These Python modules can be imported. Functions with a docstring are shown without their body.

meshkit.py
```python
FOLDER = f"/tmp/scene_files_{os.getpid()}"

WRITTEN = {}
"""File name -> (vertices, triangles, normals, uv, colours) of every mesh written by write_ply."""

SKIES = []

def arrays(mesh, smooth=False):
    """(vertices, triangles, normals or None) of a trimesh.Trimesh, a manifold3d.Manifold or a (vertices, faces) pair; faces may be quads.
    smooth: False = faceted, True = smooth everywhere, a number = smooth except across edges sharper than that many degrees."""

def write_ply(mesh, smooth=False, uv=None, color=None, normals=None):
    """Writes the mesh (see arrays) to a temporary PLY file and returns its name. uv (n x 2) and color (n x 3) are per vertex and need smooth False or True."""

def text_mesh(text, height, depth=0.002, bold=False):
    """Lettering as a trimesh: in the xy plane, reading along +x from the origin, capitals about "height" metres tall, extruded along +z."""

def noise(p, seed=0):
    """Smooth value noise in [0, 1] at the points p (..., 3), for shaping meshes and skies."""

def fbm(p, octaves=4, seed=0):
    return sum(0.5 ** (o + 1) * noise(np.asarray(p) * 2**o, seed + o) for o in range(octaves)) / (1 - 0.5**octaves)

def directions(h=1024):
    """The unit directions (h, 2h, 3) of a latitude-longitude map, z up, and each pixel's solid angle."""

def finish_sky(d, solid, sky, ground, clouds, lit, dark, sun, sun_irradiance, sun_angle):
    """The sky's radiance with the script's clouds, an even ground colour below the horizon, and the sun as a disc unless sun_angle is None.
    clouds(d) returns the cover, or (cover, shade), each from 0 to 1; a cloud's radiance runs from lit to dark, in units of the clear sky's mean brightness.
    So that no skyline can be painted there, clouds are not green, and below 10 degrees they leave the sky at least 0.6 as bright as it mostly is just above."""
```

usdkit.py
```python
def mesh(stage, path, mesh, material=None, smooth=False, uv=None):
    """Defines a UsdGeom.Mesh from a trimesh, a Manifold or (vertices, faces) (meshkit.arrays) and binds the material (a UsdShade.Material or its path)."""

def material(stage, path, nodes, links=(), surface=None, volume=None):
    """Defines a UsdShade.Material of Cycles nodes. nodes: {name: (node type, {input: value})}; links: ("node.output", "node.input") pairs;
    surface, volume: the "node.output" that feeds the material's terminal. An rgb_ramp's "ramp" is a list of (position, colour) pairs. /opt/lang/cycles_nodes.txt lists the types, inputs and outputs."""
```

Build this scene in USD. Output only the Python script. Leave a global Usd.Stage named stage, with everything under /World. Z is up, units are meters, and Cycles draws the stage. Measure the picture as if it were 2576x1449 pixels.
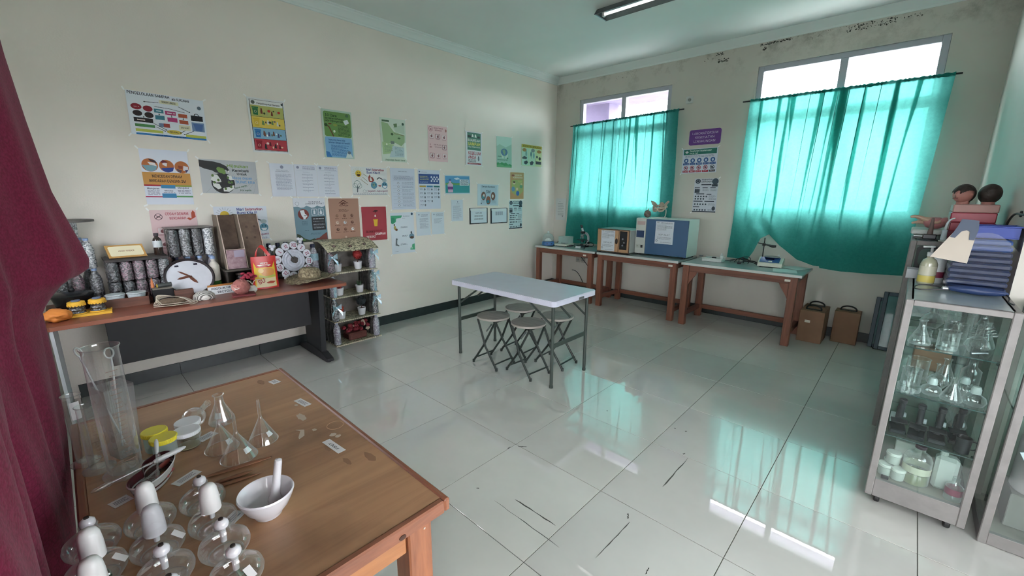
import math, random
import numpy as np, trimesh, usdkit, meshkit
from pxr import Usd, UsdGeom, UsdLux, UsdShade, Gf, Sdf
from shapely import geometry as sg, affinity as sa
from shapely.ops import unary_union

stage = Usd.Stage.CreateInMemory()
UsdGeom.SetStageUpAxis(stage, UsdGeom.Tokens.z)
UsdGeom.SetStageMetersPerUnit(stage, 1.0)
UsdGeom.Xform.Define(stage, '/World'); UsdGeom.Scope.Define(stage, '/World/Looks')
PI = math.pi
RNG = random.Random(7)

# ------------------------------------------------ camera, sky, exposure
YAW, PITCH, ROLL = -0.7532, 0.2210, 0.0062
EYE = np.array([4.3058, -5.5849, 1.5027]); FPX = 1059.99
_f = np.array([math.sin(YAW) * math.cos(PITCH), math.cos(YAW) * math.cos(PITCH), -math.sin(PITCH)])
_r = np.array([math.cos(YAW), -math.sin(YAW), 0]); _u = np.cross(_r, _f)
_r, _u = math.cos(ROLL) * _r + math.sin(ROLL) * _u, -math.sin(ROLL) * _r + math.cos(ROLL) * _u
cam = UsdGeom.Camera.Define(stage, '/World/camera')
cam.AddTransformOp().Set(Gf.Matrix4d(*_r, 0, *_u, 0, *(-_f), 0, *EYE, 1))
cam.CreateHorizontalApertureAttr(36.0); cam.CreateVerticalApertureAttr(36.0 * 1449 / 2576)
cam.CreateFocalLengthAttr(36.0 * FPX / 2576); cam.CreateClippingRangeAttr(Gf.Vec2f(0.05, 200))
cam.CreateExposureAttr(2.48)
sky = UsdLux.DomeLight.Define(stage, '/World/sky')
sky.CreateIntensityAttr(1.0); sky.CreateColorAttr(Gf.Vec3f(0.97, 0.98, 1.0))     # an even overcast sky
sun = None

# ------------------------------------------------ helpers
def lin(c):
    if isinstance(c, str):
        c = [int(c[i:i + 2], 16) / 255 for i in (1, 3, 5)] if len(c) == 7 else [int(x * 2, 16) / 255 for x in c[1:]]
        return tuple(x / 12.92 if x <= 0.04045 else ((x + 0.055) / 1.055) ** 2.4 for x in c)
    return tuple(c)

USED = {}
def numbered(path):
    n = USED.get(path, 0); USED[path] = n + 1
    return path if n == 0 else '%s_%03d' % (path, n)

MATS = {}
def M(name, col='#888', rough=0.6, metal=0.0, noise=0.0, nscale=30.0, bump=0.0, bscale=60.0, stretch=(1, 1, 1), vary=0.0, glass=False, coord='object', col2=None, **kw):
    """A principled material; noise darkens or mixes towards col2, bump adds relief, vary changes the tone from copy to copy."""
    if name in MATS: return MATS[name]
    c = lin(col); nodes = {'p': ('principled_bsdf', dict(base_color=c, roughness=rough, metallic=metal, **kw))}; links = []
    if noise or bump:
        nodes['tc'] = ('texture_coordinate', {}) if coord == 'object' else ('geometry', {})
        nodes['mp'] = ('mapping', {'scale': stretch}); links.append(('tc.object' if coord == 'object' else 'tc.position', 'mp.vector'))
    last = None
    if noise:
        c2 = lin(col2) if col2 else tuple(x * (1 - noise) for x in c)
        nodes['n'] = ('noise_texture', {'scale': nscale, 'detail': 5.0, 'roughness': 0.6})
        nodes['r'] = ('rgb_ramp', {'ramp': [(0.32, c2), (0.68, c)]})
        links += [('mp.vector', 'n.vector'), ('n.fac', 'r.fac')]; last = 'r.color'
    if vary:
        nodes['oi'] = ('object_info', {}); nodes['mr'] = ('map_range', {'from_min': 0.0, 'from_max': 1.0, 'to_min': 1 - vary, 'to_max': 1 + vary * 0.4})
        nodes['hv'] = ('hsv', {'color': c}); links += [('oi.random', 'mr.value'), ('mr.result', 'hv.value')]
        if last: links.append((last, 'hv.color'))
        last = 'hv.color'
    if last: links.append((last, 'p.base_color'))
    if bump:
        nodes['bn'] = ('noise_texture', {'scale': bscale, 'detail': 3.0}); nodes['b'] = ('bump', {'strength': bump, 'distance': 0.01})
        links += [('mp.vector', 'bn.vector'), ('bn.fac', 'b.height'), ('b.normal', 'p.normal')]
    MATS[name] = usdkit.material(stage, '/World/Looks/' + name, nodes, links, 'p.BSDF')
    return MATS[name]

def custom(name, nodes, links, surface):
    if name not in MATS: MATS[name] = usdkit.material(stage, '/World/Looks/' + name, nodes, links, surface)
    return MATS[name]

def glass_mat(name, tint=(0.96, 0.98, 0.97), refl=1.0, rough=0.02, dirt=0.0, base=.05, edge=0.0):
    """thin clear glass: see-through mixed with a gloss by the angle, so light passes."""
    nodes = {'t': ('transparent_bsdf', {'color': tint}), 'g': ('glossy_bsdf', {'color': (refl,) * 3, 'roughness': rough}),
             'f': ('layer_weight', {'blend': 0.5}), 'pw': ('math', {'math_type': 'power', 'value2': 3.2}), 'ma': ('math', {'math_type': 'multiply_add', 'value2': 0.85, 'value3': base}), 'm': ('mix_closure', {})}
    links = [('f.facing', 'pw.value1'), ('pw.value', 'ma.value1'), ('ma.value', 'm.fac'), ('t.BSDF', 'm.closure1'), ('g.BSDF', 'm.closure2')]
    out = 'm.closure'
    if dirt or edge:      # a film of dust, and edges whitened in the colour to imitate refracted light
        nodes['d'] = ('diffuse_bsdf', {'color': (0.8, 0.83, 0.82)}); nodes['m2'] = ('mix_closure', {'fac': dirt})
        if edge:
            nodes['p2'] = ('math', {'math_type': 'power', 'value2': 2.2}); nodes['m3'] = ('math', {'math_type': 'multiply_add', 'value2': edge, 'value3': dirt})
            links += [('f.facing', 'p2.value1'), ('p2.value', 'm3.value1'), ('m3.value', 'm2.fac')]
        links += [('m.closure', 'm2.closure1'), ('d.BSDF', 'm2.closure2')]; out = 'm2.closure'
    return custom(name, nodes, links, out)

def tag(path, label=None, cat=None, group=None, kind=None):
    p = stage.GetPrimAtPath(path)
    for k, v in (('label', label), ('category', cat), ('group', group), ('kind', kind)):
        if v: p.SetCustomDataByKey(k, v)
    return path

def thing(name, label, cat, loc=(0, 0, 0), rz=0.0, group=None, kind=None, rot=None, cls=False):
    path = numbered('/World/' + name)
    x = UsdGeom.Xform.Define(stage, path)
    x.AddTranslateOp().Set(Gf.Vec3d(*map(float, loc)))
    if rot is not None: x.AddRotateXYZOp().Set(Gf.Vec3f(*map(float, rot)))
    elif rz: x.AddRotateZOp().Set(float(rz))
    return tag(path, label, cat, group, kind)

def part(parent, name, mesh, mat, smooth=32, label=None, kind=None):
    path = numbered(parent + '/' + name)
    usdkit.mesh(stage, path, mesh, mat, smooth=smooth)
    if label or kind: tag(path, label, kind=kind)
    return path

def solo(name, label, cat, mesh, mat, loc=(0, 0, 0), rz=0.0, smooth=32, group=None, kind=None, rot=None):
    """a thing that is one mesh"""
    path = numbered('/World/' + name)
    m = usdkit.mesh(stage, path, mesh, mat, smooth=smooth)
    m.AddTranslateOp().Set(Gf.Vec3d(*map(float, loc)))
    if rot is not None: m.AddRotateXYZOp().Set(Gf.Vec3f(*map(float, rot)))
    elif rz: m.AddRotateZOp().Set(float(rz))
    return tag(path, label, cat, group, kind)

def dup(src, loc, rz=0.0, label=None, group=None, rot=None, scale=None):
    """a copy of a thing with its parts, under the next number"""
    was = stage.GetPrimAtPath(src).GetCustomData()
    base = src.split('/')[-1]
    path = numbered('/World/' + (base[:-4] if base[-4:-3] == '_' and base[-3:].isdigit() else base))
    x = UsdGeom.Xform.Define(stage, path); pr = x.GetPrim()
    pr.GetReferences().AddInternalReference(src); pr.SetInstanceable(True)
    x.ClearXformOpOrder(); 
    x.AddTranslateOp(opSuffix='at').Set(Gf.Vec3d(*map(float, loc)))
    if rot is not None: x.AddRotateXYZOp(opSuffix='turn').Set(Gf.Vec3f(*map(float, rot)))
    elif rz: x.AddRotateZOp(opSuffix='turn').Set(float(rz))
    if scale: x.AddScaleOp(opSuffix='size').Set(Gf.Vec3f(*map(float, (scale if np.ndim(scale) else (scale,) * 3))))
    return tag(path, label or was.get('label'), was.get('category'), group or was.get('group'))

# ------------------------------------------------ shapes
def cat(*ms):
    ms = [m for m in ms if m is not None]
    flat = []
    for m in ms: flat += list(m) if isinstance(m, (list, tuple)) else [m]
    vs, fs, n = [], [], 0
    for m in flat:
        vs.append(np.asarray(m.vertices)); fs.append(np.asarray(m.faces) + n); n += len(m.vertices)
    return trimesh.Trimesh(np.vstack(vs), np.vstack(fs), process=False)

def mv(m, t=(0, 0, 0), rx=0, ry=0, rz=0, s=None):
    """scaled, then turned about x, y, z (degrees), then moved"""
    m = m.copy(); v = np.array(m.vertices)
    if s is not None: v = v * np.asarray(s)
    for a, i, j in ((rx, 1, 2), (ry, 2, 0), (rz, 0, 1)):
        if a:
            c, k = math.cos(math.radians(a)), math.sin(math.radians(a)); p, q = v[:, i].copy(), v[:, j].copy()
            v[:, i], v[:, j] = c * p - k * q, k * p + c * q
    return trimesh.Trimesh(v + np.asarray(t), m.faces, process=False)

def box(x0, x1, y0, y1, z0, z1, b=0.0):
    """a box with chamfered edges"""
    if b <= 0:
        m = trimesh.creation.box([x1 - x0, y1 - y0, z1 - z0]); m.apply_translation([(x0 + x1) / 2, (y0 + y1) / 2, (z0 + z1) / 2])
        return trimesh.Trimesh(m.vertices, m.faces, process=False)
    b = min(b, (x1 - x0) * .45, (y1 - y0) * .45, (z1 - z0) * .45)
    pts = []
    for x, sx in ((x0, 1), (x1, -1)):
        for y, sy in ((y0, 1), (y1, -1)):
            for z, sz in ((z0, 1), (z1, -1)):
                pts += [(x, y + sy * b, z + sz * b), (x + sx * b, y, z + sz * b), (x + sx * b, y + sy * b, z)]
    h = trimesh.convex.convex_hull(np.array(pts))
    return trimesh.Trimesh(h.vertices, h.faces, process=False)

def cbox(c, s, b=0.0):
    return box(c[0] - s[0] / 2, c[0] + s[0] / 2, c[1] - s[1] / 2, c[1] + s[1] / 2, c[2] - s[2] / 2, c[2] + s[2] / 2, b)

def tube(pts, r, n=8, cap=True, flat=None):
    """a tube along a polyline; r may vary per point"""
    p = np.asarray(pts, float); k = len(p); r = np.broadcast_to(r, (k,)).astype(float)
    t = np.gradient(p, axis=0) if k > 2 else np.array([p[1] - p[0]] * 2)
    t /= np.linalg.norm(t, axis=1, keepdims=True) + 1e-12
    a = np.cross(t[0], [0, 0, 1.0] if abs(t[0][2]) < .9 else [1.0, 0, 0]); fr = []
    for i in range(k):
        a = a - t[i] * np.dot(a, t[i]); a /= np.linalg.norm(a) + 1e-12; fr.append((a, np.cross(t[i], a)))
    th = np.arange(n) * 2 * PI / n + PI / n
    v = np.vstack([p[i] + r[i] * (np.cos(th)[:, None] * fr[i][0] + np.sin(th)[:, None] * fr[i][1]) for i in range(k)])
    f = []
    for i in range(k - 1):
        for j in range(n):
            q = (i * n + j, i * n + (j + 1) % n, (i + 1) * n + (j + 1) % n, (i + 1) * n + j)
            f += [(q[0], q[1], q[2]), (q[0], q[2], q[3])]
    if cap:
        v = np.vstack([v, p[0], p[-1]]); c0, c1 = len(v) - 2, len(v) - 1
        for j in range(n): f += [(c0, (j + 1) % n, j), (c1, (k - 1) * n + j, (k - 1) * n + (j + 1) % n)]
    return trimesh.Trimesh(v, np.array(f), process=False)

def lathe(prof, n=32, arc=None):
    """(r, z) points turned about z"""
    p = np.asarray(prof, float); k = len(p); th = np.arange(n) * 2 * PI / n
    v = np.stack([p[:, 0:1] * np.cos(th), p[:, 0:1] * np.sin(th), np.broadcast_to(p[:, 1:2], (k, n))], -1).reshape(-1, 3)
    f = []
    for i in range(k - 1):
        for j in range(n):
            q = (i * n + j, i * n + (j + 1) % n, (i + 1) * n + (j + 1) % n, (i + 1) * n + j)
            if p[i, 0] > 1e-9: f.append((q[0], q[1], q[2]))
            if p[i + 1, 0] > 1e-9: f.append((q[0], q[2], q[3]))
    return trimesh.Trimesh(v, np.array(f), process=False)

def cyl(r, z0, z1, n=24, b=0.0, r2=None):
    r2 = r if r2 is None else r2
    if b: return lathe([(0, z0), (r - b, z0), (r, z0 + b), (r2, z1 - b), (r2 - b, z1), (0, z1)], n)
    return lathe([(0, z0), (r, z0), (r2, z1), (0, z1)], n)

def shell(prof, t, n=32):
    """a lathe with wall thickness t: outer profile bottom to top, then back down inside"""
    p = [tuple(q) for q in prof]
    inner = [(max(r - t, 0.0), z + (t if i == 0 else 0)) for i, (r, z) in enumerate(p)]
    if p[0][0] > 1e-6: p = [(0, p[0][1])] + p; inner = [(0, inner[0][1])] + inner
    return lathe(p + inner[::-1], n)

def extrude(poly, h, z0=0.0):
    gs = getattr(poly, 'geoms', [poly]); out = []
    for g in gs:
        if g.is_empty or g.area < 1e-10: continue
        m = trimesh.creation.extrude_polygon(g, h, engine='earcut'); m.apply_translation([0, 0, z0]); out.append(m)
    return cat(*out)

def flatpoly(poly, z=0.0):
    vs, fs, n = [], [], 0
    for g in getattr(poly, 'geoms', [poly]):
        if g.is_empty or g.geom_type != 'Polygon': continue
        v, f = trimesh.creation.triangulate_polygon(g, engine='earcut')
        vs.append(np.column_stack([v, np.full(len(v), z)])); fs.append(np.asarray(f) + n); n += len(v)
    return trimesh.Trimesh(np.vstack(vs), np.vstack(fs), process=False)

def grid(fn, nu, nv):
    """a sheet: fn(u, v) -> points, u and v arrays from 0 to 1"""
    u, v = np.meshgrid(np.linspace(0, 1, nu), np.linspace(0, 1, nv), indexing='ij')
    p = np.stack(np.broadcast_arrays(*fn(u, v)), -1).reshape(-1, 3)
    i, j = np.meshgrid(np.arange(nu - 1), np.arange(nv - 1), indexing='ij')
    q = np.stack([i * nv + j, (i + 1) * nv + j, (i + 1) * nv + j + 1, i * nv + j + 1], -1).reshape(-1, 4)
    return trimesh.Trimesh(p, np.vstack([q[:, [0, 1, 2]], q[:, [0, 2, 3]]]), process=False)

def thick(m, t):
    """a sheet given a thickness t along its normals"""
    n = np.array(trimesh.Trimesh(m.vertices, m.faces, process=False).vertex_normals); v = np.array(m.vertices); k = len(v)
    f = np.asarray(m.faces); e = np.sort(np.vstack([f[:, [0, 1]], f[:, [1, 2]], f[:, [2, 0]]]), 1)
    d = np.vstack([f[:, [0, 1]], f[:, [1, 2]], f[:, [2, 0]]]); _, inv, cnt = np.unique(e, axis=0, return_inverse=True, return_counts=True)
    bd = d[cnt[inv.ravel()] == 1]
    side = np.vstack([np.column_stack([bd[:, 1], bd[:, 0], bd[:, 0] + k]), np.column_stack([bd[:, 1], bd[:, 0] + k, bd[:, 1] + k])])
    return trimesh.Trimesh(np.vstack([v + n * t / 2, v - n * t / 2]), np.vstack([f, f[:, ::-1] + k, side]), process=False)

def blob(r, n=3, seed=0, amp=0.15, freq=3.0, s=(1, 1, 1)):
    m = trimesh.creation.icosphere(n, 1.0); v = np.array(m.vertices)
    d = 1 + amp * (meshkit.fbm(v * freq + 11.3 * seed + 50, 3, seed) - .5) * 2
    return trimesh.Trimesh(v * d[:, None] * r * np.asarray(s), m.faces, process=False)

_TX = {}
def text(s, h, bold=False, w=None, depth=0.0003):
    k = (s, bold)
    if k not in _TX: _TX[k] = meshkit.text_mesh(s, 1.0, 0.01, bold)
    m = _TX[k].copy(); v = np.array(m.vertices); x = np.ptp(v[:, 0])
    sx = h if w is None else w / x
    v[:, 0] -= v[:, 0].min()
    return trimesh.Trimesh(v * [sx, h, depth / 0.01], m.faces, process=False)

def smoothpath(pts, n=40):
    from scipy.interpolate import CubicSpline
    p = np.asarray(pts, float); d = np.concatenate([[0], np.cumsum(np.linalg.norm(np.diff(p, axis=0), axis=1) + 1e-9)])
    return CubicSpline(d, p)(np.linspace(0, d[-1], n))
# ------------------------------------------------ the room
RW, FRONT, CEIL = 4.69, -5.98, 3.22       # window wall's width, wall behind the camera, ceiling
SIDE = 5.75; STEP = -2.60                 # the room is wider on the camera's side of STEP

def wall_mat(name, col, col2, stain=False):
    nodes = {'g': ('geometry', {}), 'n': ('noise_texture', {'scale': 1.3, 'detail': 4.0}), 'r': ('rgb_ramp', {'ramp': [(0.3, lin(col2)), (0.7, lin(col))]}),
             'bn': ('noise_texture', {'scale': 90.0, 'detail': 2.0}), 'b': ('bump', {'strength': 0.06, 'distance': 0.01}),
             'p': ('principled_bsdf', {'roughness': 0.62, 'specular_ior_level': 0.3})}
    links = [('g.position', 'n.vector'), ('n.fac', 'r.fac'), ('g.position', 'bn.vector'), ('bn.fac', 'b.height'), ('b.normal', 'p.normal')]
    out = 'r.color'
    if stain:    # damp stains below the ceiling, scuffs low down
        nodes.update(s=('separate_xyz', {}), mr=('map_range', {'from_min': 2.78, 'from_max': 3.12, 'to_min': 0.0, 'to_max': 1.0, 'clamp': True}),
                     n2=('noise_texture', {'scale': 3.2, 'detail': 7.0, 'roughness': 0.68}), r2=('rgb_ramp', {'ramp': [(0.50, (0, 0, 0)), (0.66, (1, 1, 1))]}),
                     mu=('math', {'math_type': 'multiply'}), mu2=('math', {'math_type': 'multiply', 'value2': 0.6}), mx=('mix', {'color2': lin('#5f5b4a')}))
        links += [('g.position', 's.vector'), ('s.z', 'mr.value'), ('g.position', 'n2.vector'), ('n2.fac', 'r2.fac'), ('mr.result', 'mu.value1'), ('r2.color', 'mu.value2'),
                  ('mu.value', 'mu2.value1'), ('mu2.value', 'mx.fac'), ('r.color', 'mx.color1')]
        out = 'mx.color'
    links.append((out, 'p.base_color'))
    return custom(name, nodes, links, 'p.BSDF')

WALL = wall_mat('cream_wall_paint', '#e9e3d9', '#e3ddd4')
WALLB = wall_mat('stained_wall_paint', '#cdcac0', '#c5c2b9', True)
CEILM = wall_mat('ceiling_paint', '#dfe6e2', '#d8e0dc')

def struct(name, mesh, m, parent=None, smooth=False):
    path = numbered((parent or '/World') + '/' + name); usdkit.mesh(stage, path, mesh, m, smooth=smooth)
    return path if parent else tag(path, kind='structure')
def sgroup(name):
    path = numbered('/World/' + name); UsdGeom.Xform.Define(stage, path); return tag(path, kind='structure')

def holed(axis, at, thick_, a0, a1, z0, z1, holes):
    """a wall slab across axis with rectangular holes (a0, a1, z0, z1)"""
    poly = sg.box(a0, z0, a1, z1)
    for h in holes: poly = poly.difference(sg.box(h[0], h[2], h[1], h[3]))
    m = extrude(poly, thick_); v = np.array(m.vertices)
    v = np.column_stack([v[:, 0], at + v[:, 2], v[:, 1]]) if axis == 'y' else np.column_stack([at + v[:, 2], v[:, 0], v[:, 1]])
    m = trimesh.Trimesh(v, m.faces, process=False); m.fix_normals(); return m

# floor: large polished tiles, each a piece of its own, on a recessed grout bed
TS, TX0, TY0 = 0.6, 1.5433 - 0.6 * 3, -3.8768 - 0.6 * 4
def tile_mat(i):
    c = ['#bfc0b9', '#bbbcb6', '#c2c3bc'][i]
    return custom('polished_tile_%d' % i, {'g': ('geometry', {}), 'n': ('noise_texture', {'scale': 2.2, 'detail': 6.0, 'roughness': 0.6}),
        'r': ('rgb_ramp', {'ramp': [(0.3, tuple(x * 0.90 for x in lin(c))), (0.7, lin(c))]}),
        'n2': ('noise_texture', {'scale': 5.0, 'detail': 5.0}), 'mr': ('map_range', {'from_min': 0.3, 'from_max': 0.75, 'to_min': 0.003, 'to_max': 0.018}),
        'bn': ('noise_texture', {'scale': 2.0, 'detail': 0.0}), 'b': ('bump', {'strength': 0.004, 'distance': 0.02}),
        'p': ('principled_bsdf', {'ior': 1.95})},
        [('g.position', 'n.vector'), ('n.fac', 'r.fac'), ('r.color', 'p.base_color'), ('g.position', 'n2.vector'), ('n2.fac', 'mr.value'), ('mr.result', 'p.roughness'),
         ('g.position', 'bn.vector'), ('bn.fac', 'b.height'), ('b.normal', 'p.normal')], 'p.BSDF')
fl = sgroup('floor')
struct('grout', box(-0.15, SIDE + .15, FRONT - .15, 0.15, -0.12, -0.0022), M('grout', '#55564f', 0.9), fl)
for i in range(-1, 12):
    for j in range(-1, 13):
        x0, x1 = max(TX0 + TS * i, 0.0), min(TX0 + TS * (i + 1), SIDE); y0, y1 = max(TY0 + TS * j, FRONT), min(TY0 + TS * (j + 1), 0.0)
        if x1 - x0 < .02 or y1 - y0 < .02: continue
        if x0 >= RW - .02 and y0 >= STEP: continue
        struct('tile', box(x0 + .0016, x1 - .0016, y0 + .0016, y1 - .0016, -0.01, 0.0, 0.0009), tile_mat(RNG.randrange(3)), fl)
SC = M('scuff_black', '#3f403a', 0.8)
def scuff(pts, w):
    p = np.array(pts); d = p[-1] - p[0]; n = np.array([-d[1], d[0]]) / (np.linalg.norm(d) + 1e-9); k = 9; r = random.Random(int(abs(p[0, 0] * 1000)))
    line = [p[0] + d * t + n * r.uniform(-.002, .002) for t in np.linspace(0, 1, k)]
    ws = [w * (0.25 + .75 * r.random()) * (1 if 0 < i < k - 1 else .2) for i in range(k)]
    poly = sg.Polygon([a + n * b for a, b in zip(line, ws)] + [a - n * b for a, b in zip(line[::-1], ws[::-1])])
    struct('scuff_mark', extrude(poly, 0.0003, 0.0001), SC, fl)
for a, b, w in (((2.998, -4.308), (3.406, -4.314), .0022), ((3.067, -4.23), (3.318, -4.226), .0042), ((3.559, -3.968), (3.55, -4.253), .0036), ((3.566, -3.28), (3.565, -3.628), .0036),
                ((3.525, -3.924), (3.541, -3.956), .004), ((3.737, -4.14), (3.74, -4.181), .003), ((2.742, -3.945), (2.741, -3.918), .005), ((2.768, -3.883), (2.812, -3.85), .004),
                ((2.863, -4.309), (2.875, -4.30), .006), ((2.932, -3.129), (2.94, -3.124), .006), ((3.374, -3.022), (3.385, -3.02), .006), ((3.44, -3.01), (3.45, -3.0), .006), ((3.528, -3.265), (3.535, -3.25), .004)):
    scuff([a, b], w)

W1 = (0.43, 1.83, 1.27, 2.86); W2 = (2.80, 4.31, 1.30, 2.89)
wb = sgroup('wall_back'); struct('plaster', holed('y', 0.0, 0.16, -0.16, SIDE + .16, 0, CEIL + .1, [W1, W2]), WALLB, wb)
wl = sgroup('wall_left'); struct('plaster', holed('x', -0.16, 0.16, FRONT - .16, 0.0, 0, CEIL + .1, []), WALL, wl)
struct('wall_right', cat(box(RW, SIDE + .16, STEP, 0.0, 0, CEIL + .1)), WALLB)
SWIN = (-5.40, -3.50, 0.55, 1.95)
struct('wall_side', holed('x', SIDE, 0.16, FRONT - .16, STEP, 0, CEIL + .1, [SWIN]), WALL)
FWIN = (4.20, 5.55, 1.0, 2.0); FWIN2 = (0.80, 1.9, 1.0, 1.95)
struct('wall_front', holed('y', FRONT - .16, 0.16, -.16, SIDE + .16, 0, CEIL + .1, [FWIN, FWIN2]), WALL)
struct('ceiling', box(-.16, SIDE + .16, FRONT - .16, 0.16, CEIL, CEIL + .12), CEILM)
struct('ground_outside', box(-40, 40, -40, 40, -0.5, -0.13), M('outside_ground', '#6e6e66', 0.9))
struct('path_outside', box(-3, 8, 0.17, 3.2, -0.13, -0.10), M('pale_bounce_strip', '#cfcdc8', .9))  # unseen pale strip added to bounce daylight up onto the eave
BB = M('baseboard_tile', '#2c3536', 0.35, noise=0.25, nscale=20)
def baseboard(name, a0, a1, make):
    g = sgroup(name); a = a0
    while a < a1 - .02:
        b = min(a + .6, a1); struct('tile', make(a + .001, b - .001), BB, g); a = b
baseboard('baseboard_left', -3.8768 - 1.8, -0.012, lambda a, b: box(0, .011, a, b, 0, .102 + .003 * math.sin(a * 9), .001))
baseboard('baseboard_back', 0.0, RW, lambda a, b: box(a, b, -.011, 0, 0, .100, .001))
baseboard('baseboard_right', STEP, 0.0, lambda a, b: box(RW - .011, RW, a, b, 0, .100, .001))
# plaster cornices
PLA = M('cornice_plaster', '#dde6e3', 0.55)
prof = [(0, 3.125), (.010, 3.128), (.012, 3.142), (.020, 3.148), (.024, 3.165), (.040, 3.185), (.060, 3.196), (.064, 3.206), (.082, 3.209), (.084, 3.222), (0, 3.222)]
def cornice(name, p0, p1, inward):
    pts = np.array(prof); ends = []
    for p in (p0, p1): ends.append(np.array([[p[0] + inward[0] * o, p[1] + inward[1] * o, z] for o, z in pts]))
    k = len(pts); f = []
    for i in range(k): f += [(i, (i + 1) % k, k + (i + 1) % k), (i, k + (i + 1) % k, k + i)]
    m = trimesh.Trimesh(np.vstack(ends), f, process=False); m.fix_normals(); struct(name, m, PLA, smooth=30)
cornice('trim_1', (0, FRONT), (0, 0), (1, 0)); 
prof = [(0, 3.128), (.004, 3.13), (.006, 3.15), (.035, 3.19), (.055, 3.214), (.056, 3.222), (0, 3.222)]
cornice('trim_2', (0, 0), (RW, 0), (0, -1)); cornice('trim_3', (RW, 0), (RW, STEP), (-1, 0))
# black mould along the top of the window wall
MO = M('black_mould', '#23231f', 0.95, noise=.5, nscale=60, col2='#4a4a42')
r_ = random.Random(3)
def spot(x, z, s):
    k = 9; return sg.Polygon([(x + s * r_.uniform(.4, 1.2) * math.cos(a), z + s * r_.uniform(.3, .9) * math.sin(a)) for a in np.linspace(0, 2 * PI, k, endpoint=False)]).buffer(0)
sp = []
for x0, x1, z0, z1, n, s in ((2.79, 3.10, 3.100, 3.118, 60, .010), (2.82, 2.86, 3.05, 3.08, 14, .012), (3.10, 3.60, 3.114, 3.122, 60, .003), (3.55, 3.92, 3.06, 3.12, 110, .008), (3.96, 4.10, 3.075, 3.11, 16, .007),
                             (2.33, 2.42, 3.085, 3.115, 26, .008), (2.36, 2.47, 3.01, 3.05, 34, .010), (2.2, 2.3, 3.04, 3.08, 10, .006), (1.0, 1.3, 3.03, 3.11, 30, .005), (3.2, 3.4, 3.06, 3.09, 12, .005)):
    for _ in range(n):
        t = r_.random(); sp.append(spot(x0 + (x1 - x0) * t, z0 + (z1 - z0) * (0.5 + 0.5 * r_.uniform(-1, 1)), s * r_.uniform(.3, 1.1)))
mo = extrude(unary_union(sp), 0.0006, 0.0); v = np.array(mo.vertices)
mo = trimesh.Trimesh(np.column_stack([v[:, 0], -v[:, 2] - .0002, v[:, 1]]), mo.faces, process=False); mo.fix_normals()
struct('mould_stain', mo, MO, wb)

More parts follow.
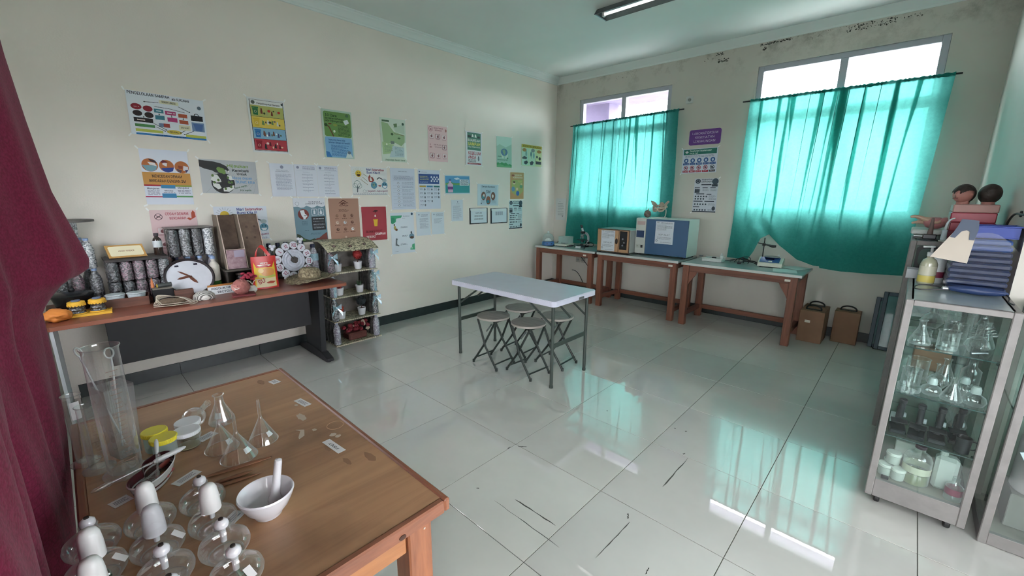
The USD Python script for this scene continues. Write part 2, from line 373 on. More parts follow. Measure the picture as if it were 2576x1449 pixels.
# aluminium windows: outer frame, mullion, transom, sashes and panes
ALU = M('window_aluminium', '#b9bac4', 0.4, metal=0.3)
PANE = glass_mat('window_pane', (0.97, 0.98, 1.0), 0.9, 0.01)
def window(n, W, mull, trans, y=0.05, axis='y', flip=1, plain=False):
    g = sgroup('window_%d' % n); a0, a1, z0, z1 = W
    def B(p0, p1, q0, q1, d0, d1, bev=.003):
        m = box(p0, p1, d0, d1, q0, q1, bev) if axis == 'y' else box(d0, d1, p0, p1, q0, q1, bev); return m
    t = .055; d0, d1 = y - .03, y + .05
    struct('window_frame', B(a0, a0 + t, z0, z1, d0, d1), ALU, g); struct('window_frame', B(a1 - t, a1, z0, z1, d0, d1), ALU, g)
    struct('window_frame', B(a0 + t, a1 - t, z1 - t, z1, d0, d1), ALU, g); struct('window_frame', B(a0 + t, a1 - t, z0, z0 + t, d0, d1), ALU, g)
    for m_ in mull: struct('mullion', B(m_ - .032, m_ + .032, z0 + t, z1 - t, d0, d1), ALU, g)
    for zz in trans: 
        e = [a0 + t] + [q for m_ in mull for q in (m_ - .032, m_ + .032)] + [a1 - t]
        for k in range(0, len(e), 2): struct('transom', B(e[k], e[k + 1], zz - .045, zz + .045, d0 + .001, d1 - .001), ALU, g)
    ex = [a0 + t] + [q for m_ in mull for q in (m_ - .032, m_ + .032)] + [a1 - t]; ez = [z0 + t] + [q for zz in trans for q in (zz - .045, zz + .045)] + [z1 - t]
    for i in range(0, len(ex), 2):
        for j in range(0, len(ez), 2):
            struct('pane', B(ex[i] + .001, ex[i + 1] - .001, ez[j] + .001, ez[j + 1] - .001, y + .008, y + .012, 0), PANE, g)
window(1, W1, [1.148], [2.37]); window(2, W2, [3.57], [2.35])
window(3, SWIN, [-4.45], [1.55], SIDE + .08, 'x'); window(4, FWIN2, [1.35], [1.6], FRONT - .1)
# outside: the eave and the corner of a neighbouring wall seen through the high panes
LAV = M('outside_render_bounce', '#d2cbe2', 0.8, noise=.15, nscale=6)  # colour paled to stand for ground light bounced onto the eave
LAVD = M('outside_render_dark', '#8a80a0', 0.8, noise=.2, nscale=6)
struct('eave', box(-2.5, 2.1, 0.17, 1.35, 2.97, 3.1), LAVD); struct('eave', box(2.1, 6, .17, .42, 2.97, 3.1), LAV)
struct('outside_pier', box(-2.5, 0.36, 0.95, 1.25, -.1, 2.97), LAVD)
# ------------------------------------------------ teal window curtains on thin rods
def cloth_mat(name, dif, trans, k, sheer, weave=900.0, grid_=None):
    nodes = {'d': ('diffuse_bsdf', {'color': lin(dif)}), 't': ('translucent_bsdf', {'color': lin(trans)}), 'm': ('mix_closure', {'fac': k}),
             'c': ('transparent_bsdf', {'color': lin(trans)}), 'm2': ('mix_closure', {'fac': sheer}), 'g': ('geometry', {}),
             'n': ('noise_texture', {'scale': 38.0, 'detail': 6.0, 'roughness': 0.7}), 'r': ('map_range', {'from_min': 0.3, 'from_max': 0.7, 'to_min': 0.80, 'to_max': 1.1}),
             'h': ('hsv', {'color': lin(trans)}), 'b': ('bump', {'strength': 0.25, 'distance': 0.004})}
    links = [('g.position', 'n.vector'), ('n.fac', 'r.value'), ('r.result', 'h.value'), ('h.color', 't.color'), ('n.fac', 'b.height'), ('b.normal', 'd.normal'),
             ('d.BSDF', 'm.closure1'), ('t.BSDF', 'm.closure2'), ('m.closure', 'm2.closure1'), ('c.BSDF', 'm2.closure2')]
    return custom(name, nodes, links, 'm2.closure')
TEAL = cloth_mat('teal_cloth', '#388f86', '#62b8ae', 0.5, 0.05)
ROD = M('rod_dark', '#33363a', 0.5)

def folds(x, z, seed, dens):
    """gathered folds: crowded at the rod, opening downwards"""
    r = np.random.default_rng(seed); y = np.zeros_like(x)
    for k in range(7):
        f = dens * r.uniform(.5, 1.6); ph = r.uniform(0, 6.28); sl = r.uniform(-.22, .22)
        y += np.sin(2 * PI * f * (x + sl * (2.5 - z)) + ph) / 7 * 2.1
    g = np.sin(2 * PI * dens * 3.1 * x + 3 * np.sin(5 * x + seed)) * np.exp(-(2.5 - z) / .25) * .35
    return y + g

OV = {11: [(17, .3, .8), (29, 1.2, .55), (41, 2.0, .5)], 23: [(15, .9, .8), (26, 2.2, .6), (39, .4, .5), (53, 1.4, .3)]}      # the gathers: cloth doubled over itself
def teal_curtain(label, xt, xb, zt, zb_fn, y0, amp, seed, dens, rodx, extra=None, panels=((0, 1),), over=.0055):
    t = thing('window_curtain', label, 'curtain', (0, 0, 0))
    part(t, 'rod', tube([(rodx[0], y0, rodx[2]), (rodx[1], y0, rodx[3])], .0075, 10), ROD)
    for k, (u0, u1) in enumerate(panels):
        def fn(u, v):
            s = u0 + (u1 - u0) * u
            so = s + over * np.sin(np.clip(s * 1.0, 0, 1) * PI) ** .3 * sum(w_ * np.sin(2 * PI * f_ * s + p_ + .5 * v) for f_, p_, w_ in OV[seed]) * np.clip(1.1 - .55 * v, .2, 1)
            so = np.clip(so, 0, 1)
            x = (xt[0] + (xt[1] - xt[0]) * so) * (1 - v) + (xb[0] + (xb[1] - xb[0]) * so) * v
            z0 = zt[0] + (zt[1] - zt[0]) * s; z = z0 + (zb_fn(x) - z0) * v
            a = amp * np.clip(.35 + 1.2 * v, 0, 1.0)
            y = y0 - .012 + a * folds(x, z, seed + k, dens) * (1 - .1 * v)
            if extra is not None:
                y = y + extra(x, z)
            return x, np.minimum(y, -.014), z
        part(t, 'fabric', grid(fn, int(420 * (u1 - u0)) + 2, 60), TEAL, smooth=True)
        # pleats: narrow folds of cloth lying doubled behind the sheet
        rp = random.Random(seed * 7 + k)
        for q in range(int((u1 - u0) * (13 if xt[1] - xt[0] < 1.6 else 20))):
            c0, w0, sl, e_ = rp.uniform(.03, .97), rp.uniform(.004, .016) * 1.6 / (xt[1] - xt[0]), rp.uniform(-.03, .035), rp.uniform(.45, .98)
            def fp(u, v):
                V = v * e_; x, y, z = fn(np.clip(c0 + sl * V + (u - .5) * 2 * w0 * np.clip(1.15 - V / e_, .12, 1) , 0, 1), V)
                return x, np.minimum(y + .007, -.010), z
            part(t, 'pleat', grid(fp, 5, 40), TEAL, smooth=True)
        # the sewn channel through which the rod runs
        def ch(u, v):
            s = u0 + (u1 - u0) * u; th = v * 2 * PI
            x = xt[0] + (xt[1] - xt[0]) * s; z = rodx[2] + (rodx[3] - rodx[2]) * (x - rodx[0]) / (rodx[1] - rodx[0])
            rr = .012 + .003 * np.sin(x * 160 + 2 * np.sin(x * 37))
            return x, y0 + rr * np.cos(th), z + rr * np.sin(th) * 1.25
        part(t, 'rod_pocket', grid(ch, int(200 * (u1 - u0)) + 2, 9), TEAL, smooth=True)
    return t

teal_curtain('narrower teal green curtain on a rod over the window nearer the room corner', (.40, 1.985), (.335, 2.02), (2.495, 2.535),
             lambda x: .757 + .010 * np.sin(9 * x), -.095, .019, 11, 4.2, (.346, 2.046, 2.487, 2.529), panels=((0, .44), (.43, 1)))
def hem2(x):
    z = np.where(x < 3.66, .765, .745 + .012 * np.sin(6 * x))
    lift = np.interp(x, [2.98, 3.03, 3.09, 3.17, 3.28, 3.45, 3.6], [0, .10, .26, .31, .19, .05, 0])
    return z + lift
def bulge2(x, z):
    k = np.exp(-((x - 3.12) / .22) ** 2) * np.clip((1.55 - z) / .6, 0, 1)
    cr = np.sin(34 * x + 22 * z) * .012 * np.exp(-((x - 3.10) / .16) ** 2 - ((z - 1.12) / .17) ** 2)
    pull = -.05 * np.exp(-((x - 3.0 - .18 * (z - 1.1)) / .05) ** 2) * np.clip((2.3 - z) / 1.2, 0, 1)
    return -.10 * k + cr + pull
teal_curtain('wide teal green curtain over the right-hand window, hem hitched up behind the bench', (2.79, 4.385), (2.742, 4.318), (2.525, 2.535),
             hem2, -.10, .017, 23, 3.6, (2.712, 4.427, 2.521, 2.53), extra=bulge2)

# ------------------------------------------------ the maroon curtain beside the camera
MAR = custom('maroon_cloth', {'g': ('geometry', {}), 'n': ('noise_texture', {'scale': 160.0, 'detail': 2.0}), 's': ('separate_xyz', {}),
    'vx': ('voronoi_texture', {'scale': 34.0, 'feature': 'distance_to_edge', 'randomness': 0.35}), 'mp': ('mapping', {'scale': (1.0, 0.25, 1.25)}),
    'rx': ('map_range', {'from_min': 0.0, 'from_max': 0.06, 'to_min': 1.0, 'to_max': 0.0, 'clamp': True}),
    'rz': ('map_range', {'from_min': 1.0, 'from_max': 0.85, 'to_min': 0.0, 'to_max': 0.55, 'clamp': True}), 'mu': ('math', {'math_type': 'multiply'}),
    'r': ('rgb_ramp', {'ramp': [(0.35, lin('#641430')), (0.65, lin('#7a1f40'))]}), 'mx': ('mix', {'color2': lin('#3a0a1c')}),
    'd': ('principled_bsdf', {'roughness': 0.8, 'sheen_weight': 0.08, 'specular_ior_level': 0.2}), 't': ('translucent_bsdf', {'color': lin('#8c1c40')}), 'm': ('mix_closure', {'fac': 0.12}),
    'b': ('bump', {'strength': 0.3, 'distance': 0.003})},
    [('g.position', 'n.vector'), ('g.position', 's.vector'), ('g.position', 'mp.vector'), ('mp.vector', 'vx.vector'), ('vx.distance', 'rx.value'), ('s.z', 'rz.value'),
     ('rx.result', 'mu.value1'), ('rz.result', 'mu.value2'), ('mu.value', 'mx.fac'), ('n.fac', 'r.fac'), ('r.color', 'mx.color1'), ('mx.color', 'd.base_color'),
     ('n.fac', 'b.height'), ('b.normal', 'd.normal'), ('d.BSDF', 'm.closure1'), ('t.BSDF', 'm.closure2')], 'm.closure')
mc = thing('maroon_curtain', 'dark maroon curtain hanging at the left edge over the end of the wooden table', 'curtain')
def mcf(u, v):
    z = 2.75 - 2.3 * v
    xe = 2.46 + .03 * np.sin(5 * z)
    x = xe + (4.15 - xe) * u
    edge = np.interp(z, [.45, .75, .95, 1.15, 1.195, 1.235, 1.262, 1.295, 1.36, 1.43, 1.50, 1.58, 1.69, 1.86, 2.75], [-5.70, -5.672, -5.663, -5.661, -5.632, -5.60, -5.545, -5.538, -5.553, -5.57, -5.586, -5.594, -5.604, -5.616, -5.64])
    base = -5.715 + .018 * np.sin(9.5 * x + 1.1 * z) + .012 * np.sin(23 * x - 2 * z) + .006 * np.sin(47 * x + 3 * np.sin(3 * z)) + .012 * np.sin(16 * x + .6) * np.clip(1.2 - z, 0, 1)
    w = np.exp(-(u / .16) ** 1.6)
    y = base * (1 - w) + edge * w + .006 * np.sin(40 * u + 3 * z) * (1 - w) * w * 4
    return x, np.where(z < .80, np.minimum(y, -5.671), y), z
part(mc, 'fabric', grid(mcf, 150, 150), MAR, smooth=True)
part(mc, 'rod', tube([(2.30, -5.70, 2.76), (4.3, -5.70, 2.76)], .011, 12), ROD)
# ------------------------------------------------ ceiling lamp
STEEL = M('galvanised_steel', '#8d9496', 0.35, metal=0.85, noise=.2, nscale=12)
lamp = thing('ceiling_lamp', 'long fluorescent tube lamp in a grey metal channel under the ceiling', 'lamp', (1.80, -1.69, CEIL))
ch = sg.Polygon([(-.105, -.055), (-.06, 0), (.06, 0), (.105, -.055), (.103, -.058), (.055, -.016), (-.055, -.016), (-.103, -.058)])
m = extrude(ch, 1.25); v = np.array(m.vertices)
part(lamp, 'channel', trimesh.Trimesh(np.column_stack([v[:, 2], v[:, 0], v[:, 1]]), m.faces, process=False), STEEL, smooth=False)
for x in (0.0, 1.235): part(lamp, 'end_plate', extrude(sg.Polygon([(-.105, -.055), (-.06, 0), (.06, 0), (.105, -.055)]), .012).apply_transform(np.array([[0, 0, 1, x], [1, 0, 0, 0], [0, 1, 0, 0], [0, 0, 0, 1.0]])), STEEL, smooth=False)
for x in (.03, 1.20): part(lamp, 'tube_holder', box(x, x + .022, -.018, .018, -.055, -.012, .003), M('lampholder_white', '#d8dad8', .5))
TUBE = custom('glint_tube', {'e': ('emission', {'color': (1, .98, .95), 'strength': 0.30})}, [], 'e.emission')  # weak glow stands in for a glint on the reflector, not lamplight
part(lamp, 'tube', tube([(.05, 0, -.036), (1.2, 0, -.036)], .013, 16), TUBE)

# ------------------------------------------------ wood materials
def wood(name, c1, c2, axis='x', scale=1.0, rough=0.45, coat=0.0, coord='object', dark=None):
    st = {'x': (1.2, 14, 14), 'y': (14, 1.2, 14), 'z': (14, 14, 1.2)}[axis]
    nodes = {'tc': ('texture_coordinate', {}), 'mp': ('mapping', {'scale': tuple(s * scale for s in st)}), 'n': ('noise_texture', {'scale': 1.6, 'detail': 7.0, 'roughness': 0.62, 'distortion': 1.2}),
             'r': ('rgb_ramp', {'ramp': [(0.28, lin(c2)), (0.48, tuple((a + b) / 2 for a, b in zip(lin(c1), lin(c2)))), (0.7, lin(c1))]}),
             'n2': ('noise_texture', {'scale': 9.0, 'detail': 4.0}), 'b': ('bump', {'strength': 0.15, 'distance': 0.003}),
             'nb': ('noise_texture', {'scale': 2.2, 'detail': 5.0}), 'rb': ('rgb_ramp', {'ramp': [(0.30, lin(dark or c2)), (0.42, (1, 1, 1))]}), 'mx': ('mix', {'mix_type': 'multiply', 'fac': 0.55 if dark else 0.0}),
             'p': ('principled_bsdf', {'roughness': rough, 'coat_weight': coat, 'coat_roughness': 0.25})}
    links = [('tc.object', 'mp.vector'), ('mp.vector', 'n.vector'), ('n.fac', 'r.fac'), ('mp.vector', 'n2.vector'), ('n2.fac', 'b.height'), ('b.normal', 'p.normal'),
             ('r.color', 'mx.color1'), ('tc.object', 'nb.vector'), ('nb.fac', 'rb.fac'), ('rb.color', 'mx.color2'), ('mx.color', 'p.base_color')]
    return custom(name, nodes, links, 'p.BSDF')
W_TOP = wood('plywood_varnished', '#ad8561', '#8c664a', 'y', .55, .42, .25, dark='#6a4e3c')
W_LIP = wood('pine_lipping', '#8e5a40', '#5f3829', 'x', 1.0, .45, .2)
W_LIPY = wood('pine_lipping_y', '#8e5a40', '#5f3829', 'y', 1.0, .45, .2)
W_LEG = wood('pine_leg', '#9c6240', '#6a3d29', 'z', 1.0, .4, .3)
KNOT = M('wood_knot', '#3b2014', .5)

# ------------------------------------------------ the wooden table in the foreground
wt = thing('wooden_table', 'low brown varnished wooden table with scratched plywood top holding laboratory glassware', 'table', (2.99, -5.36, 0))
X0, X1, Y0, Y1, ZT = 2.41 - 2.99, 3.57 - 2.99, -5.664 + 5.36, -5.022 + 5.36, .757
part(wt, 'top_panel', box(X0 + .02, X1 - .02, Y0 + .02, Y1 - .016, ZT - .014, ZT, .001), W_TOP)
part(wt, 'lipping', box(X0, X1, Y1 - .016, Y1, ZT - .032, ZT + .003, .004), W_LIP)
part(wt, 'lipping', box(X0, X1, Y0, Y0 + .02, ZT - .032, ZT + .002, .004), W_LIP)
part(wt, 'lipping', box(X1 - .02, X1, Y0 + .02, Y1 - .016, ZT - .034, ZT + .002, .004), W_LIPY)
part(wt, 'lipping', box(X0, X0 + .02, Y0 + .02, Y1 - .016, ZT - .034, ZT + .002, .004), W_LIPY)
for x in (X0 + .035, X1 - .105):
    for y in (Y0 + .03, Y1 - .10): part(wt, 'leg', box(x, x + .068, y, y + .068, 0, ZT - .014, .004), W_LEG)
for y in (Y0 + .045, Y1 - .075): part(wt, 'apron', box(X0 + .103, X1 - .105, y, y + .024, ZT - .125, ZT - .014, .003), W_LIP)
for x in (X0 + .055, X1 - .072): part(wt, 'apron', box(x, x + .024, Y0 + .098, Y1 - .10, ZT - .125, ZT - .014, .003), wood('pine_apron', '#b07a4c', '#8a5734', 'y', .8, .4, .2))
for (y, z) in ((.20, -.022), (-.06, -.02), (.05, -.08)): part(wt, 'knot', mv(cyl(.006, 0, .002, 12), (X1 - (.0 if z > -.05 else .048), y, ZT + z), ry=90, s=(1, 1.5, 1)), KNOT)
for z in (-.055, -.075): part(wt, 'nail', mv(cyl(.003, 0, .0015, 8), (X1 - .037, Y1 - .055, ZT + z), ry=90), M('nail_shiny', '#c8c0b8', .3, metal=.8))
TAPE = M('tape_residue', '#b9ac9c', .8)
def resid(poly): return extrude(poly.buffer(.002).buffer(-.001), .0004, ZT + .0001)
rr = random.Random(5)
def ragged(cx, cy, rx, ry, k=16): return sg.Polygon([(cx + rx * rr.uniform(.7, 1.1) * math.cos(a), cy + ry * rr.uniform(.7, 1.1) * math.sin(a)) for a in np.linspace(0, 2 * PI, k, endpoint=False)])
ox, oy = -2.99, 5.36
for p in (ragged(2.895 + ox, -5.125 + oy, .030, .012), sg.Polygon([(2.968 + ox, -5.168 + oy), (2.985 + ox, -5.150 + oy), (3.02 + ox, -5.163 + oy), (3.028 + ox, -5.180 + oy), (3.018 + ox, -5.178 + oy), (2.985 + ox, -5.160 + oy)]),
          ragged(3.009 + ox, -5.127 + oy, .008, .006), ragged(3.080 + ox, -5.098 + oy, .010, .009), ragged(3.098 + ox, -5.09 + oy, .007, .008), ragged(2.80 + ox, -5.105 + oy, .008, .005)):
    part(wt, 'tape_residue', resid(p), TAPE, smooth=False)
ring = sg.Point(3.03 + ox, -5.068 + oy).buffer(.026).difference(sg.Point(3.03 + ox, -5.068 + oy).buffer(.0245)); part(wt, 'ring_stain', extrude(ring, .0003, ZT + .0001), M('ring_stain', '#c39a78', .5), smooth=False)
for (x, y, s) in ((3.14, -5.14, .02), (2.50, -5.13, .03), (3.27, -5.075, .03), (3.24, -5.13, .02)):
    part(wt, 'dark_stain', resid(ragged(x + ox, y + oy, s, s * .35)), M('burn_stain', '#86634a', .5), smooth=False)

# ------------------------------------------------ white folding table
FTOP = M('folding_table_plastic', '#c6c8d6', .35, noise=.06, nscale=8)
FLEG = M('grey_green_tube', '#3a443f', .4, noise=.15, nscale=40)
ft = thing('folding_table', 'white plastic folding table with dark tubular legs in mid room', 'table', (1.875, -2.89, 0), rz=.8)
poly = sg.box(-.60, -.295, .60, .295).buffer(-.035).buffer(.035, quad_segs=8)
top = cat(extrude(poly.buffer(-.004), .007, .713), extrude(poly, .026, .689))
part(ft, 'tabletop', top, FTOP)
part(ft, 'rim', extrude(poly.buffer(-.001).difference(poly.buffer(-.016)), .012, .677), FTOP)
part(ft, 'fold_notch', box(.585, .603, .03, .10, .680, .700, .002), M('notch_dark', '#5d6063', .5))
for sx in (-1, 1):
    x = sx * .545
    for sy in (-1, 1): part(ft, 'leg', cat(tube([(x, sy * .235, .012), (x, sy * .235, .689)], .0135, 12), cyl(.016, 0, .02, 12).apply_translation([x, sy * .235, 0])), FLEG)
    part(ft, 'crossbar', box(x - .006, x + .006, -.225, .225, .325, .36, .002), FLEG)
    part(ft, 'top_rail', tube([(x, -.235, .672), (x, .235, .672)], .011, 10), FLEG)
    part(ft, 'brace', tube([(x, sx * .0, .53), (x - sx * .12, 0, .62), (x - sx * .27, 0, .685)], .009, 8), FLEG)
    for sy in (-1, 1): part(ft, 'brace', cat(tube([(x, sy * .23, .50), (x - sx * .28, sy * .23, .688)], .0085, 8), tube([(x - sx * .14, sy * .23 - .012, .594), (x - sx * .14, sy * .23 + .012, .594)], .006, 8)), FLEG)

# ------------------------------------------------ four folding stools
SEAT = M('grey_wood_laminate', '#8d8880', .45, noise=.35, nscale=3, stretch=(3, 30, 10))
SLEG = M('dark_green_tube', '#2b3330', .45)
def stool(label, x, y, rz):
    t = thing('folding_stool', label, 'stool', (x, y, 0), rz=rz, group='stools under the folding table')
    part(t, 'seat', lathe([(0, .428), (.13, .428), (.142, .432), (.145, .440), (.142, .448), (.135, .450), (0, .450)], 48), SEAT)
    part(t, 'seat_rim', lathe([(.1445, .431), (.1475, .434), (.1475, .446), (.1445, .449)], 48), M('seat_edge_band', '#a09a92', .4))
    a = .15; w = .115
    for sy in (-1, 1):
        for sx in (-1, 1):
            o = .009 * sx
            part(t, 'leg', cat(tube([(-sx * a, sy * w + o, .012), (-sx * .02, sy * w + o, .19), (sx * .095, sy * w * .8 + o, .418)], .0095, 10), cyl(.0115, 0, .025, 10).apply_translation([-sx * a, sy * w + o, 0])), SLEG)
        part(t, 'pivot', tube([(-.002, sy * w - .02, .215), (-.002, sy * w + .02, .215)], .004, 8), STEEL)
    for sx in (-1, 1):
        part(t, 'foot_bar', tube([(sx * .125, -w, .05), (sx * .125, w, .05)], .007, 8), SLEG)
        part(t, 'seat_bar', tube([(sx * .095, -.095, .42), (sx * .095, .095, .42)], .009, 8), SLEG)
    part(t, 'latch', tube([(.07, -.10, .40), (.02, -.108, .33)], .007, 8), STEEL)
    return t
stool('round grey folding stool at the left under the folding table', 1.73, -3.075, 2)
stool('round grey folding stool nearest the camera under the folding table', 2.085, -3.01, -3)
stool('round grey folding stool farthest back under the folding table, at left', 1.72, -2.705, 5)
stool('round grey folding stool at the right behind the near table leg', 2.135, -2.68, 4)

# ------------------------------------------------ three work benches along the window wall
B_TOP = M('bench_sheet_top', '#a9b8b6', .28, metal=.35, noise=.12, nscale=10)
B_EDGE = M('bench_edge', '#c3cac6', .35, metal=.3)
B_WX = wood('bench_timber_x', '#85533f', '#5f392d', 'x', .8, .5, .1); B_WZ = wood('bench_timber_z', '#85533f', '#5f392d', 'z', .8, .5, .1); B_WY = wood('bench_timber_y', '#774838', '#553228', 'y', .8, .5, .1)
LABEL = M('white_sticker', '#d5d2c6', .6)
def bench(label, x0, x1, yf, yb, gusset, stick, legs):
    cx, cy = (x0 + x1) / 2, (yf + yb) / 2; t = thing('work_bench', label, 'work bench', (cx, cy, 0))
    a, b = (x1 - x0) / 2, (yb - yf) / 2
    part(t, 'bench_top', box(-a, a, -b, b, .715, .737, .003), B_TOP)
    part(t, 'edge_trim', cat(box(-a - .003, a + .003, -b - .003, -b + .006, .711, .7395, .002)), B_EDGE)
    l0, l1 = legs[0] - cx, legs[1] - cx
    for x, s in ((l0, 1), (l1, -1)):
        for y, sy in ((-b + .012, 1), (b - .075, -1)):
            part(t, 'leg', box(x - .035, x + .035, y, y + .06, 0, .712, .003), B_WZ)
            if gusset and y < 0:
                g = sg.Polygon([(0, 0), (s * .09, 0), (s * .075, -.035), (s * .02, -.12), (0, -.16)]); m = extrude(g, .03); v = np.array(m.vertices)
                m = trimesh.Trimesh(np.column_stack([v[:, 0] + x + s * .0345, v[:, 2] + y + .012, v[:, 1] + .642]), m.faces, process=False); m.fix_normals(); part(t, 'gusset', m, B_WZ, smooth=False)
        part(t, 'side_rail', box(x - .02, x + .02, -b + .072, b - .075, .64, .712, .003), B_WY); part(t, 'side_stretcher', box(x - .02, x + .02, -b + .072, b - .075, .10, .155, .003), B_WY)
    part(t, 'front_rail', box(l0 + .035, l1 - .035, -b + .018, -b + .05, .64, .712, .003), B_WX); part(t, 'back_rail', box(l0 + .035, l1 - .035, b - .06, b - .03, .64, .712, .003), B_WX)
    part(t, 'stretcher', box(l0 + .035, l1 - .035, b - .065, b - .03, .10, .155, .003), B_WX)
    if stick: part(t, 'sticker', box(stick - cx, stick - cx + .05, -b + .0098, -b + .0118, .662, .685, 0), LABEL, smooth=False)
    return t
bench('reddish timber bench with pale sheet top in the room corner, carrying the microscope', .20, 1.25, -.70, -.10, False, 1.06, (.25, 1.17))
bench('reddish timber bench with pale sheet top carrying the two ovens', 1.285, 2.385, -.70, -.10, False, 2.27, (1.285 + .04, 2.33))
bench('reddish timber bench with curved gussets, under the hitched-up wide curtain', 2.44, 3.61, -.73, -.13, True, 3.47, (2.49, 3.545))
# ------------------------------------------------ posters and papers: sheets with printed shapes and lettering
def ink(col): return M('ink_' + col[1:], col, .5, specular_ior_level=.3)
def paper(col): return M('paper_' + col[1:], col, .45)
TAPEM = M('clear_tape', '#f4f6f4', .2)
PR = random.Random(11)

def placer(wall, c0):
    if wall == 'left': return lambda v: np.column_stack([v[:, 2] + c0, v[:, 0], v[:, 1]])
    return lambda v: np.column_stack([v[:, 0], -v[:, 2] - c0, v[:, 1]])

def draw(t, W, Hh, items, place, z0=.0006):
    groups = {}; count = {}
    for k, it in enumerate(items):
        kind, pn, col = it[0], it[1], it[2]; z = z0 + k * .00003
        X = lambda u: (u - .5) * W
        Y = lambda v: (.5 - v) * Hh
        ms = []
        if kind == 'r':
            u0, v0, u1, v1 = it[3:7]; p = sg.box(X(u0), Y(v1), X(u1), Y(v0))
            if len(it) > 7: p = p.buffer(-it[7] * W).buffer(it[7] * W, quad_segs=5)
            ms.append(flatpoly(p, z))
        elif kind == 'e':
            cu, cv, ru, rv = it[3:7]; ms.append(flatpoly(sa.scale(sg.Point(X(cu), Y(cv)).buffer(1, quad_segs=7), ru * W, rv * W), z))
        elif kind == 'o':
            cu, cv, ru, th = it[3:7]; q = sg.Point(X(cu), Y(cv)); ms.append(flatpoly(q.buffer(ru * W, quad_segs=7).difference(q.buffer((ru - th) * W, quad_segs=7)), z))
        elif kind == 'p':
            p = sg.Polygon([(X(a), Y(b)) for a, b in it[3]]).buffer(0)
            if len(it) > 4: p = p.buffer(it[4] * W).buffer(-it[4] * W)
            ms.append(flatpoly(p, z))
        elif kind == 'l':
            ms.append(flatpoly(sg.LineString([(X(a), Y(b)) for a, b in it[3]]).buffer(it[4] * W, quad_segs=2), z))
        elif kind == 't':
            s, u, v, h = it[3:7]; al = it[7] if len(it) > 7 else 'l'; bold = it[8] if len(it) > 8 else True; w = it[9] if len(it) > 9 else None; rot = it[10] if len(it) > 10 else 0
            m = text(s, h * Hh, bold, None if w is None else w * W, .0001); vv = np.array(m.vertices); L = np.ptp(vv[:, 0])
            vv[:, 0] -= {'l': 0, 'c': L / 2, 'r': L}[al]
            if rot: c, q = math.cos(rot), math.sin(rot); vv = np.column_stack([c * vv[:, 0] - q * vv[:, 1], q * vv[:, 0] + c * vv[:, 1], vv[:, 2]])
            ms.append(trimesh.Trimesh(vv + [X(u), Y(v), z], m.faces, process=False))
        elif kind == 'b':
            u0, v0, u1, v1, n = it[3:8]; bx = []
            for i in range(n):
                a = u0 + PR.uniform(0, .02); yv = v0 + (v1 - v0) * (i + .3) / n; hh = (v1 - v0) / n * .42; end = u1 - (PR.random() < .3) * PR.uniform(0, .35) * (u1 - u0)
                while a < end:
                    b = min(end, a + PR.uniform(.03, .10)); bx.append(sg.box(X(a), Y(yv + hh), X(b), Y(yv))); a = b + .014
            ms.append(cat(*[flatpoly(q, z) for q in bx]))
        m = cat(*ms); big = kind not in 'tbl' and np.ptp(np.array(m.vertices)[:, :2], axis=0).max() > .036
        key = (pn, col, k) if big else (('fine_' + pn) if kind not in 'tb' else pn, col, -1)
        groups.setdefault(key, []).append(m); count[key] = count.get(key, 0) + (3 if kind in 'tb' else 1)
    for key, ms in groups.items():
        m = cat(*ms); part(t, key[0], trimesh.Trimesh(place(np.array(m.vertices)), m.faces, process=False), ink(key[1]), smooth=False, kind='stuff' if count[key] > 1 else None)

def poster(name, label, wall, a0, a1, z0, z1, bg, items, tilt=0.0, tape=True, out=.004, curl=.004, catg='poster'):
    W, Hh = a1 - a0, z1 - z0; cx, cz = (a0 + a1) / 2, (z0 + z1) / 2
    t = thing(name, label, catg, (0, cx, cz) if wall == 'left' else (cx, 0, cz), rot=(tilt, 0, 0) if wall == 'left' else (0, tilt, 0))
    pl = placer(wall, out)
    sh = box(-W / 2, W / 2, -Hh / 2, Hh / 2, -.0004, .0004)
    part(t, 'sheet', trimesh.Trimesh(pl(np.array(sh.vertices)), sh.faces, process=False), paper(bg), smooth=False)
    draw(t, W, Hh, items, pl)
    if tape:
        for sx in (-1, 1):
            for sy in (-1, 1):
                if PR.random() < (.35 if sy < 0 else .15): continue
                m = box(-.013, .013, -.005, .005, -.0003, .0003); m = mv(m, (sx * (W / 2 + .009), sy * (Hh / 2 + .007), .0009), rz=sx * sy * 45 + PR.uniform(-20, 20))
                part(t, 'tape', trimesh.Trimesh(pl(np.array(m.vertices)), m.faces, process=False), TAPEM, smooth=False)
    return t
def arrow(pn, col, u0, v0, u1, v1, w=.006, asp=1.0):
    d = np.array([u1 - u0, (v1 - v0) * asp]); d /= np.linalg.norm(d) + 1e-9; n = np.array([-d[1], d[0]])
    f = lambda p: (p[0], p[1] / asp)
    a, b = np.array([u0, v0 * asp]), np.array([u1, v1 * asp]); c = b - d * w * 3
    return ('p', pn, col, [f(a + n * w * .5), f(c + n * w * .6), f(c + n * w * 1.8), f(b), f(c - n * w * 1.8), f(c - n * w * .6), f(a - n * w * .5)])

K, WH = '#2a2a2c', '#e6e8ee'
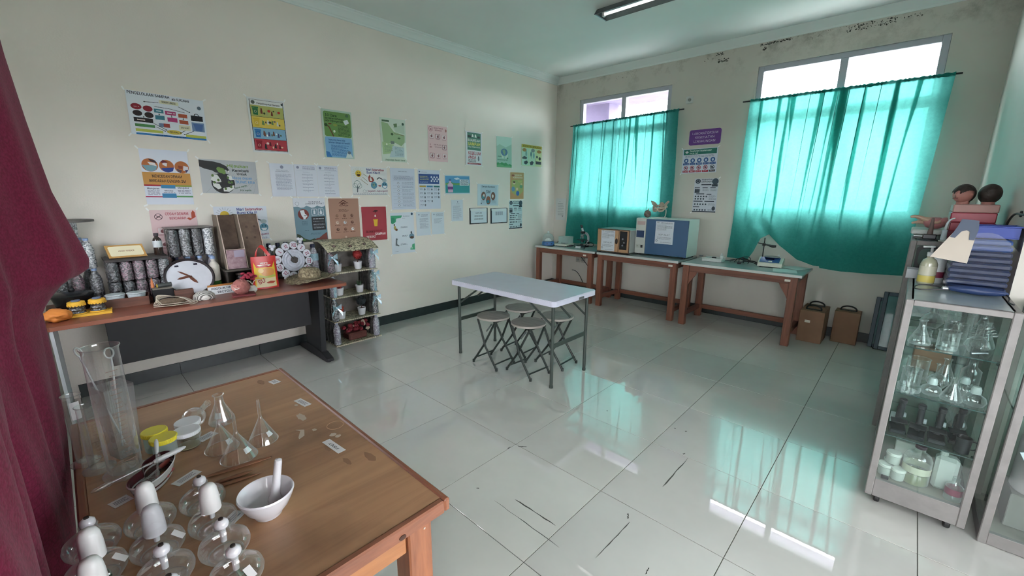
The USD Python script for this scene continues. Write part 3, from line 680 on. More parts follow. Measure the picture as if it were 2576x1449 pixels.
# upper row, left to right
poster('poster', 'landscape waste management flow chart poster with coloured boxes, leftmost of the upper row', 'left', -5.114, -4.646, 1.911, 2.216, '#dde4ec', [
    ('t', 'heading', '#2d3140', 'PENGELOLAAN SAMPAH', .02, .075, .062, 'l', True, .52), ('t', 'heading', '#2d3140', 'ala SUKUNAN', .57, .095, .055, 'l', True, .23),
    ('r', 'chart_box', '#d9d9bb', .40, .13, .65, .21), ('t', 'lettering', K, 'RUMAH TANGGA', .525, .19, .045, 'c', True, .18), ('e', 'emblem', '#55636f', .93, .20, .028, .028),
    ('e', 'chart_oval', '#8c2433', .105, .35, .066, .045), ('e', 'chart_oval', '#8c2433', .245, .37, .06, .045), ('e', 'chart_oval', '#332a2a', .11, .50, .058, .042), ('e', 'chart_oval', '#332a2a', .25, .52, .056, .044),
    ('r', 'chart_box', '#2e2a2c', .055, .60, .29, .70), ('r', 'chart_box', '#4b8650', .06, .745, .305, .81), ('r', 'chart_band', '#b9c057', .06, .86, .40, .925), ('r', 'chart_band', '#b9c057', .70, .89, .985, .965),
    ('r', 'chart_band', '#2f78b8', .06, .955, .985, .998), ('t', 'lettering', '#1b3358', 'HIDUP BERSIH DAN SEHAT', .5, .99, .03, 'c', True, .40), ('e', 'chart_oval', '#cdb950', .55, .87, .10, .035), ('t', 'lettering', K, 'DIJUAL', .55, .885, .035, 'c'),
    ('r', 'chart_box', '#3f7f92', .32, .35, .44, .44), ('r', 'chart_box', '#3f7f92', .325, .50, .445, .60), ('r', 'chart_box', '#b03a72', .46, .37, .60, .46), ('r', 'chart_box', '#b03a72', .48, .52, .61, .62),
    ('r', 'chart_box', '#b0573c', .63, .40, .75, .49), ('r', 'chart_box', '#b0573c', .635, .55, .755, .64), ('r', 'chart_box', '#6c7fa0', .36, .68, .43, .77), ('r', 'chart_box', '#a5443f', .42, .68, .50, .77),
    ('r', 'chart_box', '#d9d9bb', .62, .67, .775, .80), ('t', 'lettering', K, 'DAUR ULANG', .70, .75, .035, 'c', True, .11), ('r', 'chart_box', '#24262c', .80, .40, .965, .53), ('o', 'chart_box', '#24262c', .88, .40, .035, .010), ('r', 'chart_box', '#6f8bb0', .80, .57, .975, .79),
    ('p', 'chart_box', '#4b6aa0', [(.82, .6), (.96, .6), (.94, .77), (.85, .77)]),
    arrow('arrows', K, .39, .20, .20, .22, .006, .65), arrow('arrows', K, .64, .23, .80, .34, .006, .65), ('l', 'arrows', K, [(.33, .30), (.52, .31), (.72, .36)], .003), arrow('arrows', K, .29, .70, .46, .84, .006, .65), arrow('arrows', K, .32, .78, .44, .87, .006, .65),
    arrow('arrows', K, .70, .80, .62, .88, .006, .65), arrow('arrows', K, .82, .79, .67, .91, .006, .65), arrow('arrows', K, .18, .56, .18, .60, .006, .65), arrow('arrows', K, .38, .44, .38, .50, .006, .65), arrow('arrows', K, .54, .46, .54, .52, .006, .65), arrow('arrows', K, .69, .49, .69, .55, .006, .65),
    ('b', 'lettering', '#e0d8dc', .475, .39, .59, .44, 1), ('b', 'lettering', '#d0dfe4', .335, .37, .43, .42, 1), ('b', 'lettering', '#c9b3b3', .06, .335, .15, .37, 1), ('b', 'lettering', '#d8c8c0', .08, .62, .27, .68, 1)], tilt=-1.2)
bins = []
for i, (c, bc) in enumerate((('#b5b86c', '#2f7a4d'), ('#e0c75e', '#d8b843'), ('#86b3cf', '#2e74b8'), ('#b5404c', '#8c1f30'))):
    v = .135 + i * .205; bins += [('r', 'band', c, .07, v, .95, v + .20), ('p', 'bin_picture', bc, [(.115, v + .055), (.265, v + .055), (.25, v + .175), (.13, v + .175)]), ('r', 'bin_picture', bc, .105, v + .028, .275, v + .052), ('o', 'bin_picture', '#e8e0c8', .19, v + .115, .035, .008),
             ('l', 'frame_line', '#33312f', [(.07, v + .202), (.95, v + .202)], .004)]
    for k in range(9):
        u = .36 + .065 * (k % 8) + PR.uniform(-.01, .01); q = v + PR.uniform(.06, .15); cc = [['#7d3b30', '#45502c', '#a8ad7c', '#b5352e'], ['#6f8f56', '#6a6275', '#d5dbd8', '#4a4a4a'], ['#7c5446', '#f0f2f4', '#46507a', '#63705c'], ['#2c2a2c', '#e8d4cc', '#6a2430', '#e0c9a8']][i][k % 4]
        bins.append(('e', 'waste_picture', cc, u, q, PR.uniform(.018, .04), PR.uniform(.018, .035)) if k % 2 else ('p', 'waste_picture', cc, [(u - .03, q + .04), (u - .01, q - .04), (u + .02, q - .03), (u + .03, q + .045)]))
poster('poster', 'portrait waste sorting poster with green, yellow, blue and red bands of bins', 'left', -4.325, -4.026, 1.844, 2.298, '#dfe2e2',
       [('r', 'frame_line', '#3c3c3c', .055, .035, .965, .968), ('r', 'white_panel', '#e2e4e2', .07, .04, .95, .962), ('e', 'emblem', '#5d6560', .15, .085, .05, .05), ('t', 'heading', K, 'Pengelompokan Sampah', .25, .11, .028, 'l', True, .62)] + bins + [('e', 'pin', '#3a474c', .93, .07, .03, .03)], tilt=0.4)
poster('poster', 'green over blue poster on healthy living, hung third in the upper row', 'left', -3.696, -3.391, 1.837, 2.290, '#b9cdbf', [
    ('r', 'green_panel', '#6d9455', .06, .04, .96, .55, .06), ('r', 'blue_panel', '#7fb0d6', .05, .56, .95, .985, .06), ('t', 'heading', '#24402a', '10 Cara', .12, .14, .05, 'l', True), ('t', 'heading', '#24402a', 'dan Bahan berbahaya', .10, .195, .036, 'l', True, .62), ('t', 'heading', '#24402a', 'pada lingkungan kita', .10, .245, .036, 'l', True, .58),
    ('p', 'picture', '#d8e4e6', [(.70, .20), (.85, .17), (.90, .24), (.76, .29)]), ('e', 'emblem', '#4f7050', .84, .09, .05, .05), ('l', 'picture', '#6b4a34', [(.10, .30), (.22, .36), (.30, .48), (.34, .54)], .02), ('e', 'picture', '#7d3b30', .25, .29, .06, .02), ('e', 'picture', '#dbe6d4', .38, .44, .035, .04), ('e', 'picture', '#33502f', .12, .32, .05, .05), ('e', 'picture', '#8a9a4c', .42, .31, .07, .04),
    ('b', 'body_text', '#3d5a35', .50, .30, .90, .53, 9), ('t', 'heading', '#2c5590', 'Apa yang harus kita', .16, .635, .034, 'l', True, .55), ('t', 'heading', '#2c5590', 'lakukan dengan air bersih?', .16, .69, .034, 'l', True, .72), ('b', 'body_text', '#3f6fa5', .22, .72, .84, .96, 10), ('p', 'picture', '#3d7ab8', [(.05, .86), (.16, .88), (.24, .985), (.06, .985)], .02),
    ('p', 'picture', '#cfdcd8', [(.72, .95), (.78, .84), (.86, .86), (.95, .98), (.70, .985)]), ('e', 'picture', '#6e8290', .83, .87, .06, .05)], tilt=.3)
poster('poster', 'pale green and white mottled poster with a wavy edge, fourth in the upper row', 'left', -3.077, -2.761, 1.837, 2.290, '#cfdccd', [
    ('p', 'picture', '#9dbb8e', [(.06, .10), (.30, .12), (.52, .30), (.95, .36), (.94, .52), (.80, .62), (.55, .55), (.10, .60)], .05), ('p', 'picture', '#a9c795', [(.05, .55), (.50, .60), (.45, .80), (.06, .84)], .05), ('p', 'picture', '#bcd0bd', [(.50, .20), (.95, .10), (.95, .33), (.60, .30)], .03), ('p', 'picture', '#b9cfd2', [(.45, .62), (.92, .66), (.90, .88), (.30, .90)], .05),
    ('r', 'lettering', '#4f6d52', .08, .05, .36, .09), ('e', 'emblem', '#3f5b48', .90, .10, .045, .045), ('p', 'picture', '#6c8a62', [(.52, .12), (.66, .10), (.66, .18), (.55, .20)]), ('e', 'picture', '#57704f', .45, .36, .05, .04), ('e', 'picture', '#55704c', .72, .44, .06, .03), ('r', 'picture', '#7f948b', .38, .52, .52, .585), ('l', 'picture', '#8d7a63', [(.54, .34), (.92, .37)], .007),
    ('b', 'body_text', '#8ba78c', .12, .62, .44, .78, 6), ('b', 'body_text', '#90aab0', .52, .64, .86, .86, 7), ('e', 'picture', '#f0f4ee', .22, .60, .03, .025), ('t', 'lettering', '#4a7650', 'Lingkungan Bersih Sehat', .52, .975, .036, 'c', True, .80), ('p', 'picture', '#e6efe6', [(.92, .55), (1, .52), (1, .95), (.9, .9)])], tilt=.3)
def pinkicons(pn, rows):
    o = []
    for (u, v, fr) in rows:
        o += [('r', pn, '#8d4f57' if fr else '#d8b0b3', u - .12, v - .065, u + .12, v + .065, .02), ('r', pn, '#eadadb', u - .10, v - .055, u + .10, v + .055, .02), ('e', pn, '#8a5c60', u, v + .01, .05, .05), ('e', pn, '#b08a8c', u + .02, v - .025, .03, .03), ('r', pn, '#b58e92', u - .10, v + .075, u + .10, v + .088)]
    return o
poster('poster', 'pink disease prevention poster with a grid of small framed icons, fifth in the upper row', 'left', -2.458, -2.172, 1.873, 2.282, '#e3c2c4', [
    ('o', 'emblem', '#8a5058', .15, .10, .10, .014), ('e', 'emblem', '#96626a', .15, .11, .045, .03), ('t', 'heading', '#9c5a62', 'CEGAH DEMAM', .30, .085, .036, 'l', True, .48), ('t', 'heading', '#9c5a62', 'BERDARAH', .36, .145, .036, 'l', True, .36), ('e', 'emblem', '#a86a66', .93, .11, .04, .06),
    ('t', 'heading', '#96626a', '3M PLUS', .28, .545, .030, 'l', True, .38), ('t', 'heading', '#96626a', 'TUTUP KURAS', .32, .61, .030, 'l', True, .36), ('e', 'picture', '#b98a8e', .12, .60, .06, .03), ('e', 'picture', '#c79a9e', .1, .53, .03, .04)] + pinkicons('icon', [(.18, .29, 0), (.50, .29, 1), (.83, .30, 0), (.83, .58, 1), (.18, .83, 1), (.50, .83, 0), (.83, .83, 0)]), tilt=.3)
poster('poster', 'poster reading BUANGLAH SAMPAH in green over red SEBELUM ANDA', 'left', -1.878, -1.595, 1.858, 2.274, '#dedfe4', [
    ('r', 'green_panel', '#4f8373', .10, .03, .92, .545), ('p', 'picture', '#dfe6e0', [(.36, .16), (.38, .09), (.42, .065), (.46, .1), (.48, .16)]), ('p', 'picture', '#dfe6e0', [(.54, .16), (.56, .09), (.60, .065), (.64, .1), (.66, .16)]), ('r', 'picture', '#3b4d4c', .12, .12, .34, .18), ('r', 'picture', '#3b4d4c', .70, .12, .86, .18),
    ('t', 'lettering', '#e2e8e0', 'BUANGLAH', .14, .29, .075, 'l', True, .74), ('t', 'lettering', '#e6e26c', 'SAMPAH', .14, .41, .095, 'l', True, .74), ('t', 'lettering', '#d8e0d4', 'PADA TEMPATNYA', .14, .475, .042, 'l', True, .74),
    ('t', 'lettering', '#a63a4c', 'SEBELUM', .14, .68, .085, 'l', True, .76), ('t', 'lettering', '#a63a4c', 'ANDA', .14, .80, .085, 'l', True, .48), ('t', 'lettering', '#4a4450', 'DIBUANG PADA', .14, .855, .034, 'l', True, .48), ('t', 'lettering', '#3a3640', 'TEMPATNYA', .14, .91, .044, 'l', True, .48), ('r', 'band', '#96303f', .10, .93, .93, .972), ('b', 'lettering', '#e0c8cc', .14, .938, .88, .966, 1), ('e', 'picture', '#7c8288', .78, .80, .05, .10), ('e', 'picture', '#555b62', .78, .74, .03, .04)], tilt=-.3)
poster('poster', 'misty green poster of hands holding the globe above a row of trees', 'left', -1.323, -1.022, 1.859, 2.266, '#9ec4b2', [
    ('p', 'picture', '#b9d8cb', [(0, 0), (1, 0), (1, .22), (.6, .34), (.2, .25), (0, .32)], .04), ('e', 'globe', '#5b82a8', .50, .50, .22, .16), ('p', 'globe', '#7fa88a', [(.38, .44), (.52, .40), (.60, .5), (.52, .6), (.42, .53)], .02), ('p', 'hands', '#c8d8c8', [(.26, .52), (.33, .58), (.48, .66), (.42, .72), (.30, .66)], .01), ('p', 'hands', '#c8d8c8', [(.76, .52), (.68, .58), (.54, .66), (.58, .72), (.72, .66)], .01),
    ('e', 'picture', '#5b8f70', .72, .70, .05, .04), ('t', 'lettering', '#3a6450', 'Jagalah', .06, .655, .032, 'l', True, .28), ('t', 'lettering', '#3a6450', 'Kelestarian Bumi Kita', .05, .77, .032, 'l', True, .66), ('p', 'trees', '#4f9a68', [(0, .86), (.1, .84), (.2, .88), (.33, .83), (.48, .87), (.6, .84), (.75, .90), (.88, .88), (1, .92), (1, .99), (0, .99)], .02), ('p', 'trees', '#6fae7c', [(0, .93), (.25, .90), (.5, .95), (.8, .93), (1, .96), (1, 1), (0, 1)], .02)], tilt=.8)
poster('poster', 'landscape yellow and pale green poster with three columns of figures, nearest the corner', 'left', -.812, -.349, 1.901, 2.202, '#cfdcb4', [
    ('r', 'header', '#c2b350', 0, 0, 1, .14), ('t', 'heading', '#6d6a2c', 'KESEHATAN LINGKUNGAN', .5, .12, .09, 'c', True, .86), ('r', 'panel', '#bfdccb', .03, .18, .33, .97), ('r', 'panel', '#c8e0c8', .36, .18, .66, .97), ('r', 'panel', '#cbd9a4', .69, .18, .98, .97), ('e', 'picture', '#b08a58', .14, .26, .10, .05), ('e', 'picture', '#8d9a9a', .55, .24, .09, .06), ('e', 'picture', '#a8834f', .86, .27, .11, .05),
    ('p', 'picture', '#545a5e', [(.03, .62), (.14, .54), (.27, .60), (.24, .68), (.05, .68)]), ('p', 'picture', '#4a525a', [(.13, .80), (.26, .74), (.32, .84), (.22, .94), (.13, .9)]), ('p', 'picture', '#4f5660', [(.40, .82), (.52, .74), (.60, .80), (.54, .94), (.44, .95)]), ('r', 'picture', '#3f4c52', .70, .74, .98, .88), ('e', 'figure', '#86b0a6', .22, .42, .04, .09), ('e', 'figure', '#5f8f96', .46, .42, .035, .08), ('e', 'figure', '#7fa8b4', .60, .48, .035, .09), ('e', 'figure', '#55625c', .76, .53, .05, .04), ('e', 'figure', '#3d4a48', .90, .60, .06, .05), ('l', 'figure', '#46504e', [(.44, .36), (.47, .62)], .006), ('l', 'figure', '#46504e', [(.66, .60), (.68, .78)], .006)], tilt=-.6)
# middle row
poster('poster', 'poster MENCEGAH DEMAM BERDARAH with three round scenes over an orange band', 'left', -5.098, -4.803, 1.400, 1.814, '#dadfec', [
    ('e', 'round_picture', '#b56a3c', .18, .285, .165, .165), ('e', 'round_picture', '#b56a3c', .52, .29, .155, .155), ('e', 'round_picture', '#b56a3c', .84, .30, .155, .155),
    ('p', 'round_picture', '#7aa0ac', [(.02, .29), (.33, .29), (.29, .37), (.2, .40), (.1, .385)], .02), ('p', 'round_picture', '#2f4690', [(.40, .33), (.67, .31), (.64, .38), (.54, .405), (.44, .385)], .02), ('p', 'round_picture', '#e0d8d8', [(.14, .23), (.28, .24), (.32, .30), (.18, .28)], .01), ('p', 'round_picture', '#3f2a30', [(.16, .17), (.30, .20), (.33, .25), (.2, .22)], .01), ('p', 'round_picture', '#e0d8dc', [(.44, .22), (.54, .24), (.52, .30), (.44, .27)], .01), ('p', 'round_picture', '#6f2430', [(.40, .22), (.46, .18), (.56, .22), (.44, .24)], .01),
    ('p', 'round_picture', '#5a4650', [(.72, .33), (.84, .36), (.80, .41), (.74, .38)], .01), ('p', 'round_picture', '#d8d4dc', [(.88, .27), (.98, .29), (.97, .38), (.86, .36)], .01), ('p', 'round_picture', '#8c4632', [(.76, .27), (.86, .28), (.85, .33), (.77, .33)], .01), ('p', 'round_picture', '#46406a', [(.90, .35), (.98, .34), (.93, .40)]),
    ('r', 'band', '#c9924e', 0, .41, 1, .635), ('t', 'heading', '#38302c', 'MENCEGAH DEMAM', .5, .505, .05, 'c', True, .62), ('t', 'heading', '#38302c', 'BERDARAH DENGAN 3M', .5, .59, .05, 'c', True, .76), ('r', 'stripe', '#a83040', 0, .635, .34, .665), ('r', 'stripe', '#3f86b4', .34, .635, .64, .70), ('r', 'stripe', '#8a9a4a', .64, .635, 1, .665),
    ('t', 'lettering', '#5a5a6e', 'Menguras', .05, .72, .030, 'l', True, .25), ('t', 'lettering', '#5a5a6e', 'Menutup', .40, .755, .026, 'l', True, .18), ('t', 'lettering', '#5a5a6e', 'Mengubur', .69, .70, .030, 'l', True, .25), ('b', 'body_text', '#8a8a9c', .04, .735, .30, .83, 4), ('b', 'body_text', '#8a8a9c', .36, .765, .62, .79, 1), ('b', 'body_text', '#8a8a9c', .68, .72, .96, .80, 3),
    ('r', 'stripe', '#3f86b4', .34, .795, .64, .875), ('r', 'stripe', '#b03a5c', 0, .845, .34, .868), ('r', 'stripe', '#5f9a62', .64, .835, 1, .865)], tilt=-.7)
cont = [('p', 'globe', '#dfe2de', q, .01) for q in ([(.20, .46), (.28, .44), (.33, .58), (.34, .66), (.25, .68), (.16, .60)], [(.46, .44), (.52, .46), (.57, .58), (.50, .60), (.44, .52)], [(.19, .68), (.30, .72), (.33, .84), (.27, .88), (.19, .78)], [(.36, .84), (.46, .80), (.50, .84), (.52, .76), (.56, .74), (.54, .86), (.46, .95), (.36, .94)], [(.47, .60), (.50, .70), (.46, .70)])]
poster('poster', 'grey hand-drawn poster Hijaukan, a dark hand planting a tree on a globe', 'left', -4.733, -4.319, 1.487, 1.760, '#b9bcc0',
       [('l', 'hatching', '#a9acb0', [(a, 1), (min(a + .5, 1), .2 + .8 * (a > .5) * .4)], .003) for a in (.05, .2, .6, .75, .9)] + [('e', 'globe', '#38393b', .37, .69, .205, .205)] + cont + [
        ('p', 'hand', '#38393b', [(0, .03), (.25, .06), (.36, .10), (.46, .18), (.50, .30), (.47, .34), (.44, .27), (.40, .34), (.34, .40), (.26, .38), (.20, .32), (.08, .28), (0, .22)], .01), ('e', 'hand', '#e4e4de', .483, .335, .013, .020), ('e', 'tree', '#7c9a58', .36, .31, .065, .055), ('e', 'tree', '#7c9a58', .32, .27, .04, .04), ('e', 'tree', '#7c9a58', .40, .36, .035, .04)] +
       [('e', 'tree', '#5f7a44', u, v, .022, .026) for u, v in ((.20, .47), (.29, .60), (.22, .67), (.46, .52), (.47, .66), (.40, .86), (.50, .80), (.52, .66))] + [
        ('t', 'lettering', '#7f9e54', 'Hijaukan', .47, .20, .085, 'l', True, .38), ('t', 'lettering', '#2e2e30', 'Kembali', .55, .33, .075, 'l', True, .30), ('t', 'lettering', '#2e2e30', 'Untuk', .63, .43, .07, 'l', True, .18), ('t', 'lettering', '#6f9cc8', 'Masa depan', .54, .555, .075, 'l', True, .36), ('t', 'lettering', '#6f9cc8', 'BUMI kita', .59, .68, .08, 'l', True, .35),
        ('t', 'lettering', '#4e6a50', 'Save earth', .56, .86, .05, 'l', True, .24, .25), ('t', 'lettering', '#4e6a50', 'For earth', .66, .92, .05, 'l', True, .20)], tilt=-.7)
def doc(label, wall, a0, a1, z0, z1, items=None, bg='#d6dae6', **k):
    base = [('e', 'emblem', '#8a90a6', .5, .10, .07, .07), ('t', 'heading', '#6a7086', 'SURAT KEPUTUSAN', .5, .20, .018, 'c', True, .46), ('t', 'heading', '#6a7086', 'TATA TERTIB LABORATORIUM', .5, .245, .018, 'c', True, .56), ('b', 'body_text', '#9aa0b4', .20, .30, .86, .80, 14)]
    return poster('paper_notice', label, wall, a0, a1, z0, z1, bg, items or base, catg='notice', **k)
doc('white typed notice with a big round emblem, leftmost of the three joined sheets', 'left', -4.209, -4.00, 1.461, 1.755)
flow = lambda: [('e', 'emblem', '#8a90a6', .16, .09, .06, .06), ('b', 'heading', '#8086a0', .36, .05, .92, .15, 3), ('l', 'rule', '#9aa0b4', [(.08, .17), (.96, .17)], .003), ('t', 'lettering', '#9096ac', 'ALUR KERJA', .52, .235, .018, 'c', True, .3)] + sum([[('b', 'body_text', '#9aa0b4', .30, .28 + .1 * k, .80, .33 + .1 * k, 2), arrow('arrows', '#8a90a6', .55, .33 + .1 * k, .55, .365 + .1 * k, .008, 1.4)] for k in range(6)], [])
doc('white typed flow chart notice, middle of the three joined sheets', 'left', -3.998, -3.79, 1.459, 1.757, flow(), out=.0048)
doc('white typed flow chart notice, right-hand of the three joined sheets', 'left', -3.788, -3.58, 1.457, 1.759, flow() + [('b', 'body_text', '#9aa0b4', .30, .88, .80, .92, 1)])
def earthposter(name, label, a0, a1, z0, z1, sunface, tilt):
    rays = [('l', 'sun', '#8d939c' if not sunface else '#c9c3a4', [(.19 + .10 * math.cos(a), .24 + .14 * math.sin(a)), (.19 + .155 * math.cos(a), .24 + .215 * math.sin(a))], .003) for a in np.linspace(0, 2 * PI, 18, endpoint=False)]
    it = rays + [('e', 'sun', '#d8b944', .19, .24, .082, .082)]
    if sunface: it += [('e', 'sun_face', '#4a3a22', .165, .20, .010, .012), ('e', 'sun_face', '#4a3a22', .215, .20, .010, .012), ('p', 'sun_face', '#4a2a22', [(.14, .26), (.24, .26), (.215, .33), (.165, .33)], .008)]
    it += [('t', 'heading', '#2c3f86', 'Mari', .42, .125, .075, 'l', True, .13), ('t', 'heading', '#96304c', 'Selamatkan', .575, .125, .075, 'l', True, .34), ('t', 'heading', '#2c3f86', 'Bumi Kita !!!', .42, .225, .075, 'l', True, .38),
           ('e', 'globe', '#5b8fa6', .60, .64, .09, .09), ('p', 'globe', '#7f9e86', [(.55, .58), (.62, .57), (.64, .66), (.57, .70)], .01), ('e', 'globe', '#3f5f6e', .575, .62, .012, .02), ('e', 'globe', '#3f5f6e', .635, .62, .012, .02), ('e', 'globe', '#5b8fa6', .91, .64, .085, .085), ('p', 'globe', '#e2e6ea', [(.85, .66), (.975, .66), (.94, .74), (.88, .74)], .008), ('e', 'globe', '#2f5668', .885, .60, .012, .018), ('e', 'globe', '#2f5668', .94, .60, .012, .018),
           ('p', 'flame', '#9a4a40', [(.46, .50), (.45, .36), (.50, .25), (.52, .34), (.58, .36), (.62, .46), (.56, .54), (.50, .53)]), ('p', 'flame', '#dcd8d4', [(.49, .48), (.49, .40), (.52, .34), (.55, .42), (.56, .49)]), ('l', 'smoke_lines', '#9a9078', [(.31, .24), (.42, .33)], .006), ('l', 'smoke_lines', '#9a9078', [(.30, .36), (.42, .50)], .006), ('l', 'smoke_lines', '#9a9078', [(.24, .44), (.42, .62)], .006), arrow('arrows', '#a04040', .72, .66, .81, .66, .016, .7),
           ('l', 'drawing', '#4a4e52', [(.70, .42), (.76, .36), (.85, .42)], .012), ('e', 'drawing', '#a9b8bc', .91, .46, .065, .045), ('o', 'drawing', '#4e7a72', .14, .60, .085, .008), ('o', 'drawing', '#4e7a72', .08, .66, .06, .007), ('o', 'drawing', '#4e7a72', .20, .67, .06, .007), ('l', 'drawing', '#55606a', [(.14, .70), (.13, .88)], .012), ('l', 'drawing', '#55606a', [(.14, .78), (.19, .70)], .006), ('o', 'drawing', '#7d868c', .32, .86, .04, .005), ('o', 'drawing', '#7d868c', .40, .86, .035, .005),
           ('t', 'heading', '#8a4a66', 'Jagalah Lingkungan!!!', .99, .875, .055, 'r', True, .58)] + [('l', 'grass', '#6e7c8c', [(.02 + .02 * k, .985), (.025 + .02 * k, .93 + .02 * (k % 3))], .004) for k in range(48)]
    return poster(name, label, 'left', a0, a1, z0, z1, '#d8dde6' if not sunface else '#dcdedd', it, tilt=tilt)
earthposter('poster', 'children drawing poster Mari Selamatkan Bumi Kita with smiling yellow sun, in the middle row', -3.438, -3.026, 1.474, 1.765, True, .4)
dia = [('t', 'heading', '#7a8296', 'SIMBOL BAHAN KIMIA', .5, .085, .016, 'c', True, .36), ('r', 'table_shade', '#c4cbdc', .08, .17, .97, .31)]
for k in range(7):
    v = .36 + .09 * k; dia += [('p', 'diamond', '#7c8494', [(.30, v - .03), (.355, v), (.30, v + .03), (.245, v)]), ('p', 'diamond', '#dde1ea', [(.30, v - .02), (.335, v), (.30, v + .02), (.265, v)]), ('b', 'body_text', '#96a0b4', .44, v - .03, .94, v + .03, 3), ('l', 'rule', '#8a93a8', [(.08, v + .045), (.96, v + .045)], .002)]
doc('white notice listing chemical hazard diamonds, left of the blue headed sheet', 'left', -2.985, -2.667, 1.315, 1.772, dia + [('b', 'body_text', '#8f99ae', .12, .18, .92, .29, 4)], '#cbd3e2')
bh = [('r', 'header', '#3c5690', .03, .105, .96, .355), ('e', 'emblem', '#55658a', .07, .055, .025, .025), ('t', 'heading', '#5a6a8c', 'Kementerian Kesehatan', .11, .065, .016, 'l', True, .30)] + [('b', 'lettering', '#b8b878', .07, .15, .48, .26, 3), ('b', 'lettering', '#8fa0c8', .07, .29, .45, .33, 2)]
for k, (u, v) in enumerate(((.60, .18), (.73, .18), (.86, .18), (.665, .23), (.795, .23), (.92, .23), (.60, .28), (.73, .28), (.86, .28))): bh.append(('p', 'hazard_icon', '#d8dee8', [(u, v - .03), (u + .045, v), (u, v + .03), (u - .045, v)]))
for k, c in enumerate(('#b59c4c', '#4c86b0', '#3f7a78')):
    u = .05 + .32 * k; bh += [('r', 'column_head', c, u, .40, u + .28, .44)] + sum([[('b', 'body_text', '#8c97a8', u, .46 + .10 * j, u + .16, .52 + .10 * j, 3), ('p', 'hazard_icon', '#6c7480', [(u + .23, .46 + .1 * j), (u + .27, .495 + .1 * j), (u + .23, .53 + .1 * j), (u + .19, .495 + .1 * j)])] for j in range(5 - k)], [])
doc('white sheet with a deep blue header of hazard icons and three text columns', 'left', -2.621, -2.303, 1.311, 1.770, bh, '#cdd6e4')
poster('poster', 'landscape poster of a blue bay under a green hill with a bottle of water', 'left', -2.229, -1.817, 1.488, 1.724, '#c9d8dc', [
    ('r', 'sea', '#3f9a9e', .02, .05, .98, .93), ('r', 'sky', '#5d9ecb', .02, .05, .98, .40), ('p', 'hill', '#6ba46a', [(.02, .44), (.2, .36), (.45, .44), (.7, .37), (.98, .46), (.98, .52), (.02, .52)], .01), ('p', 'bottle', '#cdb4cc', [(.12, .90), (.10, .50), (.16, .40), (.16, .28), (.24, .28), (.24, .40), (.32, .50), (.31, .90)], .01), ('r', 'bottle_cap', '#4a7ab0', .155, .20, .245, .30), ('r', 'bottle_label', '#7a4d90', .105, .60, .315, .75), ('p', 'cloud', '#d8e6ee', [(.35, .18), (.5, .12), (.6, .2), (.45, .25)], .03),
    ('r', 'caption_panel', '#d0dde0', .58, .22, .95, .55), ('t', 'lettering', '#4a6a80', 'JAGALAH', .62, .32, .08, 'l', True, .28), ('t', 'lettering', '#4a6a80', 'EKOSISTEM', .62, .42, .08, 'l', True, .30), ('t', 'lettering', '#4a6a80', 'PERAIRAN', .62, .52, .08, 'l', True, .28)], tilt=.6)
poster('poster', 'pale square poster headed Demam Berdarah 3M with three round pictures, above the wall folders', 'left', -1.686, -1.291, 1.336, 1.621, '#c3d4dc', [
    ('r', 'panel', '#b3c8d4', .14, .05, .92, .95), ('t', 'heading', '#4a5a6c', 'Demam Berdarah', .51, .15, .075, 'c', True, .62), ('t', 'heading', '#566676', '3M', .50, .42, .14, 'c', True, .20), ('e', 'round_picture', '#7a5a50', .28, .55, .105, .14), ('e', 'round_picture', '#7a5a50', .74, .55, .105, .14), ('e', 'round_picture', '#8a5a48', .51, .75, .105, .14), ('e', 'round_picture', '#4f8894', .27, .60, .07, .07), ('e', 'round_picture', '#d8d0cc', .72, .55, .05, .06), ('e', 'round_picture', '#3f7c90', .50, .81, .07, .06), ('e', 'round_picture', '#e0d8d4', .30, .52, .035, .05), ('b', 'body_text', '#8498a6', .17, .74, .34, .86, 4), ('b', 'body_text', '#8498a6', .66, .74, .86, .86, 4), ('e', 'emblem', '#4a5662', .18, .90, .02, .02)], tilt=-1.0)
poster('poster', 'small orange and tan cartoon-style poster near the corner, over the black and white one', 'left', -1.048, -.756, 1.42, 1.80, '#c9a878', [
    ('r', 'panel', '#c2986a', .02, .02, .98, .98), ('p', 'picture', '#a9b070', [(.1, .3), (.9, .25), (.95, .7), (.6, .9), (.1, .75)], .05), ('t', 'heading', '#e0dcc0', 'GERAKAN', .56, .13, .06, 'c', True, .56), ('t', 'heading', '#e0dcc0', 'KEBERSIHAN', .56, .22, .06, 'c', True, .68), ('t', 'heading', '#d8c070', 'YUK', .70, .37, .07, 'c', True, .3), ('e', 'figure', '#6f98b8', .22, .62, .13, .12), ('e', 'figure', '#d8c4a4', .28, .40, .10, .07), ('e', 'figure', '#5c4a38', .28, .36, .09, .04), ('e', 'figure', '#4a78c0', .55, .78, .12, .12), ('e', 'figure', '#e0c8a0', .50, .62, .08, .07), ('e', 'figure', '#6fa07c', .80, .52, .11, .09), ('e', 'figure', '#d8c090', .82, .43, .07, .05), ('r', 'band', '#96584a', .1, .09, .3, .15)], tilt=0)
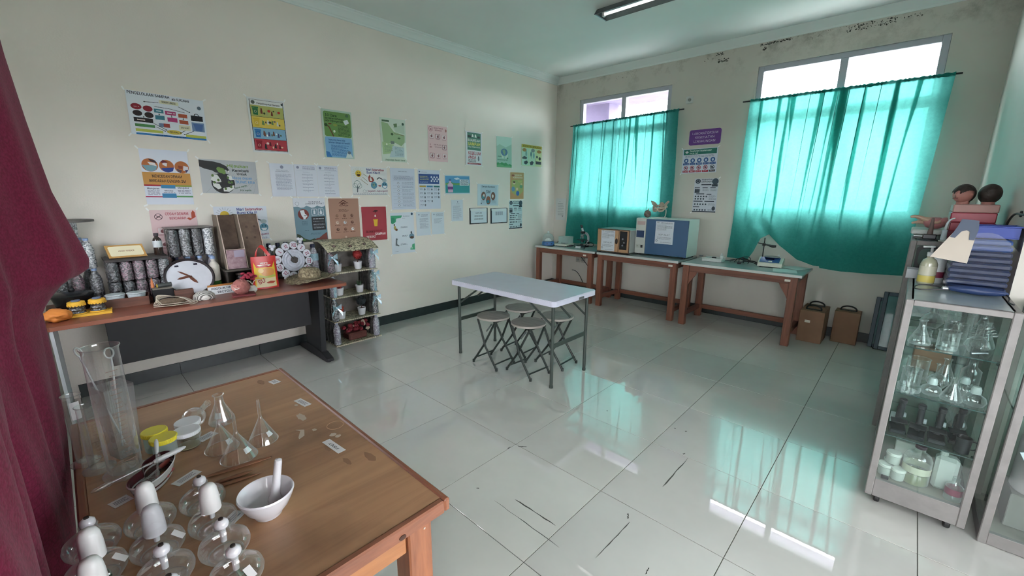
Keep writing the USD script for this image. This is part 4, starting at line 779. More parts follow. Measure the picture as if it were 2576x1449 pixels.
# lower row
poster('poster', 'pink poster with a crossed mosquito sign and orange leaf, above the foil bottle bench', 'left', -5.099, -4.804, .955, 1.357, '#dcbcbe', [
    ('o', 'emblem', '#4a3238', .17, .13, .085, .012), ('l', 'emblem', '#4a3238', [(.11, .10), (.23, .16)], .007), ('l', 'emblem', '#4a3238', [(.12, .155), (.22, .105)], .010), ('t', 'heading', '#b0525c', 'CEGAH DEMAM', .32, .10, .05, 'l', True, .50), ('t', 'heading', '#b0525c', 'BERDARAH', .40, .185, .05, 'l', True, .36), ('p', 'leaf', '#b5523c', [(.88, .18), (.89, .06), (.93, .01), (.97, .05), (.98, .14), (.93, .17)], .01), ('p', 'leaf', '#b5523c', [(.90, .18), (.82, .15), (.78, .17), (.84, .21)], .01)] + pinkicons('icon', [(.22, .40, 0), (.53, .40, 1), (.83, .40, 0), (.22, .66, 0), (.53, .66, 0), (.83, .66, 1)]), tilt=-.6)
earthposter('poster', 'white drawing poster with a big half sun, partly behind the brown paper organiser', -4.681, -4.274, 1.083, 1.377, False, -.2)
cloudb = [('p', 'cloud_edge', '#d9dce4', [(0, 0), (1, 0), (1, .17), (.96, .20), (.88, .215), (.80, .195), (.74, .175), (.66, .215), (.56, .225), (.46, .195), (.40, .175), (.32, .215), (.22, .22), (.12, .195), (0, .20)], .01)]
poster('poster', 'grey-blue poster on healthy latrines with a white toilet and two restroom icons', 'left', -4.039, -3.737, 1.024, 1.449, '#6d8a98', cloudb + [
    ('o', 'drawing', '#8d929c', .12, .13, .06, .010), ('t', 'heading', '#5f6674', 'G U N A K A N', .66, .11, .032, 'c', True, .36), ('t', 'heading', '#5f6674', 'J A M B A N  S E H A T', .66, .15, .032, 'c', True, .60), ('e', 'toilet_disc', '#7c3f3c', .28, .37, .17, .165), ('p', 'toilet', '#dfe2e6', [(.18, .285), (.31, .275), (.33, .36), (.38, .385), (.40, .415), (.34, .455), (.33, .48), (.26, .48), (.27, .45), (.22, .40)], .01), ('e', 'toilet_seat', '#97a2aa', .335, .40, .05, .022),
    ('r', 'restroom_icon', '#d8dde4', .54, .25, .72, .40, .02), ('r', 'restroom_icon', '#6d8a98', .555, .26, .705, .39, .015), ('r', 'restroom_icon', '#d8dde4', .75, .25, .93, .40, .02), ('r', 'restroom_icon', '#6d8a98', .765, .26, .915, .39, .015), ('e', 'restroom_icon', '#d8dde4', .63, .28, .018, .018), ('r', 'restroom_icon', '#d8dde4', .60, .295, .66, .375), ('e', 'restroom_icon', '#d8dde4', .84, .28, .018, .018), ('p', 'restroom_icon', '#d8dde4', [(.82, .295), (.86, .295), (.885, .35), (.86, .38), (.82, .38), (.795, .35)]),
    ('r', 'dark_panel', '#37383c', .52, .43, .96, .74), ('b', 'body_text', '#b8bcc2', .56, .46, .92, .50, 1), ('b', 'body_text', '#b8bcc2', .56, .53, .92, .55, 1), ('b', 'body_text', '#b8bcc2', .56, .595, .92, .63, 2), ('b', 'body_text', '#b8bcc2', .56, .66, .90, .70, 2), ('b', 'body_text', '#4d6674', .20, .52, .38, .62, 4), ('b', 'body_text', '#4d6674', .26, .72, .48, .75, 1), ('b', 'body_text', '#4d6674', .44, .80, .78, .84, 2),
    ('p', 'hill', '#3f4a38', [(.02, .80), (.12, .83), (.25, .92), (.40, .96), (.55, .93), (.70, .985), (.70, 1), (.02, 1)], .01), ('p', 'hill', '#7a4640', [(.98, .80), (.85, .85), (.72, .92), (.62, .93), (.55, 1), (.98, 1)], .01), ('e', 'hill', '#5f7a44', .22, .95, .06, .03)], tilt=.2)
br = [('p', 'house', '#5e3830', [(.32, .11), (.48, .03), (.66, .11), (.62, .11), (.48, .055), (.36, .11)]), ('p', 'house', '#6b453a', [(.38, .12), (.48, .08), (.60, .12), (.60, .135), (.54, .11), (.43, .14), (.38, .14)]), ('o', 'house', '#5e3830', .49, .13, .05, .016), ('p', 'house', '#5e3830', [(.34, .155), (.46, .165), (.44, .175), (.34, .168)]), ('p', 'house', '#5e3830', [(.52, .165), (.64, .155), (.64, .168), (.54, .178)]), ('b', 'heading', '#6d4a3e', .30, .235, .66, .305, 3)]
for j in range(3):
    for i in range(3):
        u, v = .24 + .25 * i, .40 + .155 * j; c = ['#8d6a5a', '#7d5a4c', '#6d4a40', '#d0bdb0', '#c4ccd4', '#6d4a40', '#5f4238', '#7a5648', '#d8dce0'][(j * 3 + i)]
        br += [('e', 'icon', c, u, v - .01, .05, .05), ('e', 'icon', '#9c7a68', u + .015, v - .02, .02, .02), ('b', 'lettering', '#6d4a3e', u - .09, v + .04, u + .09, v + .065, 1)]
        if i < 2: br.append(('l', 'rule', '#a07c68', [(u + .125, v - .06), (u + .125, v + .07)], .003))
br += [('e', 'icon', '#d0b8a8', .49, .88, .03, .03), ('b', 'lettering', '#6d4a3e', .34, .975, .66, .99, 1)]
poster('poster', 'plain brown healthy house poster with a roof symbol and grid of small icons', 'left', -3.702, -3.384, .993, 1.441, '#aa8270', br, tilt=-.2)
poster('poster', 'red poster of a hand dropping litter into a yellow cup, reading SAMPAH', 'left', -3.357, -3.065, .987, 1.351, '#a63c48', [
    ('p', 'hand', '#46282c', [(.44, .14), (.54, .10), (.66, .11), (.64, .14), (.57, .15), (.56, .19), (.53, .15)], .005), ('p', 'litter', '#e2dcd8', [(.53, .225), (.56, .25), (.58, .285), (.54, .30), (.50, .285)]), ('p', 'cup', '#e0b840', [(.455, .375), (.635, .375), (.605, .58), (.485, .58)]), ('r', 'cup', '#d0a838', .445, .365, .645, .395), ('t', 'lettering', '#5c2630', 'BUANG', .14, .765, .062, 'l', True, .34), ('t', 'lettering', '#8c2c3a', 'TEMPAT', .44, .74, .05, 'l', True, .36), ('t', 'lettering', '#e6e0e0', 'SAMPAH', .50, .845, .072, 'l', True, .43), ('t', 'lettering', '#e6e0e0', 'SESUAI', .14, .915, .062, 'l', True, .36)], tilt=-.3)
poster('poster', 'white poster with green rounded corner shapes and three small working figures', 'left', -3.015, -2.704, .808, 1.279, '#d3dce4', [
    ('p', 'corner_shape', '#4fa57c', [(.02, .07), (.50, .07), (.44, .13), (.24, .14), (.22, .22), (.10, .27), (.02, .25)], .02), ('p', 'corner_shape', '#3f9270', [(.02, .12), (.16, .12), (.2, .2), (.08, .26), (.02, .25)], .02), ('e', 'emblem', '#35506c', .92, .04, .045, .045), ('t', 'lettering', '#8a9aa8', 'Budidaya', .54, .10, .022, 'l', True, .28), ('b', 'lettering', '#9aa8b4', .50, .13, .62, .15, 1), ('e', 'figure', '#a9a060', .17, .36, .05, .075), ('e', 'figure', '#4c4438', .15, .29, .03, .03), ('e', 'basket', '#6a4a34', .23, .41, .05, .045), ('b', 'body_text', '#76848f', .40, .33, .70, .38, 2), ('b', 'body_text', '#76848f', .44, .55, .70, .60, 2), ('b', 'body_text', '#76848f', .36, .75, .66, .80, 2),
    ('e', 'figure', '#6d8898', .87, .59, .11, .10), ('e', 'figure', '#5c463c', .88, .625, .09, .05), ('e', 'figure', '#3c4448', .86, .50, .03, .05), ('p', 'figure', '#6c7478', [(.18, .66), (.24, .66), (.22, .76), (.32, .80), (.30, .82), (.16, .79)]), ('e', 'figure', '#454c50', .22, .64, .03, .03), ('p', 'corner_shape', '#4fa57c', [(.78, .93), (.80, .88), (.86, .87), (.88, .80), (.99, .78), (.99, .94)], .01), ('e', 'corner_shape', '#9ccbb4', .86, .885, .04, .04), ('b', 'lettering', '#76848f', .12, .94, .30, .955, 1)], tilt=.2)
doc('small white typed sheet, left of the pair below the blue headed sheet', 'left', -2.670, -2.468, .997, 1.277, [('e', 'emblem', '#55607a', .20, .11, .03, .04), ('b', 'heading', '#8f99a8', .34, .09, .84, .20, 3), ('b', 'body_text', '#8f99a8', .22, .26, .86, .44, 6), ('b', 'body_text', '#8f99a8', .22, .47, .86, .70, 7)], '#cdd8e0')
doc('small white typed sheet, right of the pair below the blue headed sheet', 'left', -2.448, -2.258, 1.000, 1.271, [('e', 'emblem', '#55607a', .20, .10, .03, .04), ('b', 'heading', '#8f99a8', .34, .05, .92, .20, 4), ('b', 'body_text', '#98a2b0', .18, .28, .84, .52, 7)], '#cdd8e0')
doc('small white typed notice pinned alone, left of the black wall folders', 'left', -2.136, -1.945, 1.148, 1.418, [('e', 'emblem', '#55607a', .55, .10, .03, .04), ('b', 'heading', '#8f99a8', .4, .17, .7, .21, 1), ('b', 'body_text', '#98a2b0', .12, .27, .86, .92, 14)], '#cbd6de')
def bwsheet(label, wall, a0, a1, z0, z1, bg):
    it = [('e', 'emblem', '#39424e', .15, .08, .11, .10), ('o', 'emblem', '#8f9ba6', .15, .08, .07, .02), ('t', 'heading', '#2f3843', 'KESEHATAN', .30, .055, .042, 'l', True, .44), ('t', 'heading', '#2f3843', 'LINGKUNGAN', .29, .115, .042, 'l', True, .46), ('e', 'picture', '#3f4f5c', .87, .09, .13, .13), ('r', 'heading_bar', '#39424e', .30, .165, .72, .195), ('r', 'heading_bar', '#39424e', .74, .17, .98, .235)]
    for k in range(3): it += [('r', 'heading_bar', '#39424e', .03 + .33 * k, .26, .25 + .33 * k, .283), ('b', 'body_text', '#7c8894', .03 + .33 * k, .295, .29 + .33 * k, .37, 4)]
    it += [('r', 'picture', '#4a545e', .04, .31, .25, .42), ('r', 'heading_bar', '#39424e', .12, .44, .46, .465), ('r', 'heading_bar', '#39424e', .56, .45, .76, .472)]
    for j, v in enumerate((.53, .60, .76, .93)):
        for k in range(5 if j != 1 else 4): it.append(('e', 'icon', '#3f4a56', .10 + .115 * k, v, .034, .036))
        it.append(('b', 'body_text', '#7c8894', .66, v - .035, .96, v + .03, 4))
    it += [('r', 'heading_bar', '#39424e', .03, .66, .42, .683), ('r', 'heading_bar', '#39424e', .5, .66, .9, .683), ('r', 'heading_bar', '#39424e', .03, .83, .3, .85), ('r', 'footer', '#333c47', 0, .965, 1, .998), ('e', 'picture', '#3c464f', .90, .88, .07, .09)]
    return poster('poster', label, wall, a0, a1, z0, z1, bg, it)
bwsheet('narrow black and white infographic sheet on the poster wall beside the black folders', 'left', -1.071, -.784, .990, 1.399, '#c4d6da')
# two black framed clear folders
for k, (a0, a1, z0, z1, lb) in enumerate(((-1.832, -1.506, 1.095, 1.307, 'black framed clear wall folder with two lines of lettering, the left one of two'), (-1.442, -1.111, 1.085, 1.296, 'black framed clear wall folder with four dark strokes, the right one of two'))):
    t = thing('wall_folder', lb, 'wall folder', (0, (a0 + a1) / 2, (z0 + z1) / 2)); W, Hh = a1 - a0, z1 - z0; pl = placer('left', .003)
    BK = M('folder_black', '#20242a', .4)
    P3 = lambda m: trimesh.Trimesh(pl(np.array(m.vertices)), m.faces, process=False)
    part(t, 'back_board', P3(box(-W / 2, W / 2, -Hh / 2, Hh / 2, -.002, .001)), BK, smooth=False)
    part(t, 'rim', P3(extrude(sg.box(-W / 2, -Hh / 2, W / 2, Hh / 2).difference(sg.box(-W / 2 + .018, -Hh / 2 + .012, W / 2 - .010, Hh / 2 - .014)), .007)), BK, smooth=False)
    part(t, 'sheet', P3(box(-W / 2 + .018, W / 2 - .010, -Hh / 2 + .012, Hh / 2 - .014, .0015, .0022)), paper('#cfdde4'), smooth=False)
    if k == 0: draw(t, W, Hh, [('t', 'lettering', '#5d6a74', 'ALAT LAB', .5, .36, .09, 'c', True, .34), ('t', 'lettering', '#5d6a74', 'KESEHATAN', .5, .55, .09, 'c', True, .46), ('t', 'lettering', '#5d6a74', 'LINGKUNGAN', .5, .74, .09, 'c', True, .50)], pl, .0026)
    else: draw(t, W, Hh, [('r', 'strokes', '#4c565e', .30 + .12 * q, .22, .34 + .12 * q, .46) for q in range(4)] + [('b', 'lettering', '#5d6a74', .2, .10, .9, .15, 1)], pl, .0026)
    part(t, 'clear_pocket', P3(extrude(sg.Polygon([(-W / 2 + .01, Hh / 2 - .03), (-W / 2 + .05, Hh / 2 - .045), (0, Hh / 2 - .03), (W / 2 - .05, Hh / 2 - .055), (W / 2 - .02, Hh / 2 - .02), (W / 2 - .02, Hh / 2 - .005), (-W / 2 + .01, Hh / 2 - .005)]), .0006, .0085)), M('plastic_glint', '#dfe9ea', .1), smooth=False)  # pale sheet cut as a painted glint on the clear plastic
# on the window wall
doc('faint pale paper stuck low on the window wall at the room corner', 'back', .041, .239, 1.087, 1.429, [('b', 'body_text', '#9aa0a0', .2, .2, .8, .8, 8), ('e', 'emblem', '#7a8086', .4, .15, .03, .03), ('e', 'emblem', '#84898e', .7, .82, .05, .06)], '#bfc4c2', tape=False)
t = thing('name_sign', 'purple rounded sign reading LABORATORIUM KESEHATAN LINGKUNGAN between the windows', 'sign', (2.295, 0, 2.192)); pl = placer('back', .0015)
m = extrude(sg.box(-.188, -.09, .188, .09).buffer(-.025).buffer(.025, quad_segs=6), .004); part(t, 'panel', trimesh.Trimesh(pl(np.array(m.vertices)), m.faces, process=False), M('sign_purple', '#6a3a8e', .35), smooth=False)
draw(t, .376, .18, [('t', 'lettering', '#d8cfe4', 'LABORATORIUM', .5, .32, .15, 'c', False, .80), ('t', 'lettering', '#d8cfe4', 'KESEHATAN', .5, .58, .15, 'c', False, .60), ('t', 'lettering', '#d8cfe4', 'LINGKUNGAN', .5, .84, .15, 'c', False, .68)], pl, .0045)
sf = [('r', 'header', '#2f7468', .03, .03, .97, .24), ('r', 'cross', '#dfe6e4', .075, .11, .17, .15), ('r', 'cross', '#dfe6e4', .107, .07, .138, .19), ('t', 'heading', '#cfe0da', 'Peraturan Keselamatan', .21, .13, .07, 'l', True, .62), ('t', 'heading', '#cfe0da', 'Kerja Lab', .21, .215, .06, 'l', True, .24), ('b', 'body_text', '#8a96a6', .08, .27, .90, .36, 2)]
for k in range(5):
    u = .12 + .19 * k; sf += [('e', 'blue_icon', '#3a5f9a', u, .48, .065, .065), ('e', 'blue_icon', '#c9d6e6', u, .48, .028, .034), ('r', 'blue_label', '#2f5590', u - .085, .58, u + .085, .66), ('b', 'lettering', '#b9c8de', u - .07, .60, u + .07, .64, 1)]
    c = '#a83a4c' if k < 4 else '#3c424c'; sf += [('o', 'red_icon', c, u, .78, .062, .016), ('e', 'red_icon', '#555a66', u, .78, .028, .03), ('l', 'red_icon', c, [(u - .04, .74), (u + .04, .82)], .007), ('r', 'red_label', c, u - .085, .885, u + .085, .965), ('b', 'lettering', '#e0c4c8', u - .07, .90, u + .07, .945, 1)]
poster('poster', 'landscape safety rules poster with green header and rows of blue and red icons', 'back', 2.045, 2.47, 1.766, 2.062, '#cfd5e2', sf, tilt=-.8)
bwsheet('narrow black and white infographic sheet between the windows under the safety poster', 'back', 2.227, 2.514, 1.284, 1.697, '#c3c8d2')
# sockets
SOCK = M('socket_plastic', '#c9ccc9', .4)
def socket(label, x, z, w=.085, brown=False):
    t = thing('wall_socket', label, 'wall socket', (x, 0, z)); m = mv(cbox((0, 0, 0), (w, w, .012), .004), (0, -.006, 0), rx=90)
    part(t, 'plate', m, SOCK if not brown else M('socket_old', '#a9a79c', .5)); part(t, 'well', mv(shell([(.0, 0), (.021, 0), (.021, .004)], .002, 24), (0, -.0118, 0), rx=90), M('socket_well', '#8f938f', .5))
    for s in (-1, 1): part(t, 'hole', mv(cyl(.0028, 0, .001, 8), (s * .0095, -.0158, 0), rx=90), M('socket_hole', '#222', .8))
socket('white wall socket high on the wall beside the narrower window', 2.07, 2.644)
socket('left of two dull wall sockets low behind the corner bench', .515, .478, .08, True); socket('right of two dull wall sockets low behind the corner bench', .605, .478, .08, True)
# ------------------------------------------------ the office desk along the poster wall
DT = .735
DESKM = wood('desk_laminate', '#83493a', '#6c3b2c', 'y', .5, .38, .15)
BLK = M('desk_black', '#26272b', .55, noise=.15, nscale=25)
dk = thing('office_desk', 'long reddish-brown office desk with black panel and feet, piled with recycled crafts', 'desk', (.44, -4.84, 0))
part(dk, 'desktop', extrude(sg.box(-.36, -.895, .36, .89).buffer(-.012).buffer(.012), .026, DT - .026), DESKM, smooth=20)
part(dk, 'edge_band', cat(box(.3595, .362, -.88, .878, DT - .025, DT - .002, .0008)), M('desk_edge', '#8f543f', .4))
part(dk, 'modesty_panel', box(-.03, -.012, -.64, .70, .315, DT - .03, .002), BLK)
for y, hb in ((.74, True),):
    part(dk, 'leg_panel', extrude(sg.Polygon([(-.22, .06), (.10, .06), (.16, DT - .03), (-.24, DT - .03)]), .045).apply_transform(np.array([[1, 0, 0, 0], [0, 0, 1, y - .02], [0, 1, 0, 0], [0, 0, 0, 1.0]])), BLK, smooth=False)
    prof_ = sg.Polygon([(-.375, .012), (.225, .012), (.235, .022), (.228, .034), (.12, .07), (-.20, .085), (-.36, .045), (-.38, .03)]).buffer(.004)
    part(dk, 'foot_rail', extrude(prof_, .06).apply_transform(np.array([[1, 0, 0, 0], [0, 0, 1, y - .03], [0, 1, 0, 0], [0, 0, 0, 1.0]])), BLK, smooth=30)
    for x in (-.34, .20): part(dk, 'glide', cyl(.018, 0, .013, 12).apply_translation([x, y, 0]), M('glide', '#555', .5))
part(dk, 'end_board', extrude(sg.Polygon([(-.34, 0.0), (.25, 0.0), (.345, DT - .028), (-.34, DT - .028)]), .016).apply_transform(np.array([[1, 0, 0, 0], [0, 0, 1, -.885], [0, 1, 0, 0], [0, 0, 0, 1.0]])), M('white_board', '#d3d6dc', .5), smooth=False)

# bottles stuffed with plastic scraps
def scrapm(name, a, b, c, rough=.22):
    return custom(name, {'tc': ('texture_coordinate', {}), 'n': ('voronoi_texture', {'scale': 120.0, 'randomness': 1.0}), 'r': ('rgb_ramp', {'ramp': [(0.0, lin(a)), (0.33, lin(a)), (0.36, lin(b)), (0.62, lin(b)), (0.65, lin(c)), (1.0, lin(c))]}),
        's': ('separate_color', {}), 'n2': ('noise_texture', {'scale': 70.0, 'detail': 3.0}), 'b': ('bump', {'strength': 0.9, 'distance': 0.01}), 'p': ('principled_bsdf', {'roughness': rough, 'specular_ior_level': 0.8, 'coat_weight': 1.0, 'coat_roughness': 0.05})},
        [('tc.object', 'n.vector'), ('n.color', 's.color'), ('s.r', 'r.fac'), ('r.color', 'p.base_color'), ('tc.object', 'n2.vector'), ('n2.fac', 'b.height'), ('b.normal', 'p.normal'), ('b.normal', 'p.coat_normal')], 'p.BSDF')
SC1 = scrapm('scraps_grey', '#4c4d4f', '#67696b', '#96999c'); SC2 = scrapm('scraps_dark', '#28282c', '#38383c', '#54565a'); SC3 = scrapm('scraps_pinkish', '#4c484a', '#655f63', '#8a707c'); SC4 = scrapm('scraps_silver', '#7a7f83', '#a5aaae', '#d0d4d6', .10); SC5 = scrapm('scraps_white', '#9a9aa4', '#b9b9c2', '#8c8594')
SCS = [SC1, SC2, SC3, SC4, SC1]
CAPB = M('bottle_cap_blue', '#8ea6cc', .4); CAPD = M('bottle_cap_navy', '#28304a', .4)
def bprof(r, h):
    p = [(0, 0), (r * .8, .0), (r, .008)]
    for k in range(5):
        z = h * (.06 + .11 * k); p += [(r, z + .004), (r * .94, z + h * .035), (r, z + h * .07)]
    return p + [(r, h * .60), (r * .97, h * .66), (r * .80, h * .76), (r * .50, h * .87), (r * .36, h * .91), (r * .36, h * .95)]
def bottle(parent, x, y, z, r, h, mat, capm=CAPB, flip=False, name='bottle', n=18):
    b = lathe(bprof(r, h) + [(0, h * .95)], n); c = lathe([(r * .42, h * .925), (r * .44, h * .93), (r * .44, h * .99), (r * .36, h), (0, h)], 14)
    if flip: b, c = mv(b, (0, 0, h), rx=180), mv(c, (0, 0, h), rx=180)
    q = part(parent, name, b.apply_translation([x, y, z]), mat, smooth=40)
    part(q, 'cap', c.apply_translation([x, y, z]), capm, smooth=30)
    return q
r5 = random.Random(21)
# tower of bottles behind the curtain
tw = thing('bottle_stool', 'stool of stuffed water bottles with a grey round seat, half hidden by the maroon curtain', 'stool', (.125, -5.540, DT))
part(tw, 'seat', mv(extrude(sg.Point(0, 0).buffer(.155, quad_segs=10), .014), (0, -.03, .560)), M('grey_board', '#6d6a68', .6, noise=.2))
for k, (x, y) in enumerate(((.03, .07), (-.06, .04), (.05, -.02), (-.04, -.07), (.03, -.10))): bottle(tw, x, y, 0, .034, .235, SCS[k % 4]); bottle(tw, x, y - .01, .236, .034, .21, (SC4, SC5, SC4)[k % 3])
for k, (x, y) in enumerate(((.03, -.02), (-.05, .0), (.0, -.09))): part(tw, 'bottle_stub', lathe([(0, 0), (.036, .004), (.036, .10), (.033, .108), (0, .109)], 18).apply_translation([x, y, .450]), SC4, smooth=40)
# low bench of stuffed bottles with a dark board
lb = thing('bottle_bench', 'dark low bench made of stuffed bottles carrying a gilt plaque, on the desk', 'bench', (.205, -5.24, DT))
part(lb, 'board', extrude(sg.box(-.12, -.172, .12, .168).buffer(.004), .016, .285), M('dark_board', '#3a3636', .7, noise=.3, nscale=40))
for i in range(5):
    for j in range(3):
        x, y = -.075 + .075 * j, -.140 + .070 * i; dark = i == 0 or j == 0
        m = SC2 if dark else (SC3 if i == 3 else SCS[(i + 2 * j) % 4])
        for z0, fl in ((0, False), (.143, True)):
            q = part(lb, 'bottle', lathe([(0, 0), (.030, 0), (.034, .008), (.034, .05), (.031, .06), (.034, .07), (.034, .12), (.026, .138), (0, .1415)], 16).apply_translation([x, y, z0]), m if not (z0 and i == 1) else SC3, smooth=40)
# taller seat of bottles, caps showing half way
tb = thing('bottle_ottoman', 'tall ottoman of silver stuffed bottles with a row of blue caps', 'ottoman', (.16, -4.898, DT))
part(tb, 'board', box(-.085, .085, -.15, .15, .488, .497, .002), M('foil_board', '#77736f', .4, noise=.3))
for i in range(4):
    for j in range(2):
        x, y = -.04 + .08 * j, -.112 + .075 * i
        bottle(tb, x, y, 0, .036, .268, [SC2, SC1, SC5, SC5][i], CAPB if i else CAPD)
        part(tb, 'bottle_stub', lathe([(0, 0), (.034, .002), (.0365, .012), (.034, .05), (.0365, .07), (.034, .11), (.0365, .14), (.036, .205), (.03, .2155), (0, .217)], 18).apply_translation([x, y, .27]), [SC2, SC1, SC2, SC4][i], smooth=40)
# gilt plaque
pq = thing('desk_plaque', 'gilt desk plaque with a cream name plate standing on the dark bottle bench', 'plaque', (.255, -5.285, DT + .3025))
def plq(w, h, t): return mv(extrude(sg.box(-w / 2, 0, w / 2, h), t), (0, 0, 0), rx=90).apply_transform(np.array([[0, 1, 0, 0], [-1, 0, 0, 0], [0, 0, 1, 0], [0, 0, 0, 1.0]]))
G_ = M('gilt', '#b58a4c', .45, metal=.2)
def facing(m, lean=0, out=0, yaw=0):      # a shape drawn in x right, y up, z out, stood up to face the room (+x)
    v = np.array(m.vertices); m = trimesh.Trimesh(np.column_stack([v[:, 2] + out, v[:, 0], v[:, 1]]), m.faces, process=False)
    return mv(m, ry=-lean, rz=yaw)
part(pq, 'frame', facing(extrude(sg.Polygon([(-.10, .0), (.105, .0), (.088, .092), (-.115, .092)]), .012), 18), G_, smooth=False)
part(pq, 'plate', facing(extrude(sg.Polygon([(-.088, .012), (.092, .012), (.078, .082), (-.10, .082)]).buffer(-.01).buffer(.01), .001, .0122), 18), M('cream_plate', '#d8cfae', .5), smooth=False)
part(pq, 'lettering', facing(mv(text('KESEN TERBAIK', .010, True, .085, .0002), (-.045, .042, .0134)), 18), ink('#8a6450'), smooth=False)
part(pq, 'stand', facing(extrude(sg.box(-.06, 0, .06, .06), .004, -.045), -20), G_, smooth=False)
# brown medicine bottle
mb = thing('medicine_bottle', 'dark brown medicine bottle with white label on the bottle bench', 'bottle', (.20, -5.105, DT + .3015))
part(mb, 'glass', lathe([(0, 0), (.026, 0), (.028, .004), (.028, .105), (.022, .122), (.012, .132), (.012, .14), (0, .14)], 24), M('amber_glass', '#2a1a16', .08, coat_weight=1.0))
part(mb, 'cap', cyl(.015, .140, .160, 20, .002), M('cap_dark', '#3c3038', .5)); part(mb, 'label', lathe([(.0284, .055), (.0286, .056), (.0286, .103), (.0284, .104)], 24), M('label_white', '#c9ced0', .5))
# wall clock lying against the bottles
ck = thing('wall_clock', 'round white wall clock with wooden hands leaning back among the desk crafts', 'clock', (.455, -4.968, DT + .003))
CL = lambda m, o=0: facing(mv(m, (0, .157, o)), 38)
part(ck, 'rim', CL(lathe([(.140, 0), (.154, 0), (.158, .008), (.157, .022), (.150, .026), (.146, .020), (.140, .012)], 48)), M('clock_rim', '#2b2326', .4))
part(ck, 'face', CL(cyl(.146, .0, .012, 48)), M('clock_face', '#d5d6de', .5, noise=.08, nscale=14))
HND = wood('clock_hand', '#7a4a38', '#5a3428', 'x', 2, .5)
for a, L, w in ((28 + 112, .085, .008), (190, .082, .011), (-58, .072, .013)):
    part(ck, 'hand', CL(mv(extrude(sg.Polygon([(-.012, -w * .4), (L * .3, -w), (L * .75, -w * .9), (L, 0), (L * .75, w * .5), (L * .3, w * .6), (-.012, w * .4)]), .003, .0135), rz=a)), HND, smooth=False)
for a in (62, 122): part(ck, 'hour_mark', CL(mv(box(-.012, .012, -.007, .007, .0125, .0145), (.118 * math.cos(math.radians(a)), .118 * math.sin(math.radians(a)), 0), rz=0)), M('clock_mark', '#2c2638', .5), smooth=False)
# brown paper organiser on a dark open box
db = thing('dark_stand', 'low dark open-fronted stand under the brown organiser', 'stand', (.22, -4.556, DT))
DK = M('stand_dark', '#4a4640', .7, noise=.3, nscale=30)
part(db, 'top_board', box(-.15, .16, -.185, .185, .137, .150, .003), M('stand_top', '#5d574f', .7, noise=.25))
for y in (-.175, .163): part(db, 'side', box(-.14, .14, y, y + .012, 0, .137, .002), DK)
part(db, 'back', box(-.14, -.128, -.163, .163, 0, .137), DK)
jr = thing('small_jar', 'small silver-topped jar inside the dark stand', 'jar', (.25, -4.61, DT)); part(jr, 'body', cyl(.032, 0, .085, 20, .004), SC1); part(jr, 'lid', cyl(.034, .085, .105, 20, .003), M('jar_lid_silver', '#b9b8b2', .35, metal=.6))
og = thing('paper_organiser', 'tall brown two-bay paper organiser covered in patterned paper, on the dark stand', 'organiser', (.20, -4.560, DT + .152))
KR = M('brown_wrapping', '#75604f', .6, noise=.35, nscale=9, col2='#4e3b33'); KRL = M('brown_wrapping_light', '#85786a', .6, noise=.2, nscale=12); EDG = M('organiser_edge', '#c9b4a8', .6)
sidep = sg.Polygon([(-.11, 0), (.145, 0), (.14, .05), (.115, .16), (.075, .30), (.045, .38), (.035, .43), (-.11, .43)])
def sidewall(y, t, mat):
    m = extrude(sidep, t); v = np.array(m.vertices); part(og, 'divider', trimesh.Trimesh(np.column_stack([v[:, 0], v[:, 2] + y, v[:, 1]]), m.faces[:, ::-1], process=False), mat, smooth=False)
    e = np.array([(.145, 0), (.14, .05), (.115, .16), (.075, .30), (.045, .38), (.035, .43)]); part(og, 'edge_tape', tube([(a, y + t / 2, b) for a, b in e], .0035, 6), EDG)
sidewall(-.155, .008, KRL); sidewall(-.012, .008, KRL); sidewall(.13, .008, KR)
part(og, 'back_panel', box(-.11, -.102, -.147, .13, 0, .425), KR); part(og, 'bottom', box(-.102, .14, -.147, .13, 0, .006), KR)
sl = grid(lambda u, v: (-.06 + .08 * (1 - v) + .0 * u, -.146 + .133 * u, .02 + .40 * v), 4, 4); part(og, 'inner_panel', thick(sl, .004), KR)
sl = grid(lambda u, v: (.035 + .10 * (1 - v) ** 1.2, -.003 + .132 * u, .0 + .43 * v), 4, 12); part(og, 'front_panel', thick(sl, .004), KR)
PK = M('pink_patterned_paper', '#b59aa0', .6, noise=.3, nscale=30, col2='#8a6a74'); part(og, 'front_box', box(.13, .142, -.146, -.013, .0, .155, .002), PK)
part(og, 'paper_patch', box(.1422, .1428, -.095, -.022, .095, .150), M('lilac_paper', '#a39aae', .6)); part(og, 'box_edge', box(.128, .143, -.146, -.013, .157, .160), EDG)
for k in range(8): part(og, 'printed_flower', mv(cyl(.010, 0, .0006, 12), (.05 + .088 * (1 - (.10 + .09 * (k // 2)) / .43) ** 1.2 , .03 + .06 * (k % 2) + .01 * (k // 2 % 2), .06 + .09 * (k // 2)), ry=75), M('flower_print', '#4a352e', .6), smooth=False)
# name sign
sg_ = thing('desk_sign', 'folded white card sign reading PRODUK HASIL RECYCLE at the desk front', 'sign', (.525, -4.79, DT), rz=2)
part(sg_, 'card', facing(extrude(sg.Polygon([(-.105, 0), (.105, 0), (.105, .062), (-.105, .062)]), .0012), 22), M('sign_card', '#d3d6d8', .5), smooth=False)
part(sg_, 'back_card', facing(extrude(sg.box(-.105, 0, .105, .062), .0012, -.044), -22), M('sign_card_orange', '#c98a4a', .5), smooth=False)
part(sg_, 'lettering', cat(facing(mv(text('PRODUK HASIL', .016, True, .165, .0003), (-.082, .037, .0014)), 22), facing(mv(text('RECYCLE', .016, True, .096, .0003), (-.046, .010, .0014)), 22)), ink('#3a3f4c'), smooth=False)
